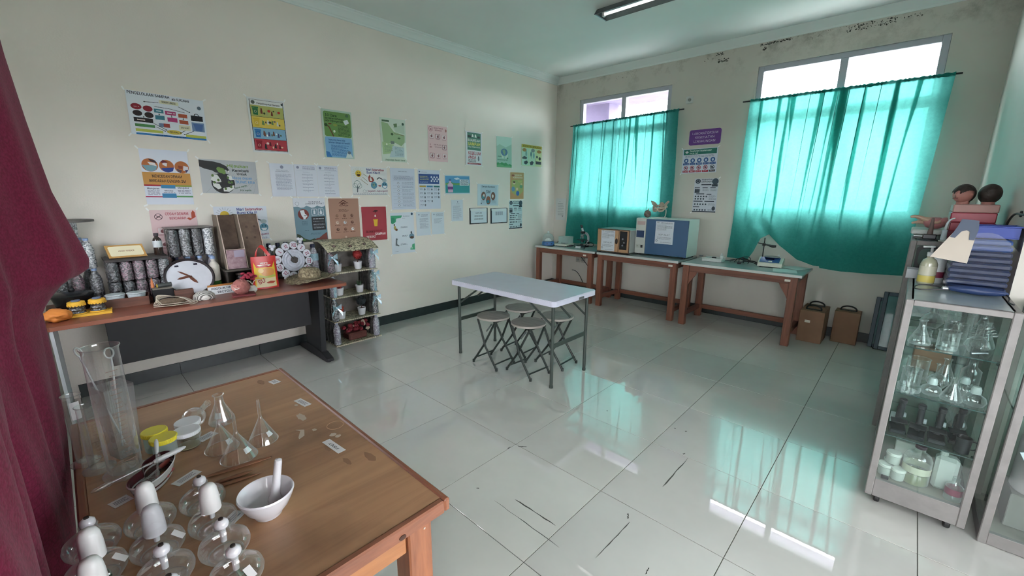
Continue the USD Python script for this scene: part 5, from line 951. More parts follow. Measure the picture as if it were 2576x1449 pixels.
# red and yellow bag
bg = thing('shopping_bag', 'red and yellow bag sewn from food packaging standing on the desk', 'bag', (.548, -4.507, DT), rz=-4)
RD = M('bag_red', '#c0302e', .3); 
def pillow(w, h, t, z0=0):
    def f(sx):
        return grid(lambda u, v: (sx * t * (np.sin(PI * np.clip(u, .02, .98)) ** .5) * (.35 + .65 * (1 - v) ** .7), (u - .5) * w * (1 - .04 * v), z0 + v * h), 14, 14)
    return f
fb = pillow(.178, .262, .022); m = cat(fb(1), trimesh.Trimesh(fb(-1).vertices, fb(-1).faces[:, ::-1], process=False)); part(bg, 'body', m, RD, smooth=50)
def onbag(poly):
    poly = poly.segmentize(.012); m = flatpoly(poly); 
    pts = np.array(m.vertices)[:, :2]; 
    u = np.clip(pts[:, 0] / .178 + .5, 0, 1); v = pts[:, 1] / .262
    x = .022 * (np.sin(PI * np.clip(u, .02, .98)) ** .5) * (.35 + .65 * (1 - np.clip(v, 0, 1)) ** .7) + .0012
    return trimesh.Trimesh(np.column_stack([x, pts[:, 0] * (1 - .04 * v), pts[:, 1]]), m.faces, process=False)
def gridpoly(poly, s=.016):
    x0, y0, x1, y1 = poly.bounds; out = []
    for a in np.arange(x0, x1, s):
        for b in np.arange(y0, y1, s):
            q = poly.intersection(sg.box(a, b, a + s, b + s))
            if q.area > 1e-8: out += [onbag(sg.Polygon(g.exterior.coords)) for g in getattr(q, 'geoms', [q]) if g.geom_type == 'Polygon']
    return cat(*out)
for nm, col, poly, o in (('printed_panel', '#d9b53c', sg.box(-.078, .014, .076, .222), 0), ('header', '#c0302e', sg.Polygon([(-.078, .222), (-.06, .175), (.055, .172), (.076, .222)]), .0004), ('food_picture', '#c98a4c', sa.scale(sg.Point(.02, .135).buffer(1), .05, .035), .0005), ('food_picture', '#d8b878', sa.scale(sg.Point(-.03, .148).buffer(1), .02, .018), .0007), ('lettuce', '#a9b458', sg.Polygon([(-.045, .115), (.0, .100), (.065, .11), (.07, .095), (.0, .085), (-.05, .10)]), .0008),
                         ('bread', '#d9c9a0', sg.Polygon([(-.07, .075), (.0, .085), (.072, .09), (.072, .014), (-.07, .014)]), .0006), ('chilli', '#b04a38', sg.Polygon([(.0, .05), (.03, .062), (.07, .055), (.05, .04), (.01, .042)]), .0010), ('badge', '#e6ddd0', sg.Polygon([(-.055, .196), (.05, .194), (.035, .184), (-.04, .186)]), .0010), ('badge', '#a82f30', sa.scale(sg.Point(-.003, .183).buffer(1), .032, .008), .0013)):
    m = gridpoly(poly); m.vertices[:, 0] += o; part(bg, nm, m, M('bag_' + col[1:], col, .25), smooth=False)
part(bg, 'lettering', cat(facing(mv(text('MEIPA', .014, True, .056, .0004), (-.03, .202, 0)), 0, .0168)), ink('#e6dcd2'), smooth=False)
part(bg, 'side_lettering', facing(mv(text('SU', .034, True, .05, .0004), (-.052, .040, 0), rz=22), 0, .0252), ink('#a8504c'), smooth=False)
part(bg, 'edge_binding', cat(tube([(0.0, -.089, .002), (0, -.087, .262)], .003, 6), tube([(0.0, .089, .002), (0, .087, .262)], .003, 6), tube([(0.012, -.089, .003), (.014, .089, .003)], .003, 6)), M('bag_binding', '#a82a2c', .4))
hp = smoothpath([(0, -.05, .258), (.004, -.045, .30), (0, -.015, .345), (-.006, .02, .31), (-.004, .05, .262)], 24)
part(bg, 'handle', grid(lambda u, v: tuple(np.stack([np.interp(u, np.linspace(0, 1, 24), hp[:, k]) for k in range(3)])[i] + (0, (v - .5) * .016, (v - .5) * .02)[i] for i in range(3)), 30, 3), RD, smooth=True)
# clock of bottle bottoms
rc = thing('bottle_clock', 'home-made clock with a ring of white numbered bottle bottoms around a woven plate', 'clock', (.285, -4.195, DT + .166), rz=4)
WHT = M('ring_white', '#d0d0da', .5); PUR = ink('#93475f')
F = lambda m, o=0: facing(m, 8, o)
part(rc, 'woven_plate', F(lathe([(0, .004), (.03, .006), (.045, .010), (.058, .006), (.070, .011), (.082, .007), (.094, .010), (.100, .004), (.098, 0), (0, 0)], 40), .02), M('woven_white', '#c9ccda', .6, noise=.2, nscale=40, bump=.4, bscale=80))
rom = ['XII', 'I', 'II', 'III', 'IIII', 'V', 'VI', 'VII', 'VIII', 'IX', 'X', 'XI']
for k in range(12):
    a = math.radians(90 - 30 * k - 8); c = (.136 * math.cos(a), .136 * math.sin(a))
    q = part(rc, 'numbered_disc', F(mv(lathe([(0, .0), (.034, 0), (.035, .004), (.033, .008), (0, .009)], 24), (c[0], c[1], 0)), .018), WHT)
    part(q, 'numeral', F(mv(cat(mv(text(rom[k], .028, True, min(.044, .014 * len(rom[k])), .0004), (-min(.044, .014 * len(rom[k])) / 2, -.014, 0))), (c[0], c[1], .0095), rz=math.degrees(a) - 90), .018), PUR, smooth=False)
for (x, y) in ((-.16, .13), (.085, .175), (-.09, -.172 + .04), (.15, -.12)):
    part(rc, 'flower_boss', F(cat(*[mv(lathe([(0, 0), (.014, 0), (.015, .004), (.008, .010), (0, .011)], 14), (x + .016 * math.cos(t), y + .016 * math.sin(t), 0)) for t in (0.4, 2.5, 4.6)]), .018), WHT)
part(rc, 'centre_plate', F(mv(extrude(sg.Polygon([(-.030, 0), (-.018, .030), (.008, .034), (.036, .016), (.028, -.016), (.012, -.030), (-.010, -.022)]), .006, .010)), .02), M('clock_centre', '#4a4240', .5, noise=.3), smooth=False)
part(rc, 'hand', F(tube([(-.004, .01, .018), (-.03, .055, .019), (-.052, .088, .018)], [.004, .003, .001], 6), .02), M('hand_black', '#2a2426', .5))
part(rc, 'backing', F(cyl(.15, -.012, .0, 32), .018), M('clock_backing', '#3a3238', .7))
# bottles standing behind it
for k in range(5):
    t = thing('stuffed_bottle', ['first', 'second', 'third', 'fourth', 'fifth', 'sixth'][k] + ' from the left of the dark-capped stuffed bottles standing behind the bottle-bottom clock', 'bottle', (.145 + .012 * (k % 2), -4.335 + .070 * k, DT), group='dark-capped bottles behind the clock')
    part(t, 'bottle', lathe(bprof(.034, .315) + [(0, .315 * .95)], 18), [SC1, SC2, SC5][k % 3], smooth=40); part(t, 'cap', lathe([(.015, .285), (.019, .288), (.019, .312), (.016, .318), (0, .318)], 14), CAPD)
t = thing('water_bottle', 'large stuffed water bottle with pale blue label at the right end of the desk', 'bottle', (.20, -3.976, DT))
part(t, 'bottle', lathe(bprof(.043, .285) + [(0, .285 * .95)], 24), SC5, smooth=40); part(t, 'label', lathe([(.0438, .135), (.0442, .137), (.0442, .198), (.0438, .2)], 24), M('label_blue', '#9fc3d2', .3, noise=.3, nscale=60)); part(t, 'cap', lathe([(.018, .255), (.021, .258), (.021, .282), (.017, .287), (0, .287)], 14), CAPD)
# straw hat
STRAW = custom('straw', {'tc': ('texture_coordinate', {}), 'w': ('wave_texture', {'wave_type': 'rings', 'rings_direction': 'z', 'scale': 42.0, 'distortion': 3.0, 'detail': 2.0}), 'n': ('noise_texture', {'scale': 55.0, 'detail': 4.0}), 'r': ('rgb_ramp', {'ramp': [(0.3, lin('#5a5040')), (0.55, lin('#97896e')), (0.75, lin('#c2b698'))]}),
    'b': ('bump', {'strength': 0.8, 'distance': 0.006}), 'p': ('principled_bsdf', {'roughness': 0.8})}, [('tc.object', 'w.vector'), ('tc.object', 'n.vector'), ('n.fac', 'r.fac'), ('r.color', 'p.base_color'), ('w.fac', 'b.height'), ('b.normal', 'p.normal')], 'p.BSDF')
ht = thing('straw_hat', 'woven straw hat with a wide frayed brim lying on the right end of the desk', 'hat', (.535, -4.135, DT))
def brim(u, v):
    a = 2 * PI * u; r = .075 + .115 * v; return r * np.cos(a) * .82, r * np.sin(a) * 1.10, .030 + .018 * np.sin(a * 2 + .8) * v ** 2 + .02 * v * np.clip(np.sin(a - .6), 0, 1) + .004 * np.sin(17 * a) * v
part(ht, 'brim', thick(grid(brim, 90, 10), .006), STRAW, smooth=60)
part(ht, 'crown', mv(lathe([(.088, .006), (.086, .03), (.078, .085), (.066, .104), (.04, .112), (0, .108)], 36), (-.01, -.02, .014), ry=0, rx=-6, s=(.85, 1.12, 1)), STRAW)
part(ht, 'band', mv(lathe([(.0885, .010), (.0895, .012), (.0885, .028), (.0875, .03)], 36), (-.01, -.02, .014), rx=-6, s=(.85, 1.12, 1)), M('hat_band', '#6b5f48', .8))
part(ht, 'fringe', cat(*[tube([(.19 * .82 * math.cos(a), .19 * 1.1 * math.sin(a), .032 + .018 * math.sin(2 * a + .8) + .02 * max(0, math.sin(a - .6))), (.207 * .82 * math.cos(a + .05), .207 * 1.1 * math.sin(a + .05), .029 + .018 * math.sin(2 * a + .8) + .02 * max(0, math.sin(a - .6)))], .0016, 4) for a in np.linspace(0, 2 * PI, 70)]), STRAW, kind='stuff')
# jars on a yellow tray, black pot, orange cloth
YL = M('yellow_felt', '#e0ae38', .7); ty = thing('yellow_tray', 'flat yellow tray under two small jars at the left end of the desk', 'tray', (.560, -5.545, DT), rz=-4)
part(ty, 'board', extrude(sg.box(-.065, -.105, .065, .105).buffer(.004), .010), YL); part(ty, 'rim', extrude(sg.box(-.07, -.11, .07, .11).difference(sg.box(-.064, -.104, .064, .104)), .014), YL)
for k, (x, y, lb_) in enumerate(((.560, -5.592, 'left of two small ribbed jars with yellow scalloped lids on the yellow tray'), (.553, -5.497, 'right of two small ribbed jars with yellow scalloped lids on the yellow tray'))):
    t = thing('craft_jar', lb_, 'jar', (x, y, DT + .0105)); part(t, 'body', lathe([(0, 0), (.036, 0), (.040, .008), (.036, .018), (.040, .028), (.035, .040), (.038, .052), (.034, .060), (0, .060)], 28), SC2)
    part(t, 'scalloped_lid', lathe([(.041, .056), (.0425, .060), (.041, .076), (.036, .079), (0, .079)], 28), YL); part(t, 'lace', cat(*[mv(cyl(.006, 0, .003, 8), (.041 * math.cos(a), .041 * math.sin(a), .057), ry=90, rz=math.degrees(a)) for a in np.linspace(0, 2 * PI, 18, endpoint=False)]), YL, kind='stuff')
    part(t, 'cap', cyl(.022, .079, .088, 20, .002), M('jar_cap_bluegrey', '#5f6b86', .4)); part(t, 'base_ring', lathe([(.036, 0), (.043, 0), (.043, .006), (.036, .008)], 28), YL)
bp = thing('black_bowl', 'black lidded bowl behind the two small jars, against the bottle stool', 'bowl', (.335, -5.600, DT))
GB = M('glossy_black', '#18191c', .15); part(bp, 'bowl', lathe([(0, 0), (.075, 0), (.082, .01), (.098, .07), (.104, .09), (.100, .092), (0, .088)], 40), GB); part(bp, 'lid', lathe([(.105, .090), (.106, .098), (.09, .112), (.05, .122), (0, .124)], 40), GB); part(bp, 'knob', mv(blob(.016, 2, 3, .05), (0, 0, .13)), GB)
oc = thing('orange_pouch', 'crumpled orange cloth pouch at the far left end of the desk', 'pouch', (.64, -5.683, DT)); part(oc, 'cloth', mv(blob(.07, 3, 8, .25, 2.2, (1.0, .9, .55)), (0, 0, .034)), M('orange_cloth', '#d8843c', .6))
# wooden box with two dishes
wbx = thing('wooden_box', 'shallow dark wooden box holding two glass dishes at the desk front', 'box', (.447, -5.348, DT), rz=-8)
WB = wood('box_wood', '#6f4636', '#4c2f26', 'y', 1.2, .5)
part(wbx, 'bottom', box(-.07, .07, -.115, .115, 0, .006), WB)
for a in (((-.075, -.068), (-.12, .12)), ((.068, .075), (-.12, .12))): part(wbx, 'side', box(*a[0], *a[1], 0, .062, .001), WB)
for y in (-.12, .113): part(wbx, 'end', box(-.068, .068, y, y + .007, 0, .062, .001), WB)
for k, (x, y) in enumerate(((.443, -5.402), (.452, -5.294))):
    t = thing('glass_dish', ('left', 'right')[k] + ' of two pale round dishes standing in the wooden box', 'dish', (x, y, DT + .0065)); part(t, 'dish', shell([(.03, 0), (.044, .012), (.05, .068), (.052, .070)], .003, 32), M('frosted_dish', '#b9c2c6', .15, transmission_weight=.0)); part(t, 'lid', cyl(.053, .0705, .078, 32, .002), M('dish_lid', '#c3ccce', .2))
# little desk crafts
t = thing('black_box', 'small matt black box with white rim behind the twine bundle', 'box', (.455, -5.152, DT), rz=-2); part(t, 'body', box(-.05, .05, -.058, .058, 0, .088, .002), M('matt_black', '#17171a', .7)); part(t, 'rim', box(-.048, .048, -.056, .056, .0885, .092, .001), M('box_rim', '#8a857c', .5))
t = thing('lighter_toy', 'small dark cylinder toy with a yellow end lying on the black box', 'toy', (.455, -5.145, DT + .1075)); part(t, 'barrel', tube([(-.0, -.03, 0), (0, .05, .004)], .0145, 14), M('dark_barrel', '#3a3f3e', .4)); part(t, 'yellow_end', mv(cyl(.0135, 0, .006, 16), (0, -.030, 0), rx=90), M('yellow_end', '#c8b040', .5)); part(t, 'orange_tip', lathe([(0, 0), (.010, 0), (.009, .03), (.002, .07), (0, .07)], 12).apply_translation([-.02, -.055, -.012]), M('orange_tip', '#c97a4a', .5))
TW = M('twine', '#bdb2a2', .9, noise=.3, nscale=200); tb_ = thing('twine_boat', 'boat-shaped bundle wound in pale twine at the desk front edge', 'craft', (.69, -5.14, DT), rz=-12)
TB = M('twine_dark', '#6a5a4a', .9, noise=.4, nscale=120)
part(tb_, 'body', mv(blob(.05, 3, 4, .12, 3, (.62, 1.7, .52)), (0, 0, .030)), TB)
for k in range(6):
    a = k / 6; part(tb_, 'strand', tube(smoothpath([(-.02 + .012 * k, -.10 + .01 * k, .012 + .006 * (k % 3)), (.0, -.07, .05 + .006 * k), (.012 * (k - 3), .0, .058 + .003 * k), (.02 * math.sin(k), .07, .045), (.03, .10 + .006 * k, .012)], 26), .0026, 6), TW)
part(tb_, 'loop', tube(smoothpath([(.02, .09, .01), (.035, .125, .006), (.02, .14, .012), (.0, .12, .02)], 20), .0028, 6), TW)
for z in (.012, .024): part(tb_, 'base_cord', tube([(.03 + .02 * math.cos(t), .095 * math.sin(t) * 1.0, z) for t in np.linspace(-1.5, 1.5, 24)], .0028, 6), TW)
t = thing('wood_block', 'small brown wooden block between the clock and the twine bundle', 'block', (.55, -5.045, DT), rz=-4); part(t, 'block', box(-.02, .02, -.055, .055, 0, .078, .002), WB); part(t, 'slot', box(-.004, .004, -.05, .05, .0782, .0786), M('slot_dark', '#4a3a30', .8))
SHL = custom('ridged_plaster', {'tc': ('texture_coordinate', {}), 'n': ('wave_texture', {'scale': 34.0, 'distortion': 9.0, 'detail': 2.0}), 'r': ('rgb_ramp', {'ramp': [(0.3, lin('#6d6a66')), (0.6, lin('#d5d2cc'))]}), 'b': ('bump', {'strength': 0.7, 'distance': 0.006}), 'p': ('principled_bsdf', {'roughness': 0.7})}, [('tc.object', 'n.vector'), ('n.fac', 'r.fac'), ('r.color', 'p.base_color'), ('n.fac', 'b.height'), ('b.normal', 'p.normal')], 'p.BSDF')
solo('coiled_rope_dome', 'small white coiled rope dome beside the card sign', 'craft', mv(lathe([(0, 0), (.058, 0), (.063, .012), (.058, .035), (.04, .054), (.015, .063), (0, .064)], 30), s=(.85, 1.1, 1)), SHL, (.63, -4.945, DT + .001))
rb = thing('pink_yarn_ball', 'pink knitted ball on a dark red square base at the desk front', 'craft', (.695, -4.71, DT), rz=-10)
part(rb, 'base', box(-.055, .055, -.075, .075, 0, .014, .003), M('dark_red_base', '#6a2428', .5)); part(rb, 'ball', mv(blob(.058, 3, 6, .14, 5), (0, -.01, .068)), M('pink_yarn', '#b3706a', .85, noise=.35, nscale=25, bump=.8, bscale=70))
for k in range(7):
    a = k * .9; e1 = np.array([math.cos(a), math.sin(a), .3 * math.sin(2 * a)]); e1 /= np.linalg.norm(e1); e2 = np.cross(e1, [.3, .2, 1.0]); e2 /= np.linalg.norm(e2)
    part(rb, 'yarn_strand', tube([np.array([0, -.01, .068]) + (.0605 + .002 * math.sin(5 * q)) * (math.cos(q) * e1 + math.sin(q) * e2) for q in np.linspace(.2 + k, 2.6 + k, 20)], .0035, 6), M('white_yarn', '#d8d0c8', .8) if k in (1, 4) else M('pink_yarn_light', '#c98d86', .85))
vs = thing('flower_vase', 'little white shell vase with crimson paper flowers beside the red and yellow bag', 'vase', (.615, -4.625, DT))
part(vs, 'vase', lathe([(0, 0), (.022, 0), (.032, .016), (.030, .034), (.016, .050), (.012, .052), (0, .05)], 24), M('vase_white', '#d5d0c8', .6, bump=.6, bscale=50)); part(vs, 'stem', tube([(0, 0, .05), (-.004, -.008, .12)], .003, 6), M('stem_dark', '#5a3a34', .7))
for k in range(14):
    a = k * 2.4; r_k = .012 + .035 * (k / 14) ** .5; part(vs, 'flower', mv(blob(.016, 1, k, .4, 4, (1, 1, .7)), (-.01 + r_k * math.cos(a), -.02 + r_k * math.sin(a) * 1.1, .125 + .018 * math.sin(k * 1.7))), M('crimson_flower', '#a02c44', .7), smooth=False)
for s in (-1, 1): part(vs, 'leaf', tube(smoothpath([(0, 0, .06), (.01, s * .035, .095), (.012, s * .062, .085)], 14), [.003] * 13 + [.001], 6), M('pale_leaf', '#c9c8b4', .6))
gb = thing('green_holder', 'white bottle standing in a green felt holder behind the card sign', 'bottle', (.300, -4.795, DT)); part(gb, 'holder', box(-.035, .035, -.06, .035, 0, .072, .008), M('green_felt', '#3f7a3c', .8)); part(gb, 'bottle', lathe([(0, .0725), (.036, .0725), (.038, .08), (.038, .19), (.028, .21), (.014, .225), (.014, .245), (0, .245)], 24), M('white_plastic', '#cfcabf', .5, noise=.12, nscale=20)); part(gb, 'cap', cyl(.016, .245, .268, 18, .002), CAPB)

# ------------------------------------------------ shelf built of stuffed bottles, with potted plants
sh = thing('bottle_shelf', 'shelf rack built of stuffed bottles with leaf-print boards and blue bows, beside the desk', 'shelf', (.19, -3.645, 0))
PRT = custom('leaf_print', {'tc': ('texture_coordinate', {}), 'mp': ('mapping', {'scale': (1, .6, 1)}), 'v': ('voronoi_texture', {'scale': 36.0}), 'n': ('noise_texture', {'scale': 48.0, 'detail': 3.0, 'distortion': 2.0}), 'r': ('rgb_ramp', {'ramp': [(0.40, lin('#4e4a3a')), (0.47, lin('#8f8c72')), (0.54, lin('#cdc7aa'))]}), 'p': ('principled_bsdf', {'roughness': 0.4})},
    [('tc.object', 'mp.vector'), ('mp.vector', 'n.vector'), ('n.fac', 'r.fac'), ('r.color', 'p.base_color')], 'p.BSDF')
SFM = M('shelf_side', '#5a5856', .3, noise=.45, nscale=22, col2='#2c2b2c', bump=.6, bscale=40)
zs = [0.0, .245, .488, .730]
for k, z in enumerate(zs):
    part(sh, 'shelf_board', box(-.165, .150, -.245, .245, z, z + .010, .003), PRT); part(sh, 'board_edging', cat(*[cbox((.151, y, z + .005), (.004, .016, .013)) for y in np.linspace(-.24, .24, 22)]), M('edging', '#c2bba6', .5), kind='stuff')
def toproof(u, v): return -.165 + .34 * v, -.262 + .52 * u, 1.035 - .085 * np.clip((v - .35) / .65, 0, 1) ** 1.5 + .004 * np.sin(9 * u)
part(sh, 'roof_cover', thick(grid(toproof, 16, 14), .006), PRT, smooth=50)
for (y, q) in ((-.17, .80), (-.01, .82), (.14, .80)):
    p0 = toproof((y + .262) / .52, q); part(sh, 'printed_flower', mv(cyl(.017, 0, .001, 14), (p0[0] + .003, y, p0[2] + .0045), ry=42), M('roof_flower', '#4a3a38', .5)); part(sh, 'flower_centre', mv(cyl(.007, 0, .001, 10), (p0[0] + .004, y, p0[2] + .0055), ry=42), M('roof_flower_centre', '#a98a86', .5))
part(sh, 'back_panel', box(-.168, -.160, -.245, .245, .01, 1.02), M('shelf_back', '#77736c', .6, noise=.3, nscale=14))
for k, z in enumerate(zs):
    h = (zs + [.965])[k + 1] - z - .011
    for y in (-.213, .213):
        for j, x in enumerate((-.115, -.045, .025)): part(sh, 'wrapped_bottle', lathe([(0, 0), (.031, 0), (.034, .01), (.033, h * .6), (.028, h * .8), (.02, h), (0, h)], 14).apply_translation([x, y, z + .0105]), SFM, smooth=40)
        bottle(sh, .108, y, z + .0105, .035, h, [SC5, SC1, SC5, SC3][(k + (y > 0)) % 4] if y < 0 else [SC5, SC1, SC4, SC5][k], CAPB)
BOW = M('ribbon_foil', '#8fc4da', .18, metal=.5, noise=.25, nscale=40, col2='#e6f2f6')
def bow(y, z):
    m = []
    for s in (-1, 1):
        m.append(grid(lambda u, v: (.006 + .016 * np.sin(PI * u) , s * (.034 * np.sin(PI * u) * .9 + .002), (v - .5) * .030 * (.35 + np.sin(PI * u)) + .008 * np.sin(PI * u)), 10, 4))
        m.append(grid(lambda u, v: (.004 + .010 * u, s * (.004 + .034 * u), -.002 - .048 * u + (v - .5) * .022 * (.4 + u)), 8, 3))
    m.append(cbox((.010, 0, 0), (.012, .014, .018), .004)); part(sh, 'ribbon_bow', mv(cat(*m), (.142, y, z), s=(1.2, 1.35, 1.35)), BOW, smooth=50)
for z in (.895, .40, .655): bow(-.213, z) if z != .655 else None
for z in (.905, .685, .43): bow(.213, z)
for y in (-.213, .213): part(sh, 'ribbon_strip', grid(lambda u, v: (.146 + .004 * np.sin(20 * u), y + (v - .5) * .026, .50 + .19 * u), 16, 3), BOW, smooth=True)
POT = M('pot_white', '#d6d6da', .4)
def plant(label, x, y, z, kind):
    t = thing('potted_plant', label, 'potted plant', (x, y, z))
    part(t, 'pot', shell([(.030, 0), (.034, .012), (.041, .070), (.043, .075)], .003, 28), POT); part(t, 'soil', cyl(.037, .055, .064, 20), M('soil', '#3a2c24', .9))
    rk = random.Random(int(1000 * abs(y)) + int(z * 100))
    if kind == 'ball' or kind == 'dark':
        c = M('red_ball', '#9a2b2b', .7) if kind == 'ball' else M('dark_foliage', '#2c3438', .8); R = .052
        part(t, 'stem', tube([(0, 0, .06), (0, 0, .115)], .004, 6), M('stem_dark', '#5a3a34', .7)); part(t, 'ball', mv(blob(R * .86, 2, 5, .05), (0, 0, .148)), c)
        lf = []
        for k in range(260):
            d = np.array([rk.gauss(0, 1) for _ in range(3)]); d /= np.linalg.norm(d); e = np.cross(d, [0, 0, 1.0]); e /= np.linalg.norm(e) + 1e-6
            p = d * R * .85; lf.append(trimesh.Trimesh(np.array([p + e * .004, p - e * .004, d * R * 1.12 + e * .003]) + [0, 0, .148], [[0, 1, 2]], process=False))
        part(t, 'foliage', cat(*lf), c, smooth=False, kind='stuff')
    else:
        c = {'green': M('green_leaf', '#3f5a40', .6), 'red': M('red_leaf', '#8e2f34', .6), 'orange': M('orange_leaf', '#b2442c', .6), 'grey': M('grey_leaf', '#4f5a58', .6)}[kind]
        for k in range(16):
            a = rk.uniform(0, 6.28); q = rk.uniform(.1, .5); L = rk.uniform(.05, .085); b = np.array([.015 * math.cos(a), .015 * math.sin(a), .06]); d = np.array([math.cos(a) * q, math.sin(a) * q, 1.0]); d /= np.linalg.norm(d); s_ = np.array([-math.sin(a), math.cos(a), 0]) * .008
            part(t, 'leaf', trimesh.Trimesh(np.array([b, b + d * L * .5 + s_, b + d * L, b + d * L * .5 - s_, b + d * L * .5 + [0, 0, -.003]]), [[0, 1, 4], [1, 2, 4], [2, 3, 4], [3, 0, 4]], process=False), c, smooth=False)
    return t
for lb_, y, k, kd in (('white pot with a red ball bush on the top board of the bottle shelf', .085, 3, 'ball'), ('white pot with grey leaves behind the top left bow of the bottle shelf', -.128, 3, 'grey'), ('white pot with green leaves on the second highest board of the bottle shelf', .085, 2, 'green'), ('white pot with red leaves on the second highest board of the bottle shelf', -.128, 2, 'red'),
                      ('white pot with a dark ball bush on the third board down of the bottle shelf', .09, 1, 'dark'), ('white pot with orange leaves on the third board down of the bottle shelf', -.128, 1, 'orange')):
    plant(lb_, .245, -3.645 + y, zs[k] + .0105, kd)
bk = thing('red_flower_basket', 'dark red basket of beaded flowers on the lowest board of the bottle shelf', 'basket', (.20, -3.63, .0105))
part(bk, 'basket', box(-.06, .085, -.10, .10, 0, .075, .012), M('basket_red', '#6a3a34', .6, noise=.3, nscale=40))
rk = random.Random(2)
for k in range(26): part(bk, 'flower', mv(blob(.022, 1, k, .4, 4), (rk.uniform(-.05, .05), rk.uniform(-.14, .14), rk.uniform(.08, .155))), M('flower_dark_red', ['#7c2430', '#8c3038', '#5c1c28'][0], .7) if k % 6 else M('flower_cream', '#c9b8a4', .7), smooth=False)
# ------------------------------------------------ apparatus on the benches
BT = .7375
CLR = glass_mat('clear_glass', (.95, .97, .97), 1.0, .03)
ACR = glass_mat('clear_acrylic', (.88, .94, .94), 1.0, .06, .10)
CABLE = M('cable_black', '#1d2022', .5)
def wire(parent, pts, r=.0035, name='cable', mat=None, n=40): part(parent, name, tube(smoothpath(pts, n), r, 6), mat or CABLE)
# centrifuge
t = thing('centrifuge', 'small centrifuge with blue base and clear dome in the room corner', 'centrifuge', (.35, -.575, BT))
part(t, 'base', lathe([(0, .004), (.085, .004), (.092, .012), (.090, .055), (.082, .066), (0, .066)], 32), M('centrifuge_blue', '#3d6aa0', .4)); part(t, 'rotor', lathe([(0, .067), (.05, .067), (.055, .08), (.02, .11), (0, .112)], 20), M('rotor_white', '#cfd4d4', .4))
part(t, 'dome', lathe([(.086, .066), (.088, .10), (.080, .14), (.055, .172), (.02, .186), (0, .188)], 32), ACR); part(t, 'knob', mv(blob(.018, 2, 1, .02), (0, 0, .198)), M('knob_clear_white', '#d5dcdc', .2))
for a in (-60, -20): part(t, 'switch', mv(cyl(.008, 0, .006, 12), (.092 * math.cos(math.radians(a)), .092 * math.sin(math.radians(a)), .035), ry=90, rz=a), M('switch_dark', '#22303c', .4))
for k in range(4): part(t, 'foot', cyl(.01, 0, .004, 10).apply_translation([.06 * math.cos(k * 1.57 + .78), .06 * math.sin(k * 1.57 + .78), 0]), CABLE)
wire(t, [(.09, .02, .02), (.13, -.03, .004), (.12, -.07, .004), (.07, -.10, .004)], .004)
# balance with a draught box
t = thing('balance', 'white laboratory balance with a square clear draught box on the corner bench', 'balance', (.545, -.42, BT), rz=6)
IV = M('instrument_ivory', '#c9ccbe', .45)
part(t, 'body', cat(box(-.10, .10, -.13, .11, .006, .036, .008)), IV); part(t, 'control_panel', mv(box(-.08, .08, -.125, -.06, 0, .004, .001), (0, 0, .0365)), M('panel_grey', '#8fa09a', .4)); part(t, 'pan', cyl(.055, .038, .046, 28, .002), STEEL)
def pane(parent, a, b, c, d, mat, name='pane'): part(parent, name, trimesh.Trimesh(np.array([a, b, c, d], float), [[0, 1, 2], [0, 2, 3]], process=False), mat, smooth=False)
x0, x1, y0, y1, z0, z1 = -.085, .085, -.04, .105, .0365, .135; FRO = custom('frosted_acrylic', {'t': ('transparent_bsdf', {'color': (.85, .93, .92)}), 'd': ('diffuse_bsdf', {'color': (.62, .74, .72)}), 'tr': ('translucent_bsdf', {'color': (.7, .8, .8)}), 'a': ('mix_closure', {'fac': .5}), 'm': ('mix_closure', {'fac': .55})}, [('d.BSDF', 'a.closure1'), ('tr.BSDF', 'a.closure2'), ('t.BSDF', 'm.closure1'), ('a.closure', 'm.closure2')], 'm.closure')
for q in (((x0, y0, z0), (x1, y0, z0), (x1, y0, z1), (x0, y0, z1)), ((x0, y1, z0), (x1, y1, z0), (x1, y1, z1), (x0, y1, z1)), ((x0, y0, z0), (x0, y1, z0), (x0, y1, z1), (x0, y0, z1)), ((x1, y0, z0), (x1, y1, z0), (x1, y1, z1), (x1, y0, z1))): pane(t, *q, FRO)
part(t, 'box_rim', cat(tube([(x0, y0, z1), (x1, y0, z1)], .0025, 6), tube([(x1, y0, z1), (x1, y1, z1)], .0025, 6), tube([(x1, y1, z1), (x0, y1, z1)], .0025, 6), tube([(x0, y1, z1), (x0, y0, z1)], .0025, 6)), M('box_rim_mint', '#b5cfc8', .3))
for x in (-.08, .08):
    for y in (-.11, .09): part(t, 'foot', cyl(.01, 0, .006, 10).apply_translation([x, y, 0]), CABLE)
wire(t, [(-.10, .0, .018), (-.15, .03, .034), (-.14, .07, .05), (-.09, .09, .03), (-.13, .12, .014), (-.18, .06, .008)], .004)
# microscope
t = thing('microscope', 'black laboratory microscope on the corner bench in front of the teal curtain', 'microscope', (.82, -.34, BT), rz=-25)
MB_ = M('microscope_black', '#23272b', .35); MW = M('microscope_white', '#b9bdc0', .35)
part(t, 'base', extrude(sg.Polygon([(-.05, -.075), (.05, -.075), (.045, .06), (.02, .085), (-.02, .085), (-.045, .06)]).buffer(.008), .022, 0), MB_); part(t, 'illuminator', cyl(.022, .022, .045, 20, .003).apply_translation([0, -.02, 0]), MB_)
part(t, 'arm', tube(smoothpath([(0, .065, .02), (0, .085, .09), (0, .08, .16), (0, .04, .20), (0, .0, .205)], 20), .017, 10), MW)
part(t, 'stage', box(-.062, .062, -.07, .05, .098, .106, .002), MB_); part(t, 'condenser', cyl(.018, .066, .097, 18).apply_translation([0, -.015, 0]), MB_)
part(t, 'nosepiece', lathe([(0, .168), (.028, .168), (.03, .178), (.022, .186), (0, .186)], 20).apply_translation([0, -.015, 0]), STEEL)
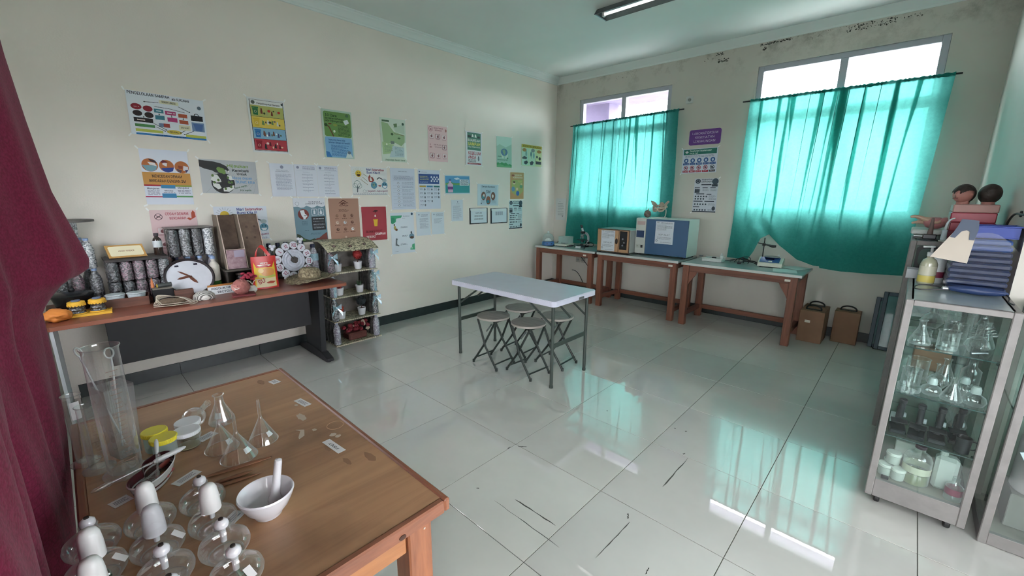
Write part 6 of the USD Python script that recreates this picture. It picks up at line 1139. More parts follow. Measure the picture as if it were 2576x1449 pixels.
for a in (0, 120, 240): part(t, 'objective', mv(cyl(.008, -.045, 0, 12, r2=.009), (.014 * math.cos(math.radians(a)), -.015 + .014 * math.sin(math.radians(a)), .170), rx=8 * math.sin(math.radians(a)), ry=-8 * math.cos(math.radians(a))), STEEL)
part(t, 'head', mv(box(-.025, .025, -.03, .03, 0, .035, .006), (0, -.01, .196)), MB_); part(t, 'body_tube', mv(cyl(.015, 0, .055, 18), (0, -.01, .228), rx=20), MW); part(t, 'eyepiece', mv(cyl(.0165, 0, .045, 18, .003), (0, -.028, .279), rx=20), MB_)
for s in (-1, 1): part(t, 'focus_knob', mv(cyl(.018, 0, .018, 18, .003), (s * .018, .075, .06), ry=s * 90), MB_)
wire(t, [(0, .09, .01), (.12, .10, .03), (.20, .02, .08), (.24, -.10, .06), (.26, -.14, .01)], .004)
solo('small_white_box', 'small white card box lying in front of the microscope', 'box', cbox((0, 0, .0125), (.075, .035, .025), .002), M('card_white', '#c9d0cf', .6), (.845, -.50, BT), rz=8)
t = thing('coiled_lead', 'black coiled electric lead on the corner bench beside the microscope', 'cable', (.69, -.48, BT + .004)); wire(t, [(-.06, 0, 0), (0, .04, .004), (.05, 0, .012), (0, -.03, .006), (-.05, .01, .012), (.02, .035, .02), (.07, .01, .012), (.11, -.02, 0)], .004, n=70)
# small oven
t = thing('drying_oven', 'small tan fronted oven with a paper notice on its door', 'oven', (1.488, -.43, BT))
TAN = M('oven_tan', '#b08c68', .4, noise=.12, nscale=8); OV = M('oven_grey', '#a3aaa6', .4)
part(t, 'casing', box(-.236, .236, -.21, .20, .018, .315, .010), OV); part(t, 'front_frame', box(-.236, .236, -.224, -.2105, .012, .318, .005), M('oven_edge', '#5a4a3c', .4)); part(t, 'door', box(-.226, .085, -.236, -.2245, .024, .305, .004), TAN); part(t, 'control_panel', box(.091, .228, -.234, -.2245, .024, .305, .003), TAN)
part(t, 'black_panel', box(.103, .208, -.2352, -.2343, .062, .298, .0004), M('panel_black', '#1c1f22', .25)); part(t, 'handle', mv(lathe([(0, 0), (.022, 0), (.02, .008), (0, .012)], 20), (.060, -.2362, .165), rx=90, s=(.8, 1.7, 1)), M('handle_black', '#2a2521', .4))
for (x, z, r) in ((.15, .20, .012), (.17, .155, .010), (.15, .118, .012)): part(t, 'dial', mv(cyl(r, 0, .008, 14, .001), (x, -.2354, z), rx=90), M('dial_grey', '#7b8288', .4))
for x in (-.21, .21):
    for y in (-.18, .17): part(t, 'foot', cyl(.014, 0, .0175, 12).apply_translation([x, y, 0]), CABLE)
def notice_on(t, x0, x1, z0, z1, y):
    W, Hh = x1 - x0, z1 - z0; pl0 = placer('back', 0)
    f = lambda v: pl0(v) + np.array([(x0 + x1) / 2, y, (z0 + z1) / 2])
    m = box(-W / 2, W / 2, -Hh / 2, Hh / 2, 0, .0008); part(t, 'notice', trimesh.Trimesh(f(np.array(m.vertices)), m.faces, process=False), paper('#c3cbd2'), smooth=False)
    draw(t, W, Hh, [('t', 'heading', '#4a5058', 'SOP', .06, .065, .04, 'l'), ('b', 'body_text', '#6d757d', .28, .03, .94, .10, 2), ('l', 'rule', '#6d757d', [(.05, .12), (.95, .12)], .003), ('b', 'body_text', '#8a9299', .06, .15, .6, .40, 8), ('b', 'body_text', '#7d858c', .5, .18, .92, .30, 3), ('t', 'lettering', '#5d656c', 'SOP ALAT', .5, .62, .07, 'c', False, .62), ('b', 'body_text', '#8a9299', .1, .68, .9, .80, 3), ('o', 'emblem', '#5f666e', .10, .86, .06, .02), ('b', 'body_text', '#8a9299', .3, .9, .9, .95, 1)], f, .0009)
notice_on(t, -.168, .035, .030, .300, -.2362)
# incubator
t = thing('incubator', 'large incubator with blue door and paper notice, carrying the pelvis model', 'incubator', (2.065, -.34, BT))
BLU = M('incubator_blue', '#335779', .45); INC = M('incubator_mint', '#b9cfc6', .45)
part(t, 'casing', box(-.335, .335, -.16, .165, .020, .470, .006), INC); part(t, 'door', box(-.195, .333, -.178, -.1605, .022, .462, .004), BLU); part(t, 'control_panel', box(-.335, -.199, -.172, -.1605, .022, .466, .003), M('incubator_panel', '#b7bcb4', .45))
part(t, 'display', box(-.322, -.218, -.1732, -.1722, .225, .312, .0004), M('display_navy', '#2c3f62', .3)); part(t, 'name_plate', box(-.318, -.21, -.1732, -.1722, .385, .43, .0004), M('plate_pink', '#b09a94', .5)); part(t, 'switch_plate', box(-.32, -.215, -.1732, -.1722, .09, .135, .0004), M('switch_plate', '#a9aea6', .5)); part(t, 'rocker_switch', box(-.255, -.228, -.1765, -.1734, .095, .13, .001), M('rocker_black', '#1b1d1f', .4)); part(t, 'lamp_lens', mv(cyl(.006, 0, .003, 10), (-.30, -.1734, .113), rx=90), M('lens_amber', '#6a6a4a', .3))
for x in (-.29, .29):
    for y in (-.13, .13): part(t, 'foot', cyl(.018, 0, .0195, 12).apply_translation([x, y, 0]), CABLE)
notice_on(t, -.068, .160, .165, .440, -.1782)
# pelvis model on the incubator
t = thing('pelvis_model', 'bone-coloured pelvis model on a stand on top of the incubator', 'anatomical model', (1.945, -.33, BT + .4715), rz=0)
BONE = M('bone', '#b5a795', .55, noise=.25, nscale=18); 
part(t, 'stand_base', extrude(sa.scale(sg.Point(0, 0).buffer(1, quad_segs=10), .10, .07), .010), M('stand_white', '#c3c4bc', .5)); part(t, 'stand_rod', tube(smoothpath([(.07, 0, .008), (.085, .0, .07), (.075, .0, .12)], 14), .0055, 8), M('stand_white', '#c3c4bc', .5))
ringp = [(.075 * math.cos(a), .05 * math.sin(a), .135 + .018 * math.sin(a)) for a in np.linspace(0, 2 * PI, 26)]
part(t, 'pelvic_ring', tube(ringp, [.016 + .005 * math.sin(2 * k) for k in range(26)], 10), BONE)
for s in (-1, 1):
    part(t, 'ilium', thick(grid(lambda u, v: (s * (.055 + .062 * v * np.sin(PI * (.15 + .8 * u))), -.05 + .10 * u, .145 + .07 * v * np.sin(PI * (.1 + .85 * u)) + .01 * np.sin(9 * u)), 14, 8), .010), BONE, smooth=60)
    part(t, 'ischium', tube(smoothpath([(s * .06, -.02, .125), (s * .055, -.05, .09), (s * .025, -.06, .085), (s * .008, -.055, .115)], 18), .012, 8), BONE)
part(t, 'sacrum', mv(blob(.038, 2, 3, .15, 3, (.9, .6, 1.4)), (0, .05, .145)), BONE)
t = thing('ball_model', 'grey mottled ball model resting at the left beside the pelvis model', 'anatomical model', (1.800, -.36, BT + .4715)); part(t, 'ball', mv(blob(.044, 3, 5, .08, 2, (1, .95, 1.05)), (0, 0, .046)), M('mottled_grey', '#8a7d74', .6, noise=.5, nscale=30, col2='#4a4240')); part(t, 'stem', tube([(.0, 0, .085), (.012, 0, .11)], .006, 8), BONE)
# third bench: foam tray, cables, scale, stand, papers
t = thing('foam_tray', 'white foam tray with small items beside the incubator bench', 'tray', (2.67, -.37, BT), rz=3); FO = M('foam_white', '#c6cdc9', .7)
part(t, 'tray', cat(box(-.11, .11, -.085, .085, 0, .032, .006), box(-.11, .11, -.085, -.072, .0325, .045, .003), box(-.11, .11, .072, .085, .0325, .045, .003)), FO); part(t, 'black_clip', box(-.01, .035, -.05, -.02, .0325, .055, .005), CABLE)
t = thing('dropper_bottle', 'tiny white dropper bottle standing in the foam tray', 'bottle', (2.745, -.335, BT + .0325)); part(t, 'body', cyl(.022, 0, .04, 18, .004), FO); part(t, 'cap', lathe([(.012, .04), (.012, .05), (.005, .065), (0, .066)], 14), FO)
t = thing('glass_vial', 'small clear jar on the bench left of the foam tray', 'jar', (2.51, -.33, BT)); part(t, 'jar', lathe([(0, 0), (.026, .002), (.028, .03), (.022, .04)], 20), CLR); part(t, 'lid', cyl(.023, .041, .05, 18, .002), STEEL)
t = thing('cable_bundle', 'tangle of black cables behind the blue-faced scale', 'cable', (2.975, -.30, BT + .006))
rk = random.Random(4)
for k in range(6): wire(t, [(-.20 + .05 * k, .02 * math.sin(k), 0), (-.12 + .03 * k, .05 * math.cos(k), .02 + .01 * k), (-.02, .04 * math.sin(2 * k), .035 + .012 * (k % 3)), (.08, -.03 + .02 * k, .02), (.14, .06 * math.cos(k), .004)], .0038)
part(t, 'plug', mv(box(-.02, .02, -.012, .012, 0, .02, .005), (-.02, -.10, -.003), rz=35), CABLE); wire(t, [(-.02, -.10, .005), (.01, -.05, .02), (.05, 0, .02)], .004)
t = thing('digital_scale', 'white digital scale with blue control face on the gusseted bench', 'scale', (3.25, -.325, BT), rz=4)
part(t, 'body', mv(extrude(sg.Polygon([(-.085, .008), (.105, .008), (.105, .088), (.03, .095), (-.08, .045)]), .23), (0, 0, 0)).apply_transform(np.array([[0, 0, 1, -.115], [1, 0, 0, 0], [0, 1, 0, 0], [0, 0, 0, 1.0]])), IV, smooth=30)
FP = lambda m: mv(m, (0, -.025, .0735), rx=24.4)
part(t, 'blue_face', FP(box(-.10, .085, -.050, .055, 0, .002, .0006)), M('scale_blue', '#2c4a8c', .35)); part(t, 'lcd', FP(box(-.05, .03, .005, .038, .0021, .0032)), M('lcd_dark', '#26304a', .2)); part(t, 'sticker', FP(box(-.018, .018, -.04, -.018, .0021, .003)), LABEL); part(t, 'pan', cyl(.075, .100, .106, 28, .002).apply_translation([0, .045, 0]), STEEL); part(t, 'pan_support', cyl(.03, .09, .0998, 20).apply_translation([0, .045, 0]), CABLE)
for x in (-.09, .09):
    for y in (-.06, .08): part(t, 'foot', cyl(.012, 0, .008, 10).apply_translation([x, y, 0]), CABLE)
t = thing('clamp_stand', 'black laboratory stand with clamp under the lifted curtain hem', 'stand', (3.13, -.175, BT)); part(t, 'foot_plate', box(-.06, .06, -.035, .035, 0, .012, .003), CABLE); part(t, 'rod', tube([(0, 0, .012), (0, 0, .295)], .0055, 10), CABLE); part(t, 'boss', box(-.014, .014, -.02, .012, .205, .235, .003), CABLE); part(t, 'clamp', tube([(-.07, -.012, .235), (.02, -.012, .222), (.10, -.012, .205)], [.004, .007, .016], 10), CABLE); part(t, 'clamp_jaw', box(.075, .12, -.03, .006, .195, .222, .004), CABLE)
def leafsheet(lb_, x, y, z, w, h, rz, bend=.0):
    m = thick(grid(lambda u, v: ((u - .5) * w, (v - .5) * h, bend * np.sin(PI * u) * (1 - v)), 8, 6), .0008)
    return solo('paper_sheet', lb_, 'paper', m, paper('#cfd6d4'), (x, y, z), rz)
leafsheet('loose white paper under the right front of the digital scale', 3.42, -.50, BT + .0006, .21, .26, 12); leafsheet('loose white paper at the back right corner of the gusseted bench', 3.46, -.26, BT + .0022, .21, .26, -18, .006)
solo('folded_paper', 'folded pointed white paper standing behind the digital scale', 'paper', trimesh.Trimesh(np.array([(-.06, 0, 0), (.06, 0, 0), (.03, .0, .13), (-.055, .07, 0), (.06, .06, 0), (.03, .004, .13)], float), [[0, 1, 2], [4, 3, 5]], process=False), paper('#cfd6d4'), (3.265, -.205, BT + .0006), smooth=False)
# cartons and leaning frames on the floor
CBD = M('cardboard', '#866650', .75, noise=.12, nscale=10); HB = M('handle_plastic', '#1b1d1f', .4)
def carton(lb_, x0, x1, y0, y1, h, sticker=False, hoff=0.0):
    w, d = x1 - x0, y1 - y0; t = thing('carton', lb_, 'box', ((x0 + x1) / 2, (y0 + y1) / 2, 0))
    part(t, 'box', box(-w / 2, w / 2, -d / 2, d / 2, 0, h, .003), CBD); part(t, 'flap_seam', box(-w / 2 + .004, w / 2 - .004, -.0015, .0015, h + .0001, h + .0008), M('seam_dark', '#6a4c38', .8))
    part(t, 'handle', tube(smoothpath([(-.062, hoff, h), (-.058, hoff - .004, h + .028), (-.03, hoff - .008, h + .045), (.03, hoff - .008, h + .045), (.058, hoff - .004, h + .028), (.062, hoff, h)], 30), .0075, 8), HB)
    part(t, 'handle_base', box(-.07, .07, hoff - .012, hoff + .012, h + .0002, h + .008, .003), HB)
    if sticker: part(t, 'sticker', box(-.055, -.008, -d / 2 - .0008, -d / 2 - .0001, h * .62, h * .70), LABEL)
    return t
carton('brown cardboard carton with black handle and white sticker, next to the gusseted bench', 3.595, 3.81, -.405, -.25, .335, True); carton('brown cardboard carton with black handle, tucked behind the stickered carton', 3.600, 3.812, -.244, -.085, .345); carton('plain brown cardboard carton with black handle, right of the stickered carton', 3.865, 4.075, -.195, -.03, .335)
DTQ = M('frame_dark_teal', '#1f3a46', .4)
def frame(lb_, x0, x1, h, yb, ang):
    w = x1 - x0; t = thing('framed_picture', lb_, 'picture', ((x0 + x1) / 2, yb, 0.003), rot=(-ang, 0, 0))
    b = .035
    for q in ((-w / 2, -w / 2 + b, 0, h), (w / 2 - b, w / 2, 0, h), (-w / 2 + b, w / 2 - b, 0, b), (-w / 2 + b, w / 2 - b, h - b, h)): part(t, 'frame_bar', box(q[0], q[1], -.012, .012, q[2], q[3], .003), DTQ)
    part(t, 'picture', box(-w / 2 + b, w / 2 - b, .002, .006, b, h - b), M('picture_teal', '#6f9a98', .5, noise=.35, nscale=6, col2='#5a7a7c')); pane(t, (-w / 2 + b, -.002, b), (w / 2 - b, -.002, b), (w / 2 - b, -.002, h - b), (-w / 2 + b, -.002, h - b), glass_mat('picture_glass', (.8, .88, .88), .15, .05), 'glass')
    part(t, 'picture_figure', extrude(sa.scale(sg.Point(0, 0).buffer(1, quad_segs=6), .05, .10), .0004).apply_transform(np.array([[1, 0, 0, -.03], [0, 0, -1, .0015], [0, 1, 0, h * .35], [0, 0, 0, 1.0]])), M('picture_brown', '#8a7a5c', .6)); part(t, 'picture_figure', extrude(sa.scale(sg.Point(0, 0).buffer(1, quad_segs=6), .045, .02), .0004).apply_transform(np.array([[1, 0, 0, -.02], [0, 0, -1, .0015], [0, 1, 0, h * .72], [0, 0, 0, 1.0]])), M('picture_dark', '#37484c', .6))
frame('dark teal framed picture leaning against the window wall, the front one', 4.215, 4.62, .58, -.178, 13.5); frame('dark teal framed picture leaning behind the front one, its left edge showing', 4.165, 4.55, .51, -.132, 12.5)
# leads under the benches
for lb_, pts in (('black lead hanging down the window wall under the corner bench', [(.50, -.02, .66), (.70, -.03, .42), (.78, -.03, .30), (.80, -.04, .10), (.82, -.05, .012)]), ('thin looping lead low on the wall under the corner bench', [(.42, -.025, .30), (.52, -.03, .28), (.62, -.03, .16), (.70, -.035, .06)])):
    t = thing('hanging_lead', lb_, 'cable'); wire(t, pts, .005)
# ------------------------------------------------ glass instrument cabinets on the right
CF = M('cabinet_enamel', '#827f7d', .5, noise=.18, nscale=14, coord='object'); CTOP = M('cabinet_top_steel', '#9fb0b4', .3, metal=.4, noise=.15, nscale=10)
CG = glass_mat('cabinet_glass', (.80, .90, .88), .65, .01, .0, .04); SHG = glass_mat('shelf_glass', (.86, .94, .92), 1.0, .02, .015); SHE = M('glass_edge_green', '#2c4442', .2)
def cabinet(name, label, x0, x1, y0, y1, z0, z1, shelves, wheels=True, bottom=.095):
    t = thing(name, label, 'cabinet', ((x0 + x1) / 2, (y0 + y1) / 2, 0)); a, b = (x1 - x0) / 2, (y1 - y0) / 2; p = .028
    for sx in (-1, 1):
        for sy in (-1, 1): part(t, 'post', box(min(sx * a, sx * (a - p)), max(sx * a, sx * (a - p)), min(sy * b, sy * (b - p)), max(sy * b, sy * (b - p)), z0, z1, .003), CF)
    for sy in (-1, 1):
        y_a, y_b = min(sy * b, sy * (b - p)), max(sy * b, sy * (b - p))
        part(t, 'rail', box(-a + p, a - p, y_a, y_b, z1 - .026, z1 - .001, .002), CF); part(t, 'kick_panel', box(-a + p, a - p, y_a + .002, y_b - .002, z0 + .002, z0 + bottom, .002), CF)
        yy = sy * (b - .004); pane(t, (-a + p, yy, z0 + bottom), (a - p, yy, z0 + bottom), (a - p, yy, z1 - .026), (-a + p, yy, z1 - .026), CG, 'glass_pane')
    for sx in (-1, 1):
        x_a, x_b = min(sx * a, sx * (a - p)), max(sx * a, sx * (a - p))
        part(t, 'rail', box(x_a, x_b, -b + p, b - p, z1 - .026, z1 - .001, .002), CF); part(t, 'kick_panel', box(x_a + .002, x_b - .002, -b + p, b - p, z0 + .002, z0 + bottom, .002), CF)
        xx = sx * (a - .004); pane(t, (xx, -b + p, z0 + bottom), (xx, b - p, z0 + bottom), (xx, b - p, z1 - .026), (xx, -b + p, z1 - .026), CG, 'glass_pane')
    part(t, 'top_panel', box(-a + .018, a - .018, -b + .018, b - .018, z1 - .010, z1 - .001, .001), CTOP); part(t, 'floor_panel', box(-a + .01, a - .01, -b + .01, b - .01, z0 + bottom - .012, z0 + bottom - .002), M('cabinet_floor', '#8f8d84', .6))
    for z in shelves:
        pane(t, (-a + .006, -b + .006, z), (a - .006, -b + .006, z), (a - .006, b - .006, z), (-a + .006, b - .006, z), SHG, 'glass_shelf'); part(t, 'shelf_edge', cat(box(-a + p, a - p, -b + .0065, -b + .0095, z - .004, z + .001), box(-a + .0065, -a + .0095, -b + p, b - p, z - .004, z + .001)), SHE)
        for sx in (-1, 1): part(t, 'shelf_bracket', box(sx * (a - .02) - .012, sx * (a - .02) + .012, -b + .03, -b + .05, z - .02, z - .0045), SHE)
    if wheels:
        for sx in (-1, 1):
            for sy in (-1, 1):
                q = part(t, 'castor', box(sx * (a - .05) - .014, sx * (a - .05) + .014, sy * (b - .05) - .014, sy * (b - .05) + .014, .03, z0, .003), M('castor_fork', '#4a4644', .5)); part(q, 'wheel', mv(cyl(.024, -.011, .011, 18, .004), (sx * (a - .05), sy * (b - .05), .0245), ry=90), M('castor_wheel', '#1d1d1f', .5))
    return t
C0 = (4.340, 4.688, -3.03, -2.21, .048, 1.050)
cabinet('glass_cabinet', 'grey enamelled glass cabinet on castors full of laboratory glassware, nearest at the right', *C0, [.833, .607, .386])
C1 = (4.318, 4.688, -2.13, -1.35, .03, 1.245)
c1 = cabinet('glass_cabinet', 'taller grey glass cabinet behind the near one, red books on top', *C1, [.90, .55], wheels=False)
part(c1, 'window_gasket', extrude(sg.box(-.150, 1.085, .150, 1.215).buffer(-.02).buffer(.02).difference(sg.box(-.138, 1.097, .138, 1.203).buffer(-.03).buffer(.03)), .003).apply_transform(np.array([[1, 0, 0, 0], [0, 0, -1, -.3915], [0, 1, 0, 0], [0, 0, 0, 1.0]])), M('gasket_dark', '#24282a', .5), smooth=False)
part(c1, 'grey_screen', box(-.152, .152, -.372, -.368, 1.06, 1.216), M('screen_grey', '#6d7774', .4), smooth=False)
C2 = (4.735, 5.35, -3.00, -2.64, 0.0, 1.05)
c2 = cabinet('glass_cabinet', 'white framed glass cabinet at the right edge holding a large white jar', *C2, [.62], wheels=False, bottom=.06)
part(c2, 'sliding_frame', box(-.165, -.125, -.176, -.160, .062, 1.02, .002), M('white_frame', '#b5b3b4', .5))

# glassware: thin clear vessels
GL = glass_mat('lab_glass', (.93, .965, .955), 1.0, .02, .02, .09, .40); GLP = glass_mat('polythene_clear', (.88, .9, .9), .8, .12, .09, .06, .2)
def vessel(name, label, prof, x, y, z, mat=GL, rot=None, rz=0, rim=True, catg=None, group=None, extra=None, n=26):
    t = thing(name, label, catg or name.replace('_', ' '), (x, y, z), rot=rot, rz=rz, group=group)
    part(t, 'body', lathe(prof, n), mat, smooth=45)
    if rim:
        r, h = prof[-1]; part(t, 'rim', mv(tube([(r * math.cos(a), r * math.sin(a), h) for a in np.linspace(0, 2 * PI, n + 1)], .0011, 5, cap=False)), mat)
    if extra: extra(t)
    return t
def p_erl(r, h): return [(0, .0005), (r * .92, .0005), (r, .008), (r * .95, h * .15), (r * .32, h * .72), (r * .30, h * .93), (r * .40, h)]
def p_beaker(r, h): return [(0, .0005), (r * .92, .0005), (r, .006), (r, h * .96), (r * 1.05, h)]
def p_round(r, h): return [(0, .0005), (r * .5, .001), (r, r * .75), (r * .8, r * 1.35), (r * .3, r * 1.8), (r * .27, h * .95), (r * .36, h)]
def p_dish(r, h): return [(0, .0005), (r * .95, .0005), (r, .004), (r, h)]
def p_bott(r, h): return [(0, .0005), (r * .94, .0005), (r, .006), (r, h * .62), (r * .45, h * .78), (r * .42, h)]
X_, Y_ = 4.34, -3.03
gi = [  # shelf height, list of (kind, dx, dy, r, h)
    (.8335, [('erlenmeyer_flask', p_erl, .075, .09, .040, .115), ('beaker', p_beaker, .165, .075, .035, .085), ('petri_dish', p_dish, .10, .20, .048, .018), ('round_flask', p_round, .255, .10, .042, .13), ('erlenmeyer_flask', p_erl, .285, .22, .038, .12), ('beaker', p_beaker, .19, .20, .04, .10), ('petri_dish', p_dish, .08, .33, .046, .016), ('beaker', p_beaker, .21, .36, .045, .11), ('erlenmeyer_flask', p_erl, .29, .40, .042, .13), ('round_flask', p_round, .12, .46, .046, .14)]),
    (.6075, [('petri_dish', p_dish, .075, .065, .042, .030), ('spirit_lamp', None, .150, .085, .038, .08), ('erlenmeyer_flask', p_erl, .215, .065, .038, .105), ('spirit_lamp', None, .285, .075, .040, .085), ('beaker', p_beaker, .08, .17, .036, .08), ('round_flask', p_round, .17, .19, .040, .12), ('spirit_lamp', None, .26, .20, .038, .08), ('beaker', p_beaker, .10, .30, .042, .10), ('erlenmeyer_flask', p_erl, .20, .31, .040, .12), ('bottle', p_bott, .285, .33, .035, .13)])]
nm_o = ['nearest', 'second', 'third', 'fourth', 'fifth', 'sixth', 'seventh', 'eighth', 'ninth', 'tenth']
PORC = M('porcelain', '#d0d0d4', .25, coat_weight=.5)
for z, row in gi:
    lev = 'top' if z > .7 else 'second'
    for k, (nm, pf, dx, dy, r, h) in enumerate(row):
        side = 'left' if dx < .12 else ('right' if dx > .24 else 'middle'); dep = 'front' if dy < .12 else ('middle' if dy < .28 else 'back')
        lb_ = 'clear glass %s at the %s %s of the %s shelf in the near cabinet' % (nm.replace('_', ' '), dep, side, lev)
        if nm == 'spirit_lamp':
            t = vessel('spirit_lamp', lb_, [(0, .001), (r * .8, .001), (r, h * .22), (r * .85, h * .45), (r * .35, h * .62), (r * .34, h * .8)], X_ + dx, Y_ + dy, z, catg='spirit lamp'); part(t, 'cap', lathe([(r * .42, h * .62), (r * .42, h * .85), (r * .3, h), (0, h * 1.02)], 18), M('frosted_cap', '#b9c4c2', .4))
        else: vessel(nm, lb_, pf(r, h), X_ + dx, Y_ + dy, z)
t = vessel('steel_clamp', 'bright steel clamp lying among the glass on the top shelf of the near cabinet', [(0, 0), (.008, .002), (.006, .05), (.010, .055), (0, .06)], X_ + .235, Y_ + .045, .8425, STEEL, rot=(0, 80, 20), rim=False, catg='clamp')
for k in range(5): vessel('glass_tube', ['first', 'second', 'third', 'fourth', 'fifth'][k] + ' of the slanting glass tubes at the right of the top cabinet shelf', [(0, .001), (.006, .004), (.0065, .13), (.0075, .133)], X_ + .205, Y_ + .265 + .018 * k, .8425, GL, rot=(0, 70 - 4 * k, 0), n=10, catg='glass tube')
solo('card_box', 'brown card box at the back of the second shelf in the near cabinet', 'box', box(-.07, .07, -.05, .05, 0, .12, .003), CBD, (X_ + .15, Y_ + .50, .608))
# black microscopes on the third shelf
MBK = M('matt_black_metal', '#1f2226', .5)
def smallscope(lb_, dx, dy, rz):
    t = thing('small_microscope', lb_, 'microscope', (X_ + dx, Y_ + dy, .3868), rz=rz)
    part(t, 'base', box(-.03, .03, -.045, .045, 0, .02, .004), MBK); part(t, 'pillar', box(-.012, .012, .015, .04, .0205, .11, .004), MBK); part(t, 'stage', box(-.03, .03, -.035, .014, .05, .057, .002), MBK); part(t, 'tube', mv(cyl(.012, 0, .075, 14, .002), (0, -.005, .075), rx=6), MBK); part(t, 'arm', box(-.01, .01, -.005, .035, .105, .122, .003), MBK); part(t, 'eyepiece', mv(cyl(.0145, 0, .02, 14, .002), (0, -.014, .15), rx=6), MBK)
    part(t, 'knob', mv(cyl(.012, 0, .012, 12, .002), (.0125, .028, .075), ry=90), M('knob_grey', '#9aa3a5', .3))
for k, (dx, dy, rz, w) in enumerate(((.068, .09, 4, 'leftmost'), (.136, .075, -4, 'second from the left'), (.203, .095, 0, 'third from the left'), (.268, .15, 6, 'rightmost'))): smallscope('small black microscope on the third cabinet shelf, %s of four' % w, dx, dy, rz)
solo('black_mug', 'small black tin mug at the right of the black microscopes', 'mug', cat(lathe([(0, 0), (.024, 0), (.026, .07), (.024, .072), (.022, .01), (0, .01)], 22), tube(smoothpath([(.024, 0, .06), (.042, 0, .055), (.042, 0, .03), (.024, 0, .02)], 12), .003, 6)), MBK, (X_ + .285, Y_ + .05, .3868))
solo('white_card', 'white card box under the leftmost black microscope shelf end', 'box', box(-.02, .02, -.03, .03, 0, .04, .002), M('card_white', '#c9d0cf', .6), (X_ + .058, Y_ + .19, .3868))
t = thing('plastic_sheet_roll', 'crumpled clear plastic bags standing at the right of the third cabinet shelf', 'plastic bags', (X_ + .27, Y_ + .30, .3868)); part(t, 'bag', grid(lambda u, v: ((u - .5) * .07 + .01 * np.sin(14 * v), .05 * np.sin(6.28 * u), .20 * v), 20, 10), GLP, smooth=True)
# bottom: reagent bottles, tubs
BZ = .048 + .095 - .001
TUBW = M('tub_lid_white', '#c9cfc6', .45); TUBB = M('tub_translucent', '#a9b0a8', .35)
for k, (dx, dy, dz, w) in enumerate(((.058, .085, 0, 'front left'), (.105, .075, 0, 'front right'), (.078, .15, 0, 'rear'), (.08, .105, .0615, 'upper'))):
    t = thing('specimen_tub', 'white lidded specimen tub on the cabinet floor, %s of the stacked four' % w, 'tub', (X_ + dx, Y_ + dy, BZ + dz)); part(t, 'tub', cyl(.026, 0, .045, 22, .003, r2=.028), TUBB); part(t, 'lid', cyl(.030, .0455, .060, 22, .002), TUBW)
t = thing('reagent_bottle', 'large clear reagent bottle half full of yellowish liquid on the cabinet floor', 'bottle', (X_ + .165, Y_ + .105, BZ)); part(t, 'bottle', lathe([(0, .001), (.048, .001), (.052, .006), (.052, .125), (.042, .150), (.02, .165), (.019, .185)], 30), GL, smooth=45); part(t, 'liquid', lathe([(0, .004), (.048, .004), (.0495, .01), (.0495, .055), (0, .055)], 30), M('liquid_olive', '#85876a', .1)); part(t, 'label', lathe([(.0525, .062), (.0527, .063), (.0527, .095), (.0525, .096)], 30), M('label_cream', '#b9bba6', .5)); part(t, 'cap', cyl(.021, .180, .197, 20, .002), M('cap_dark', '#3c3038', .5))
solo('white_jerrycan', 'white plastic canister on the cabinet floor right of the reagent bottle', 'canister', cat(box(-.04, .04, -.03, .03, 0, .17, .014), cyl(.014, .165, .19, 16).apply_translation([-.015, 0, 0])), M('canister_white', '#b9c2bc', .4), (X_ + .262, Y_ + .135, BZ))
t = vessel('clear_bottle', 'clear empty bottle in the right corner of the cabinet floor', p_bott(.03, .11), X_ + .295, Y_ + .06, BZ, catg='bottle'); part(t, 'label', lathe([(.0304, .03), (.0306, .031), (.0306, .06), (.0304, .061)], 20), M('label_maroon', '#7a2a44', .5)); vessel('clear_bottle', 'clear empty bottle behind the corner one on the cabinet floor', p_bott(.028, .16), X_ + .295, Y_ + .22, BZ, catg='bottle')
solo('paper_box', 'pale paper box at the back left of the cabinet floor', 'box', box(-.05, .05, -.03, .03, 0, .15, .003), M('paper_box', '#a3a79f', .7), (X_ + .13, Y_ + .22, BZ)); solo('black_block', 'tiny black block at the front left of the cabinet floor', 'block', box(-.014, .014, -.008, .008, 0, .014, .002), MBK, (X_ + .062, Y_ + .037, BZ))
# white jar and boards in the right cabinet
t = thing('white_jar', 'large pinkish white plastic jar in the cabinet at the right edge', 'jar', (4.90, -2.80, .062)); part(t, 'jar', lathe([(0, .16), (.085, .16), (.09, .17), (.09, .40), (.07, .455), (.04, .47), (0, .47)], 32), M('jar_white', '#c9bcbe', .4)); part(t, 'cap', cyl(.04, .4705, .50, 24, .003), M('jar_white', '#c9bcbe', .4)); part(t, 'pedestal', box(-.09, .09, -.09, .09, 0, .1595, .003), M('pedestal_grey', '#8a8884', .6))
solo('leaning_board', 'narrow white board leaning in the cabinet at the right edge', 'board', mv(box(-.015, .015, -.004, .004, 0, .42, .001), (0, 0, .002), ry=-28), M('white_board', '#d3d6dc', .5), (5.00, -2.945, .078))

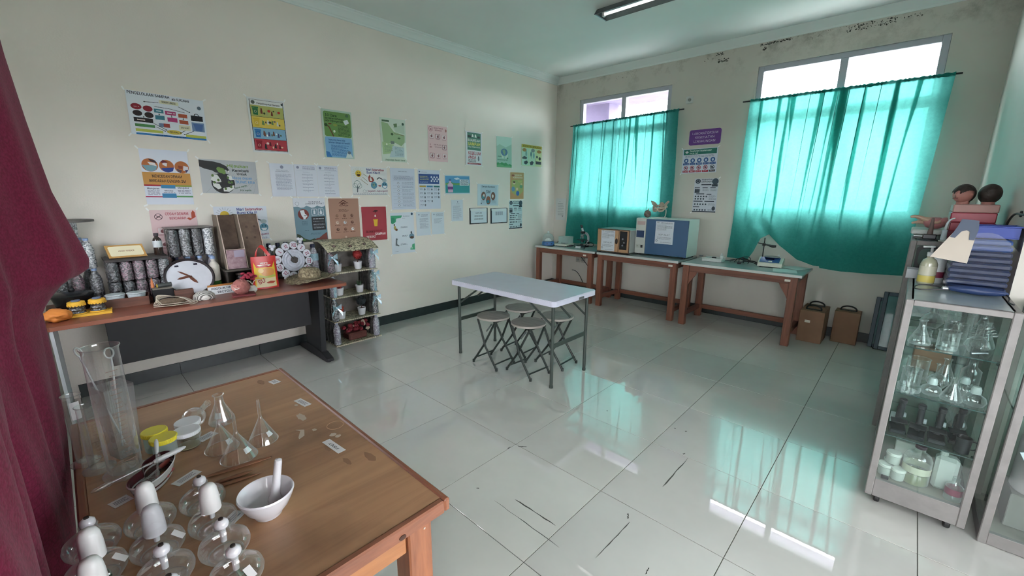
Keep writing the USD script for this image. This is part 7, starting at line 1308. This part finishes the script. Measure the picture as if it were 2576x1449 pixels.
# ------------------------------------------------ things standing on the cabinets
TOPZ = 1.0495
t = thing('soap_bottle', 'pump bottle of yellowish liquid with printed label on the near glass cabinet', 'bottle', (4.405, -2.50, TOPZ)); part(t, 'body', lathe([(0, .0), (.030, 0), (.034, .006), (.034, .105), (.026, .128), (.014, .138), (.014, .146), (0, .146)], 28), M('soap_clear', '#a9aa92', .2, coat_weight=.4)); part(t, 'yellow_band', lathe([(.0344, .012), (.0346, .013), (.0346, .045), (.0344, .046)], 28), M('soap_yellow', '#c2b45a', .4)); part(t, 'label', lathe([(.0344, .05), (.0346, .051), (.0346, .095), (.0344, .096)], 28), M('soap_label', '#b9b9a4', .4)); part(t, 'collar', cyl(.016, .1462, .168, 18, .002), M('pump_white', '#ccd2d2', .4)); part(t, 'pump', cat(cyl(.006, .168, .19, 10), cyl(.012, .19, .20, 14, .002), tube([(0, 0, .196), (-.035, -.01, .194)], .005, 8)), M('pump_white', '#ccd2d2', .4))
t = thing('white_bottle', 'white round-shouldered plastic bottle behind the pump bottle', 'bottle', (4.44, -2.42, TOPZ)); part(t, 'body', lathe([(0, 0), (.030, 0), (.032, .005), (.032, .13), (.022, .16), (.012, .166), (0, .166)], 24), M('pump_white', '#ccd2d2', .4)); part(t, 'label', lathe([(.0324, .03), (.0326, .031), (.0326, .06), (.0324, .061)], 24), M('label_maroon', '#7a2a44', .5))
solo('white_tray', 'small white open carton at the back left of the near cabinet top', 'box', cat(box(-.035, .045, -.05, .05, 0, .004), box(-.035, -.031, -.05, .05, .004, .05), box(.041, .045, -.05, .05, .004, .05), box(-.031, .041, -.05, -.046, .004, .05), box(-.031, .041, .046, .05, .004, .05)), M('carton_white', '#b5bac0', .6), (4.362, -2.29, TOPZ))
NAVY = M('navy_plastic', '#16284e', .5, noise=.2, nscale=8); BLP = M('bright_blue_plastic', '#203c92', .5)
bs = thing('blue_bundle', 'stack of folded navy blue plastic sheets under a clear cover on the near cabinet', 'plastic bundle', (4.575, -2.52, TOPZ))
for k in range(9):
    z = .004 + .028 * k; w = .100 - .004 * max(0, k - 4); m = box(-w - .004 * (k % 2), w, -.105 + .003 * (k % 3), .115, z, z + .0265, .007); part(bs, 'folded_sheet', m, NAVY if k < 7 else M('blue_sheet', '#27467f', .5))
def cov(u, v): return -.112 + .224 * u + .0 * v, -.117 + 0 * u, .012 + (.245 + .03 * np.sin(PI * np.clip(u, 0, .5)) - .11 * np.clip(u - .55, 0, 1) ** 1.6 * 3) * v
part(bs, 'clear_cover', grid(cov, 12, 6), glass_mat('cover_film', (.93, .95, .96), .6, .05, .0, .05), smooth=True)
bk_ = thing('blue_basket', 'bright blue plastic basket lying on top of the folded navy sheets', 'basket', (4.600, -2.50, TOPZ + .2585)); part(bk_, 'basket', cat(box(-.085, .078, -.07, .07, 0, .004), *[box(-.085, .078, s * .07 - .002, s * .07 + .002, .004, .055, .001) for s in (-1, 1)], *[box(x - .002, x + .002, -.068, .068, .004, .055, .001) for x in (-.083, .076)]), BLP); part(bk_, 'rim', cat(*[tube([(-.086, s * .072, .055), (.080, s * .072, .055)], .004, 6) for s in (-1, 1)], *[tube([(x, -.072, .055), (x, .072, .055)], .004, 6) for x in (-.086, .080)]), BLP)
ap = thing('beige_card', 'beige tapering card with a dark navy strap leaning on the blue bundle', 'card', (4.475, -2.652, TOPZ + .14), rot=(-4, 0, 0))
def tow(m): v = np.array(m.vertices); return trimesh.Trimesh(np.column_stack([v[:, 0], -v[:, 2], v[:, 1]]), m.faces, process=False)
part(ap, 'card', tow(extrude(sg.Polygon([(-.078, .020), (.052, .0), (.062, .16), (.005, .185)]), .004)), M('card_beige', '#b9b0a2', .6), smooth=False)
part(ap, 'strap', tow(extrude(sg.Polygon([(-.022, .122), (-.005, .17), (.004, .205), (.058, .20), (.062, .16), (.056, .112), (.042, .113), (.040, .150), (.026, .158), (.008, .150), (-.008, .120)]).buffer(.002), .003, .0045)), M('strap_navy', '#33435a', .5), smooth=False)
if 0: part(ap, 'back_leg', tow(extrude(sg.Polygon([(.0, -.138), (.03, -.138), (.03, .03), (.0, .03)]), .003, -.004)), M('card_beige', '#b9b0a2', .6), smooth=False)
pc = thing('blue_pouch', 'navy pouch with thin black loop strap at the front of the near cabinet top', 'pouch', (4.575, -2.70, TOPZ)); part(pc, 'pouch', mv(blob(.1, 3, 2, .08, 3, (1.0, .22, .19)), (.0, 0, .022)), M('pouch_navy', '#24365c', .45)); part(pc, 'buckle', box(-.115, -.09, -.012, .012, .012, .026, .004), M('buckle_silver', '#b5babd', .25, metal=.7)); part(pc, 'strap', tube(smoothpath([(-.10, .01, .02), (-.15, .02, .022), (-.205, .01, .014), (-.21, -.01, .006), (-.16, -.022, .006), (-.09, -.015, .012)], 30), .003, 6), CABLE); part(pc, 'cord', tube(smoothpath([(.09, 0, .02), (.098, -.06, .008), (.09, -.12, .005), (.10, -.17, .005)], 24), .003, 6), CABLE)
# plug hanging on the right wall
t = thing('power_plug', 'black power plug hanging on its cord on the right wall', 'plug', (RW - .02, -2.14, 1.32)); part(t, 'plug', mv(lathe([(0, -.035), (.016, -.03), (.020, -.01), (.010, .012), (.005, .03)], 16), ry=0, rx=50), CABLE); wire(t, [(0, -.02, .02), (0, -.10, .07), (.002, -.22, .10), (.004, -.36, .10), (.006, -.5, .12)], .005); part(t, 'wall_clip', box(.012, .0198, -.25, -.22, .085, .115, .003), CABLE)
# on the taller cabinet
T1 = C1[5] - .0005
RED = M('red_cover', '#8e2438', .4); PGE = M('page_edge', '#b5a09c', .6)
for k, (z, h, lb_, m) in enumerate(((0, .06, 'dark red box book, lowest of the stack on the taller cabinet', M('dark_red_cover', '#6d2034', .4)), (.0605, .05, 'red box book in the middle of the stack on the taller cabinet', RED), (.111, .055, 'bright red box book below the pinkish carton on the taller cabinet', M('bright_red_cover', '#a02a40', .4)), (.1665, .045, 'pinkish carton topping the red stack on the taller cabinet', M('pinkish_card', '#b58e88', .6)))):
    t = thing('box_file', lb_, 'box file', (4.560 + .003 * (k % 2), -1.92 + .004 * k, T1 + z)); part(t, 'cover', box(-.095, .085, -.12, .12, 0, h, .004), m); part(t, 'edge', box(-.0965, -.0955, -.11, .11, .006, h - .006), PGE)
# two manikin heads
SKN = M('manikin_skin', '#a8746a', .5); HAIR = M('manikin_hair', '#2a211e', .6, bump=.6, bscale=60)
def used(m):
    i, inv = np.unique(np.asarray(m.faces), return_inverse=True); return trimesh.Trimesh(np.array(m.vertices)[i], inv.reshape(-1, 3), process=False)
def head(lb_, x, y, z, rz, mirror, turned):
    t = thing('manikin_head', lb_, 'manikin head', (x, y, z), rz=rz)
    m = trimesh.creation.icosphere(4, 1.0); v = np.array(m.vertices); n = v.copy()
    r = np.ones(len(v))
    d = lambda c, s: np.exp(-((n - np.array(c) / np.linalg.norm(c)) ** 2).sum(1) / s ** 2)
    r += .16 * d((0, -1, -.12), .13) + .10 * d((0, -1, -.42), .20) - .07 * d((.35, -.9, .12), .16) - .07 * d((-.35, -.9, .12), .16) + .05 * d((.12, -.95, -.32), .1) + .05 * d((-.12, -.95, -.32), .1) + .12 * d((1, 0, -.05), .12) + .12 * d((-1, 0, -.05), .12)
    v = n * r[:, None] * [.043, .050, .050]
    part(t, 'face', trimesh.Trimesh(v + [0, 0, .058], m.faces, process=False), SKN, smooth=True)
    f = np.asarray(m.faces); cen = n[f].mean(1); keep = (cen[:, 2] > .22 + .1 * np.sin(9 * cen[:, 0])) | (cen[:, 1] > .05); part(t, 'hair', used(trimesh.Trimesh(n * [.048, .056, .056] + [0, .002, .059], f[keep], process=False)), HAIR, smooth=True)
    for s in (() if turned else (-1, 1)): part(t, 'eye', mv(blob(.0045, 2, 1, 0), (s * .015, -.0425, .064)), M('eye_dark', '#2c2222', .2))
    part(t, 'mouth', tube(smoothpath([(-.013, -.0505, .034), (0, -.055, .033), (.013, -.0505, .034)], 8), .0028, 6), M('lips', '#8c4a48', .4)); part(t, 'neck', cyl(.028, 0, .02, 18).apply_translation([0, .008, 0]), SKN)
    return t
head('manikin head facing the room, left of the two on the red stack', 4.500, -1.95, T1 + .212, -38, 1, 0); head('dark haired manikin head turned away, right of the two on the red stack', 4.606, -1.93, T1 + .212, 170, 1, 1)
t = thing('foam_slab', 'white foam slab under the pink model on the taller cabinet', 'slab', (4.385, -1.80, T1)); part(t, 'slab', box(-.075, .085, -.16, .16, .028, .055, .006), FO); part(t, 'block', box(-.06, .07, -.14, .14, 0, .0275, .004), M('slab_block', '#6f7c78', .6))
t = thing('baby_model', 'small pink and tan baby-shaped teaching model on the foam slab', 'anatomical model', (4.385, -1.80, T1 + .0555), rz=0); PKM = M('model_pink', '#b57a7c', .5, noise=.2, nscale=20); TNM = M('model_tan', '#b59a84', .5)
part(t, 'body', mv(blob(.045, 3, 2, .12, 2, (1.25, .9, .8)), (.03, 0, .037)), PKM); part(t, 'head', mv(blob(.024, 3, 3, .08, 3), (.07, -.03, .05)), PKM)
part(t, 'leg', tube(smoothpath([(.0, -.01, .055), (-.04, -.015, .066), (-.075, -.02, .074), (-.09, -.022, .070)], 14), [.017, .017, .016, .015, .014, .013, .013, .012, .012, .011, .010, .010, .009, .007], 10), TNM); part(t, 'leg', tube(smoothpath([(.0, .01, .035), (-.04, .0, .04), (-.065, -.01, .036), (-.08, -.012, .030)], 14), [.016, .016, .015, .014, .013, .012, .012, .011, .010, .010, .009, .008, .008, .006], 10), TNM); part(t, 'arm', tube(smoothpath([(.05, -.035, .05), (.03, -.05, .04), (.01, -.045, .045)], 10), .009, 8), TNM)
t = thing('candle_lamp', 'dark metal clamp base with an upright pin at the front of the taller cabinet top', 'clamp', (4.395, -2.03, T1)); part(t, 'base', cyl(.05, 0, .006, 26, .002), M('dark_metal', '#4a4c4e', .4, metal=.5)); part(t, 'block', box(-.03, .03, -.02, .02, .0065, .035, .004), M('dark_metal', '#4a4c4e', .4, metal=.5)); part(t, 'pin', lathe([(0, .035), (.014, .035), (.009, .09), (.006, .13), (0, .131)], 14), M('pin_brown', '#6a5652', .5)); part(t, 'screw', mv(cyl(.007, 0, .04, 10), (-.03, 0, .022), ry=-90), STEEL)
t = thing('syringe', 'upright white syringe-like bottle with a bent tip beside the red stack', 'bottle', (4.452, -2.10, T1)); part(t, 'base', cyl(.02, 0, .008, 18, .002), FO); part(t, 'barrel', cyl(.014, .0085, .07, 16, .003, r2=.011), M('syringe_white', '#bccbd0', .3)); part(t, 'tip', tube(smoothpath([(0, 0, .07), (.002, 0, .095), (.012, 0, .125), (.030, 0, .135)], 16), [.006] * 8 + [.005] * 5 + [.004] * 3, 8), M('syringe_white', '#bccbd0', .3))
# ------------------------------------------------ glassware on the wooden table
TT = .7575
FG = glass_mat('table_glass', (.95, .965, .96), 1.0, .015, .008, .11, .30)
WHT_L = M('label_paper', '#d2d2d2', .6)
def graduations(t, r, z0, z1, n, arc=.35, mat=None):
    for k in range(n):
        z = z0 + (z1 - z0) * k / (n - 1); L = arc * (1.0 if k % 5 == 0 else .55)
        part(t, 'graduation', tube([(r * math.cos(a), r * math.sin(a), z) for a in np.linspace(-L, L, 6) + GA], .0006, 4), mat or M('grad_brown', '#8a6a5c', .5))
GA = .35
# measuring cylinders
t = vessel('measuring_cylinder', 'tallest clear measuring cylinder on the wooden table', [(0, .012), (.034, .012), (.036, .02), (.036, .352), (.039, .360)], 2.855, -5.565, TT, FG, catg='measuring cylinder'); part(t, 'foot', lathe([(0, .0005), (.047, .0005), (.048, .004), (.04, .010), (.030, .016), (.033, .022)], 36), FG, smooth=45); graduations(t, .0362, .05, .30, 21)
t = vessel('measuring_cylinder', 'slim clear measuring cylinder at the far left beside the maroon curtain', [(0, .010), (.017, .010), (.018, .016), (.018, .20), (.020, .206)], 2.722, -5.638, TT, FG, catg='measuring cylinder'); part(t, 'foot', lathe([(0, .0005), (.031, .0005), (.032, .004), (.022, .009), (.015, .014)], 28), FG, smooth=45); part(t, 'label', grid(lambda u, v: (.0186 * np.cos(-.3 + 1.1 * u), .0186 * np.sin(-.3 + 1.1 * u), .14 + .05 * v), 8, 3), WHT_L, smooth=True)
t = vessel('measuring_cylinder', 'middle clear measuring cylinder between the slim and the tallest', [(0, .010), (.019, .010), (.020, .016), (.020, .185), (.022, .190)], 2.787, -5.614, TT, FG, catg='measuring cylinder'); part(t, 'foot', lathe([(0, .0005), (.034, .0005), (.035, .004), (.024, .009), (.017, .014)], 28), FG, smooth=45); graduations(t, .0202, .04, .16, 13, .5)
t = thing('plastic_cup', 'frosted square plastic cup behind the measuring cylinders, holding two ring-ended rods', 'cup', (2.742, -5.555, TT), rz=20)
a_, b_, h_ = .026, .034, .215
for q in (((-a_, -a_, 0), (a_, -a_, 0), (b_, -b_, h_), (-b_, -b_, h_)), ((a_, -a_, 0), (a_, a_, 0), (b_, b_, h_), (b_, -b_, h_)), ((a_, a_, 0), (-a_, a_, 0), (-b_, b_, h_), (b_, b_, h_)), ((-a_, a_, 0), (-a_, -a_, 0), (-b_, -b_, h_), (-b_, b_, h_))): pane(t, *q, GLP, 'wall')
part(t, 'bottom', box(-a_, a_, -a_, a_, .0003, .0015), GLP, smooth=False)
for lb_, tip, base in (('glass rod with a ring end leaning out to the left of the frosted cup', (2.66, -5.605, TT + .29), (2.745, -5.553, TT + .03)), ('glass rod with a ring end standing upright behind the tallest cylinder', (2.765, -5.545, TT + .30), (2.750, -5.560, TT + .03))):
    t = thing('ring_rod', lb_, 'glass rod', base); d = np.array(tip) - base; part(t, 'rod', tube([(0, 0, 0), d], .0024, 8), M('rod_glass', '#b9bdbd', .15)); c = d + d / np.linalg.norm(d) * .0
    e1 = np.array([-.7, .0, .7]) if tip[0] < 2.7 else np.array([0, -.2, 1.0]); e1 = e1 / np.linalg.norm(e1); e2 = np.cross(e1, [.65, .75, 0]); e2 /= np.linalg.norm(e2); c = d + e1 * .014
    part(t, 'ring', tube([c + .014 * (math.cos(q) * e1 + math.sin(q) * e2) for q in np.linspace(0, 2 * PI, 28)], .0022, 8), M('rod_glass', '#b9bdbd', .15))
# specimen pots
TR = M('pot_translucent', '#c9bda8', .3, noise=.15, nscale=20)
YLW = M('yellow_lid', '#d8cc3c', .4); WLD = M('white_lid', '#d6d9dc', .4)
for lb_, x, y, col, r, h in (('yellow lidded plastic specimen pot, the farther of two', 2.782, -5.490, YLW, .028, .062), ('yellow lidded plastic specimen pot, the nearer of two', 2.838, -5.477, YLW, .029, .060), ('white lidded clear jar, the farther of two', 2.775, -5.410, WLD, .030, .056), ('white lidded clear jar, the nearer of two', 2.832, -5.423, WLD, .031, .056)):
    t = thing('specimen_jar', lb_, 'jar', (x, y, TT)); body = lathe([(0, .0008), (r * .92, .0008), (r * .97, .006), (r * .97, h * .78), (r * .9, h * .82)], 32)
    part(t, 'jar', body, FRO if col is YLW else FG, smooth=45)
    if col is WLD: part(t, 'liquid_ring', lathe([(0, .003), (r * .85, .003), (r * .88, .006), (r * .6, .009), (0, .008)], 28), M('residue_olive', '#8f8a6c', .3))
    part(t, 'lid', lathe([(r * .95, h * .78), (r * 1.08, h * .78), (r * 1.10, h * .82), (r * 1.10, h * .98), (r * 1.03, h), (r * .9, h * .985), (0, h * .985)], 36), col)
    part(t, 'lid_ridges', cat(*[mv(box(-.0006, .0006, -.0008, .0008, h * .82, h * .97), (r * 1.103 * math.cos(a), r * 1.103 * math.sin(a), 0), rz=math.degrees(a)) for a in np.linspace(0, 2 * PI, 44, endpoint=False)]), col, smooth=False, kind='stuff')
# flasks
t = vessel('erlenmeyer_flask', 'clear conical flask standing behind the glass funnels', [(0, .0005), (.034, .0005), (.0375, .007), (.034, .022), (.013, .070), (.0115, .094), (.016, .099)], 2.745, -5.318, TT, FG); part(t, 'etched_label', grid(lambda u, v: (.030 * np.cos(-.9 + .7 * u) * (1 - .25 * v), .030 * np.sin(-.9 + .7 * u) * (1 - .25 * v), .027 + .018 * v), 6, 3), M('etched_white', '#c9cccc', .5), smooth=True)
t = vessel('volumetric_flask', 'clear round flask lying on its side behind the white lidded jars', [(0, -.032), (.018, -.029), (.030, -.012), (.032, .0), (.028, .016), (.012, .034), (.009, .045), (.009, .088), (.011, .090)], 2.715, -5.385, TT + .0335, FG, rot=(0, 88, 145), catg='flask')
# funnels, rim down
for lb_, x, y, R, rz in (('clear glass funnel standing rim down, rightmost of the three', 2.957, -5.260, .041, 0), ('clear glass funnel standing rim down, farthest left of the three', 2.915, -5.357, .043, 0), ('clear glass funnel standing rim down, nearest of the three', 3.000, -5.335, .046, 0)):
    t = thing('glass_funnel', lb_, 'funnel', (x, y, TT)); part(t, 'cone', lathe([(R, .0008), (R * .98, .004), (.006, .075), (.0045, .082)], 40), FG, smooth=60); part(t, 'stem', lathe([(.0045, .082), (.0042, .12), (.0036, .136)], 16), FG, smooth=60); part(t, 'rim', tube([(R * math.cos(a), R * math.sin(a), .0016) for a in np.linspace(0, 2 * PI, 41)], .0013, 6, cap=False), FG)
    part(t, 'printed_mark', grid(lambda u, v: ((R - .012 - .010 * v + .0004) * np.cos(.3 + .7 * u), (R - .012 - .010 * v + .0004) * np.sin(.3 + .7 * u), .0195 + .0165 * v * .75), 6, 3), M('etched_white', '#c9cccc', .5), smooth=True)
# mortar and pestle
t = thing('mortar', 'white porcelain mortar on the wooden table', 'mortar', (3.302, -5.352, TT)); part(t, 'bowl', lathe([(0, .0), (.026, 0), (.029, .003), (.030, .008), (.045, .026), (.055, .047), (.0595, .060), (.0575, .064), (.053, .061), (.047, .046), (.034, .026), (.016, .016), (0, .014)], 52), PORC, smooth=45)
t = thing('pestle', 'white porcelain pestle standing in the mortar', 'pestle', (3.296, -5.336, TT + .017), rot=(-9, 4, 0)); part(t, 'shaft', lathe([(0, 0), (.010, .001), (.0145, .007), (.0145, .014), (.0105, .026), (.0088, .06), (.0085, .108), (.0075, .114), (0, .116)], 28), PORC, smooth=50)
# kidney dish with pipettes
t = thing('kidney_dish', 'white enamel kidney dish with dark wine-red inside', 'dish', (2.957, -5.520, TT), rz=152)
def kid(s, n=60):
    a = np.linspace(0, 2 * PI, n, endpoint=False); r = .070 * (1 + .12 * np.cos(2 * a)) - .030 * np.exp(-((a - PI / 2) / .55) ** 2); return np.column_stack([r * s * 1.02 * np.cos(a), r * s * .66 * np.sin(a)])
def kidshell(levels):
    rings = [np.column_stack([kid(s), np.full(60, z)]) for s, z in levels]; f = []
    for i in range(len(rings) - 1):
        for j in range(60): q = (i * 60 + j, i * 60 + (j + 1) % 60, (i + 1) * 60 + (j + 1) % 60, (i + 1) * 60 + j); f += [q[:3], (q[0], q[2], q[3])]
    lo = 0 if levels[0][1] < levels[-1][1] else len(rings) - 1; v = np.vstack(rings + [[[0, 0, levels[lo][1]]]]); k = len(rings) * 60      # only the bottom is closed
    for j in range(60): f.append((k, lo * 60 + (j + 1) % 60, lo * 60 + j) if lo == 0 else (k, lo * 60 + j, lo * 60 + (j + 1) % 60))
    return trimesh.Trimesh(v, f, process=False)
part(t, 'shell', kidshell([(.80, .0), (.86, .004), (.97, .030), (1.03, .034), (1.035, .0365), (1.0, .038)]), M('enamel_white', '#c9cccb', .2, coat_weight=.5), smooth=50)
part(t, 'lining', kidshell([(1.0, .0383), (.965, .036), (.90, .012), (.84, .0075)]), M('wine_lining', '#4a2026', .15, coat_weight=.6), smooth=50)
RUB = M('pipette_rubber', '#9a4a44', .5)
def pipette(lb_, p, q, r=.0035, bulb=True):
    p, q = np.array(p), np.array(q); t = thing('pipette', lb_, 'pipette', p); d = q - p; L = np.linalg.norm(d); f = lambda s: d * s
    part(t, 'tube', tube([f(s) for s in (0, .04, .18, .2, .62, .65)], [r * .4, r * 1.3, r * 1.5, r * .8, r * .8, r], 10), FG, smooth=50)
    part(t, 'bulb', tube([f(s) for s in (.63, .66, .75, .92, .98, 1.0)], [r * 1.0, r * 1.5, r * 1.7, r * 1.6, r, r * .3], 12), RUB if bulb else M('pipette_white', '#c3c6c6', .3), smooth=50)
K0 = np.array([2.957, -5.520, TT]); Zr = .042
pipette('long clear pipette lying across the kidney dish, thick end over the table', (2.955, -5.635, TT + .03), (2.925, -5.440, TT + .050), .0042, False)
pipette('red-bulbed pipette lying in the kidney dish, upper one', (2.985, -5.545, TT + .022), (2.915, -5.478, TT + .024)); pipette('red-bulbed pipette lying in the kidney dish, lower one', (2.995, -5.555, TT + .0145), (2.955, -5.475, TT + .015)); pipette('clear pipette standing slanted out of the kidney dish', (3.010, -5.515, TT + .03), (2.880, -5.495, TT + .078), .003, False); pipette('red-bulbed pipette at the near end of the kidney dish', (2.945, -5.56, TT + .0145), (2.985, -5.49, TT + .0145))
# paper labels on the table
def slip(lb_, x, y, w, h, rz, words):
    t = thing('paper_label', lb_, 'label', (x, y, TT + .0004), rz=rz); part(t, 'slip', box(-w / 2, w / 2, -h / 2, h / 2, 0, .0004), WHT_L, smooth=False)
    if words: part(t, 'lettering', mv(text(words, h * .34, True, w * .52, .0001), (-w * .26, -h * .16, .0006)), ink('#55565c'), smooth=False)
    else: part(t, 'faint_print', cat(*[box(-w * .34, w * (.34 - .1 * (k % 2)), h * (.20 - .18 * k) - h * .05, h * (.20 - .18 * k) + h * .05, .0005, .0006) for k in range(3)]), ink('#8d8e94'), smooth=False, kind='stuff')
slip('small square white label near the far corner of the wooden table', 2.539, -5.092, .042, .030, 10, None); slip('white label near the right table edge, the farther of the two long ones', 2.797, -5.082, .075, .026, 8, None); slip('white label reading PIPET near the right table edge', 3.143, -5.124, .092, .024, 185, 'PIPET')
slip('white label beside the white lidded jars', 2.809, -5.374, .052, .034, 115, None); slip('white label with two lines beside the kidney dish', 3.003, -5.458, .062, .030, 118, None); slip('white label left of the spirit lamps near the curtain', 2.995, -5.588, .038, .034, 110, None); slip('white label between the mortar and the capped spirit lamp', 3.255, -5.412, .042, .032, 125, None)
# bark sticks
WS = wood('bark_strip', '#9a6a4a', '#5c3a2a', 'x', 3, .7)
for lb_, p, q, r in (('long split wood strip lying between the funnels and the spirit lamps', (3.04, -5.42), (3.07, -5.275), .006), ('shorter split wood strip beside the long one', (3.085, -5.43), (3.10, -5.33), .0055), ('dark split wood strip nearest the mortar', (3.10, -5.45), (3.125, -5.32), .005)):
    d = np.array(q) - p; L = np.linalg.norm(d); solo('wood_strip', lb_, 'wood strip', mv(blob(1, 3, int(L * 1000), .25, 2.5, (L / 2, r * 1.3, r * .55)), (0, 0, r * .6)), WS, ((p[0] + q[0]) / 2, (p[1] + q[1]) / 2, TT), rz=math.degrees(math.atan2(d[1], d[0])))
# spirit lamps
WCAP = M('lamp_cap_white', '#d3d3d1', .4); FCAP = custom('lamp_cap_frosted', {'d': ('principled_bsdf', {'base_color': lin('#c4c6c9'), 'roughness': .3}), 't': ('transparent_bsdf', {'color': (.9, .9, .9)}), 'm': ('mix_closure', {'fac': .72})}, [('t.BSDF', 'm.closure1'), ('d.BSDF', 'm.closure2')], 'm.closure')
WICK = M('wick_charred', '#2c2622', .9)
def spirit(lb_, x, y, kind, s=1.0, label=None, fluid=False):
    t = thing('spirit_lamp', lb_, 'spirit lamp', (x, y, TT)); R = .048 * s
    part(t, 'bowl', lathe([(0, .0008), (R * .62, .0008), (R * .80, .004), (R * .97, .016), (R, .024), (R * .94, .034), (R * .72, .043), (R * .42, .050), (R * .30, .056), (R * .29, .066)], 40), FG, smooth=60)
    part(t, 'neck_ring', tube([(R * .30 * math.cos(a), R * .30 * math.sin(a), .066) for a in np.linspace(0, 2 * PI, 25)], .0018, 6, cap=False), FG)
    part(t, 'foot_ring', tube([(R * .66 * math.cos(a), R * .66 * math.sin(a), .0022) for a in np.linspace(0, 2 * PI, 31)], .0016, 6, cap=False), FG)
    if kind == 'open':
        part(t, 'wick_holder', lathe([(0, .030), (.0055, .032), (.0062, .064), (.0120, .067), (.0132, .072), (.0122, .078), (.0075, .0825), (.0045, .0835)], 26), PORC, smooth=40); part(t, 'wick', mv(cyl(.0045, 0, .0035, 10), (0, 0, .0828)), WICK)
    else:
        c = WCAP if kind == 'white' else FCAP
        part(t, 'cap', lathe([(.0185, .052), (.0195, .054), (.0185, .085), (.0165, .104), (.0125, .113), (.006, .1165), (0, .117)], 30), c, smooth=45); part(t, 'wick_holder', lathe([(0, .030), (.005, .032), (.006, .060), (.014, .064), (0, .075)], 18), PORC)
    if fluid: part(t, 'wick_tail', tube(smoothpath([(0, 0, .032), (.006, .004, .02), (-.008, .01, .008), (.012, .016, .005)], 20), .003, 6), M('wick_green', '#5c6e5a', .8))
    if label is not None:
        a = math.radians(label); m = mv(box(-.012, .012, -.007, .007, 0, .0006), (R * .86, 0, .0405), ry=35); part(t, 'sticker', mv(m, rz=label), WHT_L, smooth=False)
for lb_, x, y, kind, lab, fl_ in (('spirit lamp with open porcelain wick, farthest back right near the wood strips', 3.165, -5.452, 'open', None, 0), ('spirit lamp with a tall white cap, right of the row nearest the mortar', 3.264, -5.452, 'white', None, 0),
        ('spirit lamp with a tall white cap, behind the frosted-capped one', 3.160, -5.548, 'white', None, 0), ('spirit lamp with a frosted cap and small paper sticker', 3.258, -5.548, 'frosted', 55, 0), ('spirit lamp with open porcelain wick, far left beside the maroon curtain', 3.155, -5.642, 'open', None, 0),
        ('spirit lamp with a white cap and sticker, in the left column', 3.250, -5.640, 'white', 60, 1), ('spirit lamp with open wick, middle of the front row', 3.353, -5.548, 'open', None, 0), ('spirit lamp with open wick, in the right column behind the last one', 3.359, -5.452, 'open', None, 0),
        ('spirit lamp with open wick and a sticker, rightmost in front', 3.455, -5.454, 'open', 20, 1), ('spirit lamp with charred open wick at the bottom edge', 3.448, -5.550, 'open', None, 0), ('spirit lamp with a white cap at the bottom left corner', 3.345, -5.642, 'white', None, 1)):
    spirit(lb_, x, y, kind, .97, lab, fl_)
